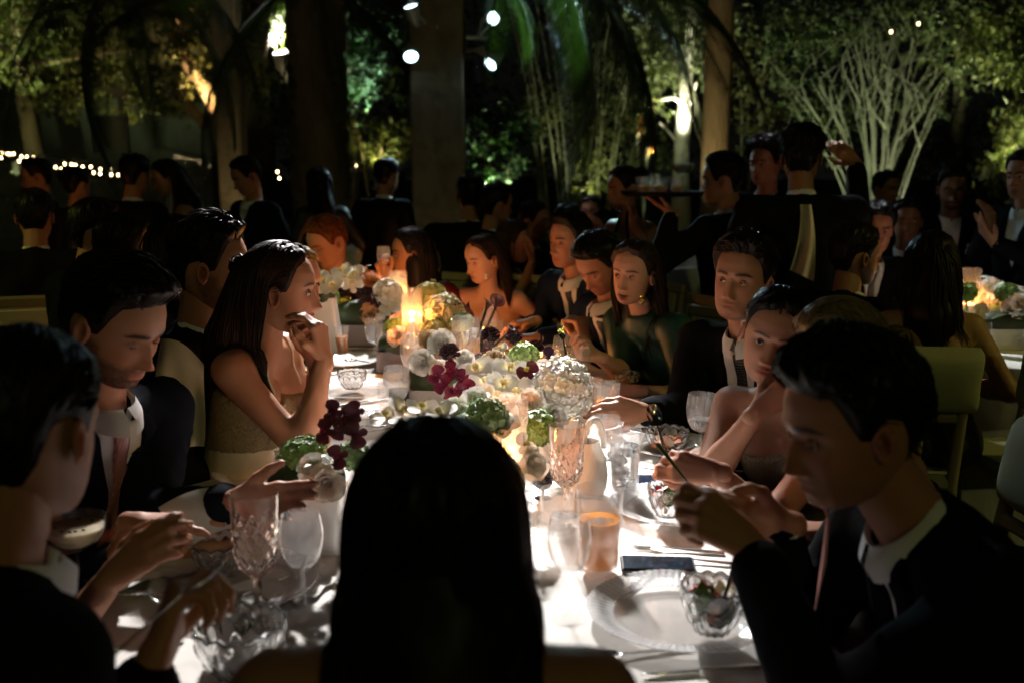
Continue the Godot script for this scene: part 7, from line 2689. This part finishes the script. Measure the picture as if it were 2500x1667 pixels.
# ---------------------------------------------------------------- other tables and standing guests
func side_table(c: Vector3, r: float, label: String, cl: String) -> void:
	var t := thing("round_table", label, "table", c)
	var b := MB.new()
	b.lathe([Vector2(0, .715), Vector2(r - .01, .715), Vector2(r - .01, .742), Vector2(0, .742)], 40)
	part(t, "tabletop", b, M.chair_wood)
	b = MB.new()
	b.lathe([Vector2(0, 0), Vector2(.3, .01), Vector2(.06, .06), Vector2(.05, .70), Vector2(0, .71)], 20)
	part(t, "pedestal", b, M.chair_wood)
	var loop := PackedVector2Array()
	for i in 120: loop.append(Vector2(c.x + cos(TAU * i / 120) * r, c.z + sin(TAU * i / 120) * r))
	var k := thing("tablecloth", cl, "tablecloth", c)
	wpart(k, "cloth", cloth_over(loop, Vector2(c.x, c.z), TY, .02, .012), M.cloth_white)

func small_bouquet(c: Vector3, label: String, sd: int) -> void:
	var root := thing("flower_arrangement", label, "flowers", c)
	box_vase(root, Vector3.ZERO + Vector3(0, .002, 0), Vector3(.26, .09, .16), M.cream_ceramic)
	foam(root, Vector3(0, .11, 0), Vector3(.13, .06, .08))
	var r := RandomNumberGenerator.new()
	r.seed = sd
	var white := Color(.82, .80, .76)
	for i in 9:
		var q := Vector3(r.randf_range(-.20, .20), .17 + r.randf_range(-.02, .08), r.randf_range(-.06, .12))
		var n := Vector3(q.x * 3, .6, .7)
		match i % 5:
			0: ball_bloom(root, "hydrangea", q, .07, white, 120, .015, "hyd_white", .9)
			1: orchid(root, q, n, .045, "orchid_white", white, "lip_white", Color(.75, .62, .25))
			2: ball_bloom(root, "guelder_rose", q, .045, Color(.20, .32, .08), 80, .011, "green_mid", .9)
			3: rose(root, q, n, .045, "rose_blush", Color(.78, .62, .54))
			4: pompon(root, "dahlia", q, n, .04, Color(.05, .004, .012))
	leaves_at(root, Vector3(0, .15, .05), 6, .08, Color(.05, .09, .02))

func far_guests() -> void:
	var fair := Color(.52, .30, .205)
	var tan_ := Color(.42, .235, .145)
	var red := Color(.46, .22, .15)
	var sh := {"kind": "short", "thick": .020}
	var lg := {"kind": "long", "thick": .016, "fall": .30, "wave": .05, "mass": [[Vector3(0, .0, -.05), Vector3(0, -.2, -.09), .075, .075], [Vector3(0, -.2, -.09), Vector3(0, -.36, -.11), .075, .05]]}
	var up := {"kind": "updo", "thick": .016, "bun": Vector3(0, .06, -.12), "bun_r": .05}
	var R: Node3D
	# ---- left table
	side_table(Vector3(-2.75, 0, -5.6), .95, "round table at the far left", "white cloth of the round table at the far left")
	small_bouquet(Vector3(-2.80, TY, -6.3), "blurred flowers between the two men at the left table", 4)
	small_bouquet(Vector3(-2.95, TY, -5.5), "blurred pale flowers at the left edge", 5)
	put_at(hurricane(.045, .2, 0, ""), Vector3(-2.98, TY + .002, -6.05), "plain candle glass among the flowers at the left edge")
	candle(Vector3(-2.98, TY + .012, -6.05), .02, .06, "candle among the flowers at the left edge", .10)
	R = person({"label": "man in black seen from behind at the left table, nearest the left edge", "head": on_z(85, 528, 5.0), "yaw": 196.0, "skin": tan_, "q": 1, "hair": sh, "jacket": M.black_wool, "tie": M.silver_tie})
	chair(Vector3(R.position.x + .06, 0, R.position.z + .08), deg_to_rad(198), "cream chair with pale wooden frame at the left edge", M.linen_cream, "chairs at the left table")
	R = person({"label": "man in profile at the left table with the flowers in front of him", "head": on_z(240, 568, 4.1), "yaw": 140.0, "hyaw": 115.0, "skin": Color(.46, .26, .13), "q": 1, "hair": sh, "jacket": M.black_wool})
	chair(Vector3(R.position.x, 0, R.position.z), deg_to_rad(140), "chair of the man in profile at the left table", M.linen_cream, "chairs at the left table")
	person({"label": "dark-haired man from behind, just above the man with the pink tie", "head": on_z(310, 612, 3.7), "yaw": 150.0, "hyaw": 120.0, "skin": tan_, "q": 1, "hair": sh, "jacket": M.black_wool})
	person({"label": "brown-haired woman from behind, between two dark heads on the left", "fem": 1.0, "head": on_z(362, 625, 3.9), "yaw": 160.0, "skin": tan_, "q": 1, "hair_color": Color(.035, .018, .010), "hair": lg, "wear": "sleeves", "dress": M.black_silk})
	person({"label": "long dark-haired woman from behind, next to the slick-haired man", "fem": 1.0, "head": on_z(438, 615, 3.45), "yaw": 120.0, "hyaw": 105.0, "skin": Color(.42, .22, .13), "q": 1, "hair": lg, "wear": "sleeves", "dress": M.black_silk})
	# ---- standing on the left
	person({"label": "standing man in a dinner jacket in profile at the far left under the bulbs", "stand": true, "head": on_z(85, 432, 7.2), "yaw": -60.0, "hyaw": -70.0, "hpitch": 10.0, "skin": tan_, "q": 2, "hair": sh, "jacket": M.black_wool, "front": true})
	person({"label": "woman in black with hair pinned up, standing under the bulbs at the left", "fem": 1.0, "stand": true, "head": on_z(190, 452, 7.0), "yaw": 155.0, "skin": tan_, "q": 2, "hair": up, "wear": "sleeves", "dress": M.black_silk, "lean": .2})
	person({"label": "standing man in black from behind beside the woman in pale blue", "stand": true, "head": on_z(332, 428, 6.6), "yaw": 160.0, "skin": tan_, "q": 2, "hair": sh, "jacket": M.black_wool})
	person({"label": "woman in a pale blue top bending her head, standing at the left", "fem": 1.0, "stand": true, "head": on_z(405, 436, 6.7), "yaw": -50.0, "hyaw": -65.0, "hpitch": 18.0, "skin": tan_, "q": 1, "hair": lg, "wear": "halter", "dress": M.blue_satin, "lean": .25})
	person({"label": "standing man in a dinner jacket and spectacles, head bent, before the slim column", "stand": true, "head": on_z(600, 432, 6.9), "yaw": -45.0, "hyaw": -60.0, "hpitch": 24.0, "skin": tan_, "q": 1, "hair": sh, "jacket": M.black_wool})
	person({"label": "dark standing woman between the palm trunk and the broad column", "fem": 1.0, "stand": true, "head": on_z(775, 450, 7.4), "yaw": 215.0, "skin": tan_, "q": 2, "hair": lg, "wear": "sleeves", "dress": M.black_silk})
	person({"label": "dark standing man close to the left side of the broad column", "stand": true, "head": on_z(945, 430, 7.6), "yaw": 150.0, "skin": tan_, "q": 2, "hair": sh, "jacket": M.black_wool})
	person({"label": "dark standing man with his back turned right of the broad column", "stand": true, "s": 1.02, "head": on_z(1150, 478, 6.4), "yaw": 175.0, "skin": tan_, "q": 2, "sw": .22, "hair": sh, "jacket": M.black_wool, "lean": .3})
	person({"label": "dark man bending over right of the broad column", "stand": true, "head": on_z(1215, 500, 6.2), "yaw": 120.0, "skin": tan_, "q": 2, "hair": sh, "jacket": M.black_wool, "lean": .4})
	# ---- back tables
	side_table(Vector3(-1.2, 0, -7.3), .75, "round table in the back left of the broad column", "white cloth of the round table in the back, left of the column")
	small_bouquet(Vector3(-1.28, TY, -6.9), "blurred white flowers on the table left of the broad column", 9)
	put_at(hurricane(.04, .22, 0, ""), Vector3(-.72, TY + .002, -7.2), "candle glass on the back table by the column")
	candle(Vector3(-.72, TY + .012, -7.2), .03, .13, "pinkish candle on the back table by the column", .06)
	side_table(Vector3(.98, 0, -8.5), .85, "round table in the back behind the woman in green", "white cloth of the round table behind the woman in green")
	small_bouquet(Vector3(.89, TY, -8.0), "bright white flowers on the back table behind the woman in green", 12)
	flood(Vector3(-.45, 6.3, -8.9), Vector3(.89, .9, -8.0), .05, 30, 9, Color(.9, .97, 1.0), "pin spot on the column aimed at the white flowers behind the woman in green", 5.0, Vector3(.05, .1, -.12), .05, "pin spots high on the column aimed at the long table", .6)
	person({"label": "brown-haired woman with a hand at her face at the back table", "fem": 1.0, "head": on_z(1258, 592, 5.6), "yaw": 60.0, "hyaw": 75.0, "skin": tan_, "q": 1, "hair_color": Color(.03, .016, .009), "hair": lg, "wear": "straps", "dress": M.champagne_lace, "R": {"at": on_z(1300, 640, 5.45), "dir": Vector3(0, 1, 0), "palm": Vector3(-1, 0, 0), "pose": "relaxed"}})
	person({"label": "man's lit profile at the back table, above the man with the boutonniere", "head": on_z(1305, 540, 7.0), "yaw": 50.0, "hyaw": 70.0, "skin": red, "q": 1, "hair": sh, "jacket": M.black_wool})
	person({"label": "small lit face of a woman at the back, left of the tray", "fem": 1.0, "head": on_z(1443, 515, 8.2), "yaw": -10.0, "hyaw": -20.0, "skin": Color(.6, .3, .22), "q": 1, "hair": up, "wear": "sleeves", "dress": M.champagne_lace})
	person({"label": "dark-haired man at the back table left of the woman in the black halter dress", "head": on_z(1385, 548, 6.4), "yaw": 170.0, "skin": red, "q": 2, "hair": sh, "jacket": M.black_wool})
	person({"label": "dark-haired woman at the back table behind the boutonniere man's shoulder", "fem": 1.0, "head": on_z(1472, 555, 7.2), "yaw": -70.0, "skin": red, "q": 2, "hair": lg, "wear": "sleeves", "dress": M.black_silk})
	person({"label": "woman in a black halter dress with her hand at her chin, behind the tray", "fem": 1.0, "stand": true, "lean": .1, "head": on_z(1522, 462, 5.6), "yaw": -55.0, "hyaw": -74.0, "hpitch": 10.0, "skin": Color(.36, .20, .11), "q": 1, "hair": up, "wear": "halter", "dress": M.black_silk, "L": {"at": on_z(1545, 540, 5.35), "dir": Vector3(-.1, 1, -.1), "palm": Vector3(-.8, 0, -.4), "pose": "relaxed", "hint": Vector3(.3, -1, .5)}})
	# ---- waiter and the men behind him
	person({"label": "waiter with a white collar carrying a tray of drinks, seen from behind", "stand": true, "head": on_z(1762, 440, 5.0), "yaw": -138.0, "hyaw": -112.0, "hpitch": 6.0, "skin": tan_, "q": 1, "hair": sh, "jacket": M.black_wool, "L": {"at": on_z(1640, 520, 4.85), "dir": Vector3(-.8, .5, 0), "palm": Vector3(0, 1, 0), "pose": "flat", "hint": Vector3(0, -1, .4)}})
	var ty := on_z(1618, 478, 4.85)
	var t := thing("tray", "round dark tray of drinks carried by the waiter", "tray", ty)
	var b := MB.new()
	b.lathe([Vector2(0, 0), Vector2(.19, 0), Vector2(.205, .022), Vector2(.20, .022), Vector2(.185, .006), Vector2(0, .005)], 40)
	part(t, "tray", b, M.black_leather)
	var dr := tumbler(.036, .085, 20, M.clear_glass, .35, M.amber_drink, 3)
	var gr := "short tumblers of amber drink on the waiter's tray"
	var k := 0
	for q in [[-.10, .03], [-.02, .06], [.06, .05], [-.06, -.04]]:
		put_at(dr, ty + Vector3(q[0], .006, q[1]), ["leftmost tumbler on the waiter's tray", "second tumbler from the left on the waiter's tray", "right front tumbler on the waiter's tray", "rear tumbler on the waiter's tray"][k], 0, gr)
		k += 1
	var cp := thing("cocktail_coupe", "coupe of dark drink on the waiter's tray", "cocktail", ty + Vector3(.10, .006, -.03))
	b = MB.new()
	b.lathe([Vector2(0, .0005), Vector2(.036, .001), Vector2(.006, .008), Vector2(.004, .08), Vector2(.03, .10), Vector2(.055, .125), Vector2(.06, .15), Vector2(.0585, .15), Vector2(.053, .127), Vector2(.028, .1025), Vector2(0, .1)], 36)
	part(cp, "glass", b, M.clear_glass)
	b = MB.new()
	b.lathe([Vector2(0, .102), Vector2(.028, .104), Vector2(.052, .128), Vector2(.055, .140), Vector2(0, .1405)], 36)
	part(cp, "drink", b, mt("dark_drink", Color(.06, .012, .006), .08))
	person({"label": "man with thick hair half hidden behind the waiter, his face in dark red light", "stand": true, "head": on_z(1868, 400, 5.7), "yaw": -35.0, "hyaw": -48.0, "skin": Color(.36, .15, .10), "q": 1, "hair": {"kind": "curly", "thick": .045}, "jacket": M.black_wool})
	person({"label": "man in black from behind raising his right elbow, white cloth at his side", "stand": true, "s": 1.05, "sw": .215, "head": on_z(1958, 385, 4.75), "yaw": 172.0, "hyaw": 160.0, "skin": Color(.34, .19, .09), "q": 1, "hair": {"kind": "short", "thick": .030}, "jacket": M.black_wool, "R": {"at": on_z(2090, 398, 5.0), "dir": Vector3(-.6, .5, .1), "palm": Vector3(0, 0, -1), "pose": "relaxed", "hint": Vector3(.5, -.3, -1)}})
	var nk := thing("service_cloth", "long white service cloth hanging from the arm of the man in black", "cloth", on_z(1968, 500, 4.5))
	var g := PackedVector3Array()
	for i in 16:
		var v := i / 15.0
		for j in 8:
			var u := j / 7.0 - .5
			g.append(Vector3(u * lerpf(.06, .105, v) + .03 * v * (1.0 - v) * 2.0, -.32 * v - .05 * u * v, .02 * sin(u * 9.0 + v * 2.0)))
	b = MB.new()
	b.grid(g, 16, 8, false)
	var g2 := PackedVector3Array()
	for q in g: g2.append(q - Vector3(0, 0, .006))
	b.grid(g2, 16, 8, false, Color.WHITE, PackedColorArray(), true)
	part(nk, "cloth", b, M.linen_cream)
	# ---- right table
	var c := Vector3(2.55, 0, -4.75)
	side_table(c, 1.0, "round table at the right edge", "white cloth of the round table at the right edge, greenish in the garden light")
	small_bouquet(on_z(2345, 712, 4.55) * Vector3(1, 0, 1) + Vector3(0, TY, 0), "flowers round the candle glass on the right table", 21)
	small_bouquet(on_z(2460, 740, 4.35) * Vector3(1, 0, 1) + Vector3(0, TY, 0), "white hydrangeas at the right edge on the right table", 20)
	var hp := on_z(2370, 700, 4.5) * Vector3(1, 0, 1) + Vector3(0, TY + .002, 0)
	put_at(hurricane(.044, .33, 0, ""), hp, "plain tall candle glass on the right table")
	candle(hp + Vector3(0, .010, 0), .03, .16, "thick candle burning in the glass on the right table", .05)
	flood(Vector3(-.25, 6.0, -8.95), Vector3(2.15, .85, -4.5), .05, 75, 5.0, Color(.95, .98, 1.0), "pin spot on the column aimed at the right table", 5.0, Vector3(.05, .1, -.12), .05, "pin spots high on the column aimed at the long table", .7)
	var wg := wine(.036, .09, .085)
	put_at(wg, on_z(2192, 730, 4.35) * Vector3(1, 0, 1) + Vector3(0, TY + .001, 0), "wine glass at the left edge of the right table")
	put_at(wg, on_z(2178, 745, 4.25) * Vector3(1, 0, 1) + Vector3(0, TY + .001, 0), "second wine glass at the left edge of the right table")
	put_at(wg, on_z(2400, 800, 3.95) * Vector3(1, 0, 1) + Vector3(0, TY + .001, 0), "wine glass behind the green cushioned chair on the right")
	person({"label": "woman with long dark hair and bare back at the right table", "fem": 1.0, "head": on_z(2272, 648, 3.75), "yaw": 165.0, "hyaw": 170.0, "skin": Color(.38, .22, .10), "q": 1, "hair": {"kind": "long", "thick": .02, "fall": .42, "wave": .12, "mass": [[Vector3(0, .0, -.05), Vector3(0, -.2, -.09), .08, .08], [Vector3(0, -.2, -.09), Vector3(0, -.42, -.11), .08, .06]]}, "wear": "strapless", "neckline": .2, "dress": M.black_silk})
	chair(Vector3(1.36, 0, -3.55), deg_to_rad(172), "green cushioned chair of the bare-backed woman on the right", M.linen_olive, "cushioned chairs on the right", true)
	chair(Vector3(1.95, 0, -3.62), deg_to_rad(186), "green cushioned chair at the right edge", M.linen_olive, "cushioned chairs on the right", true)
	person({"label": "dark bearded man in profile at the right table, back half turned", "head": on_z(2092, 625, 4.15), "yaw": 130.0, "hyaw": 105.0, "skin": Color(.30, .17, .09), "beard": .8, "q": 1, "hair": sh, "jacket": M.black_wool})
	person({"label": "man with a tie facing us at the far side of the right table", "head": on_z(2140, 560, 5.3), "yaw": 10.0, "hyaw": -8.0, "hpitch": 8.0, "skin": Color(.50, .24, .15), "q": 1, "lid": .8, "hair": {"kind": "short", "thick": .03}, "jacket": M.black_wool, "tie": M.silver_tie})
	person({"label": "bearded man standing in a dinner jacket at the far right with a pale boutonniere", "stand": true, "head": on_z(2328, 462, 6.0), "yaw": -12.0, "hyaw": -20.0, "hpitch": 12.0, "skin": Color(.34, .18, .10), "beard": .8, "q": 1, "hair": sh, "jacket": M.black_wool, "flower": true})
	person({"label": "dark standing man in front of the pale fan of stems", "stand": true, "head": on_z(2165, 462, 7.4), "yaw": 30.0, "skin": Color(.3, .16, .1), "q": 2, "hair": sh, "jacket": M.black_wool})
	person({"label": "guest in black at the right edge holding hands together", "stand": true, "head": on_z(2500, 430, 5.4), "yaw": -60.0, "skin": Color(.38, .2, .11), "q": 1, "hair": sh, "jacket": M.black_wool, "R": {"at": on_z(2420, 560, 5.2), "dir": Vector3(-.2, .7, .2), "palm": Vector3(-.5, 0, -1), "pose": "relaxed"}, "L": {"at": on_z(2425, 590, 5.15), "dir": Vector3(-.4, .4, .1), "palm": Vector3(0, 1, 0), "pose": "open"}})
	person({"label": "dark guest seated at the far right table behind the candle glass", "head": on_z(2215, 540, 6.0), "yaw": -20.0, "skin": Color(.3, .16, .1), "q": 2, "hair": sh, "jacket": M.charcoal_wool})
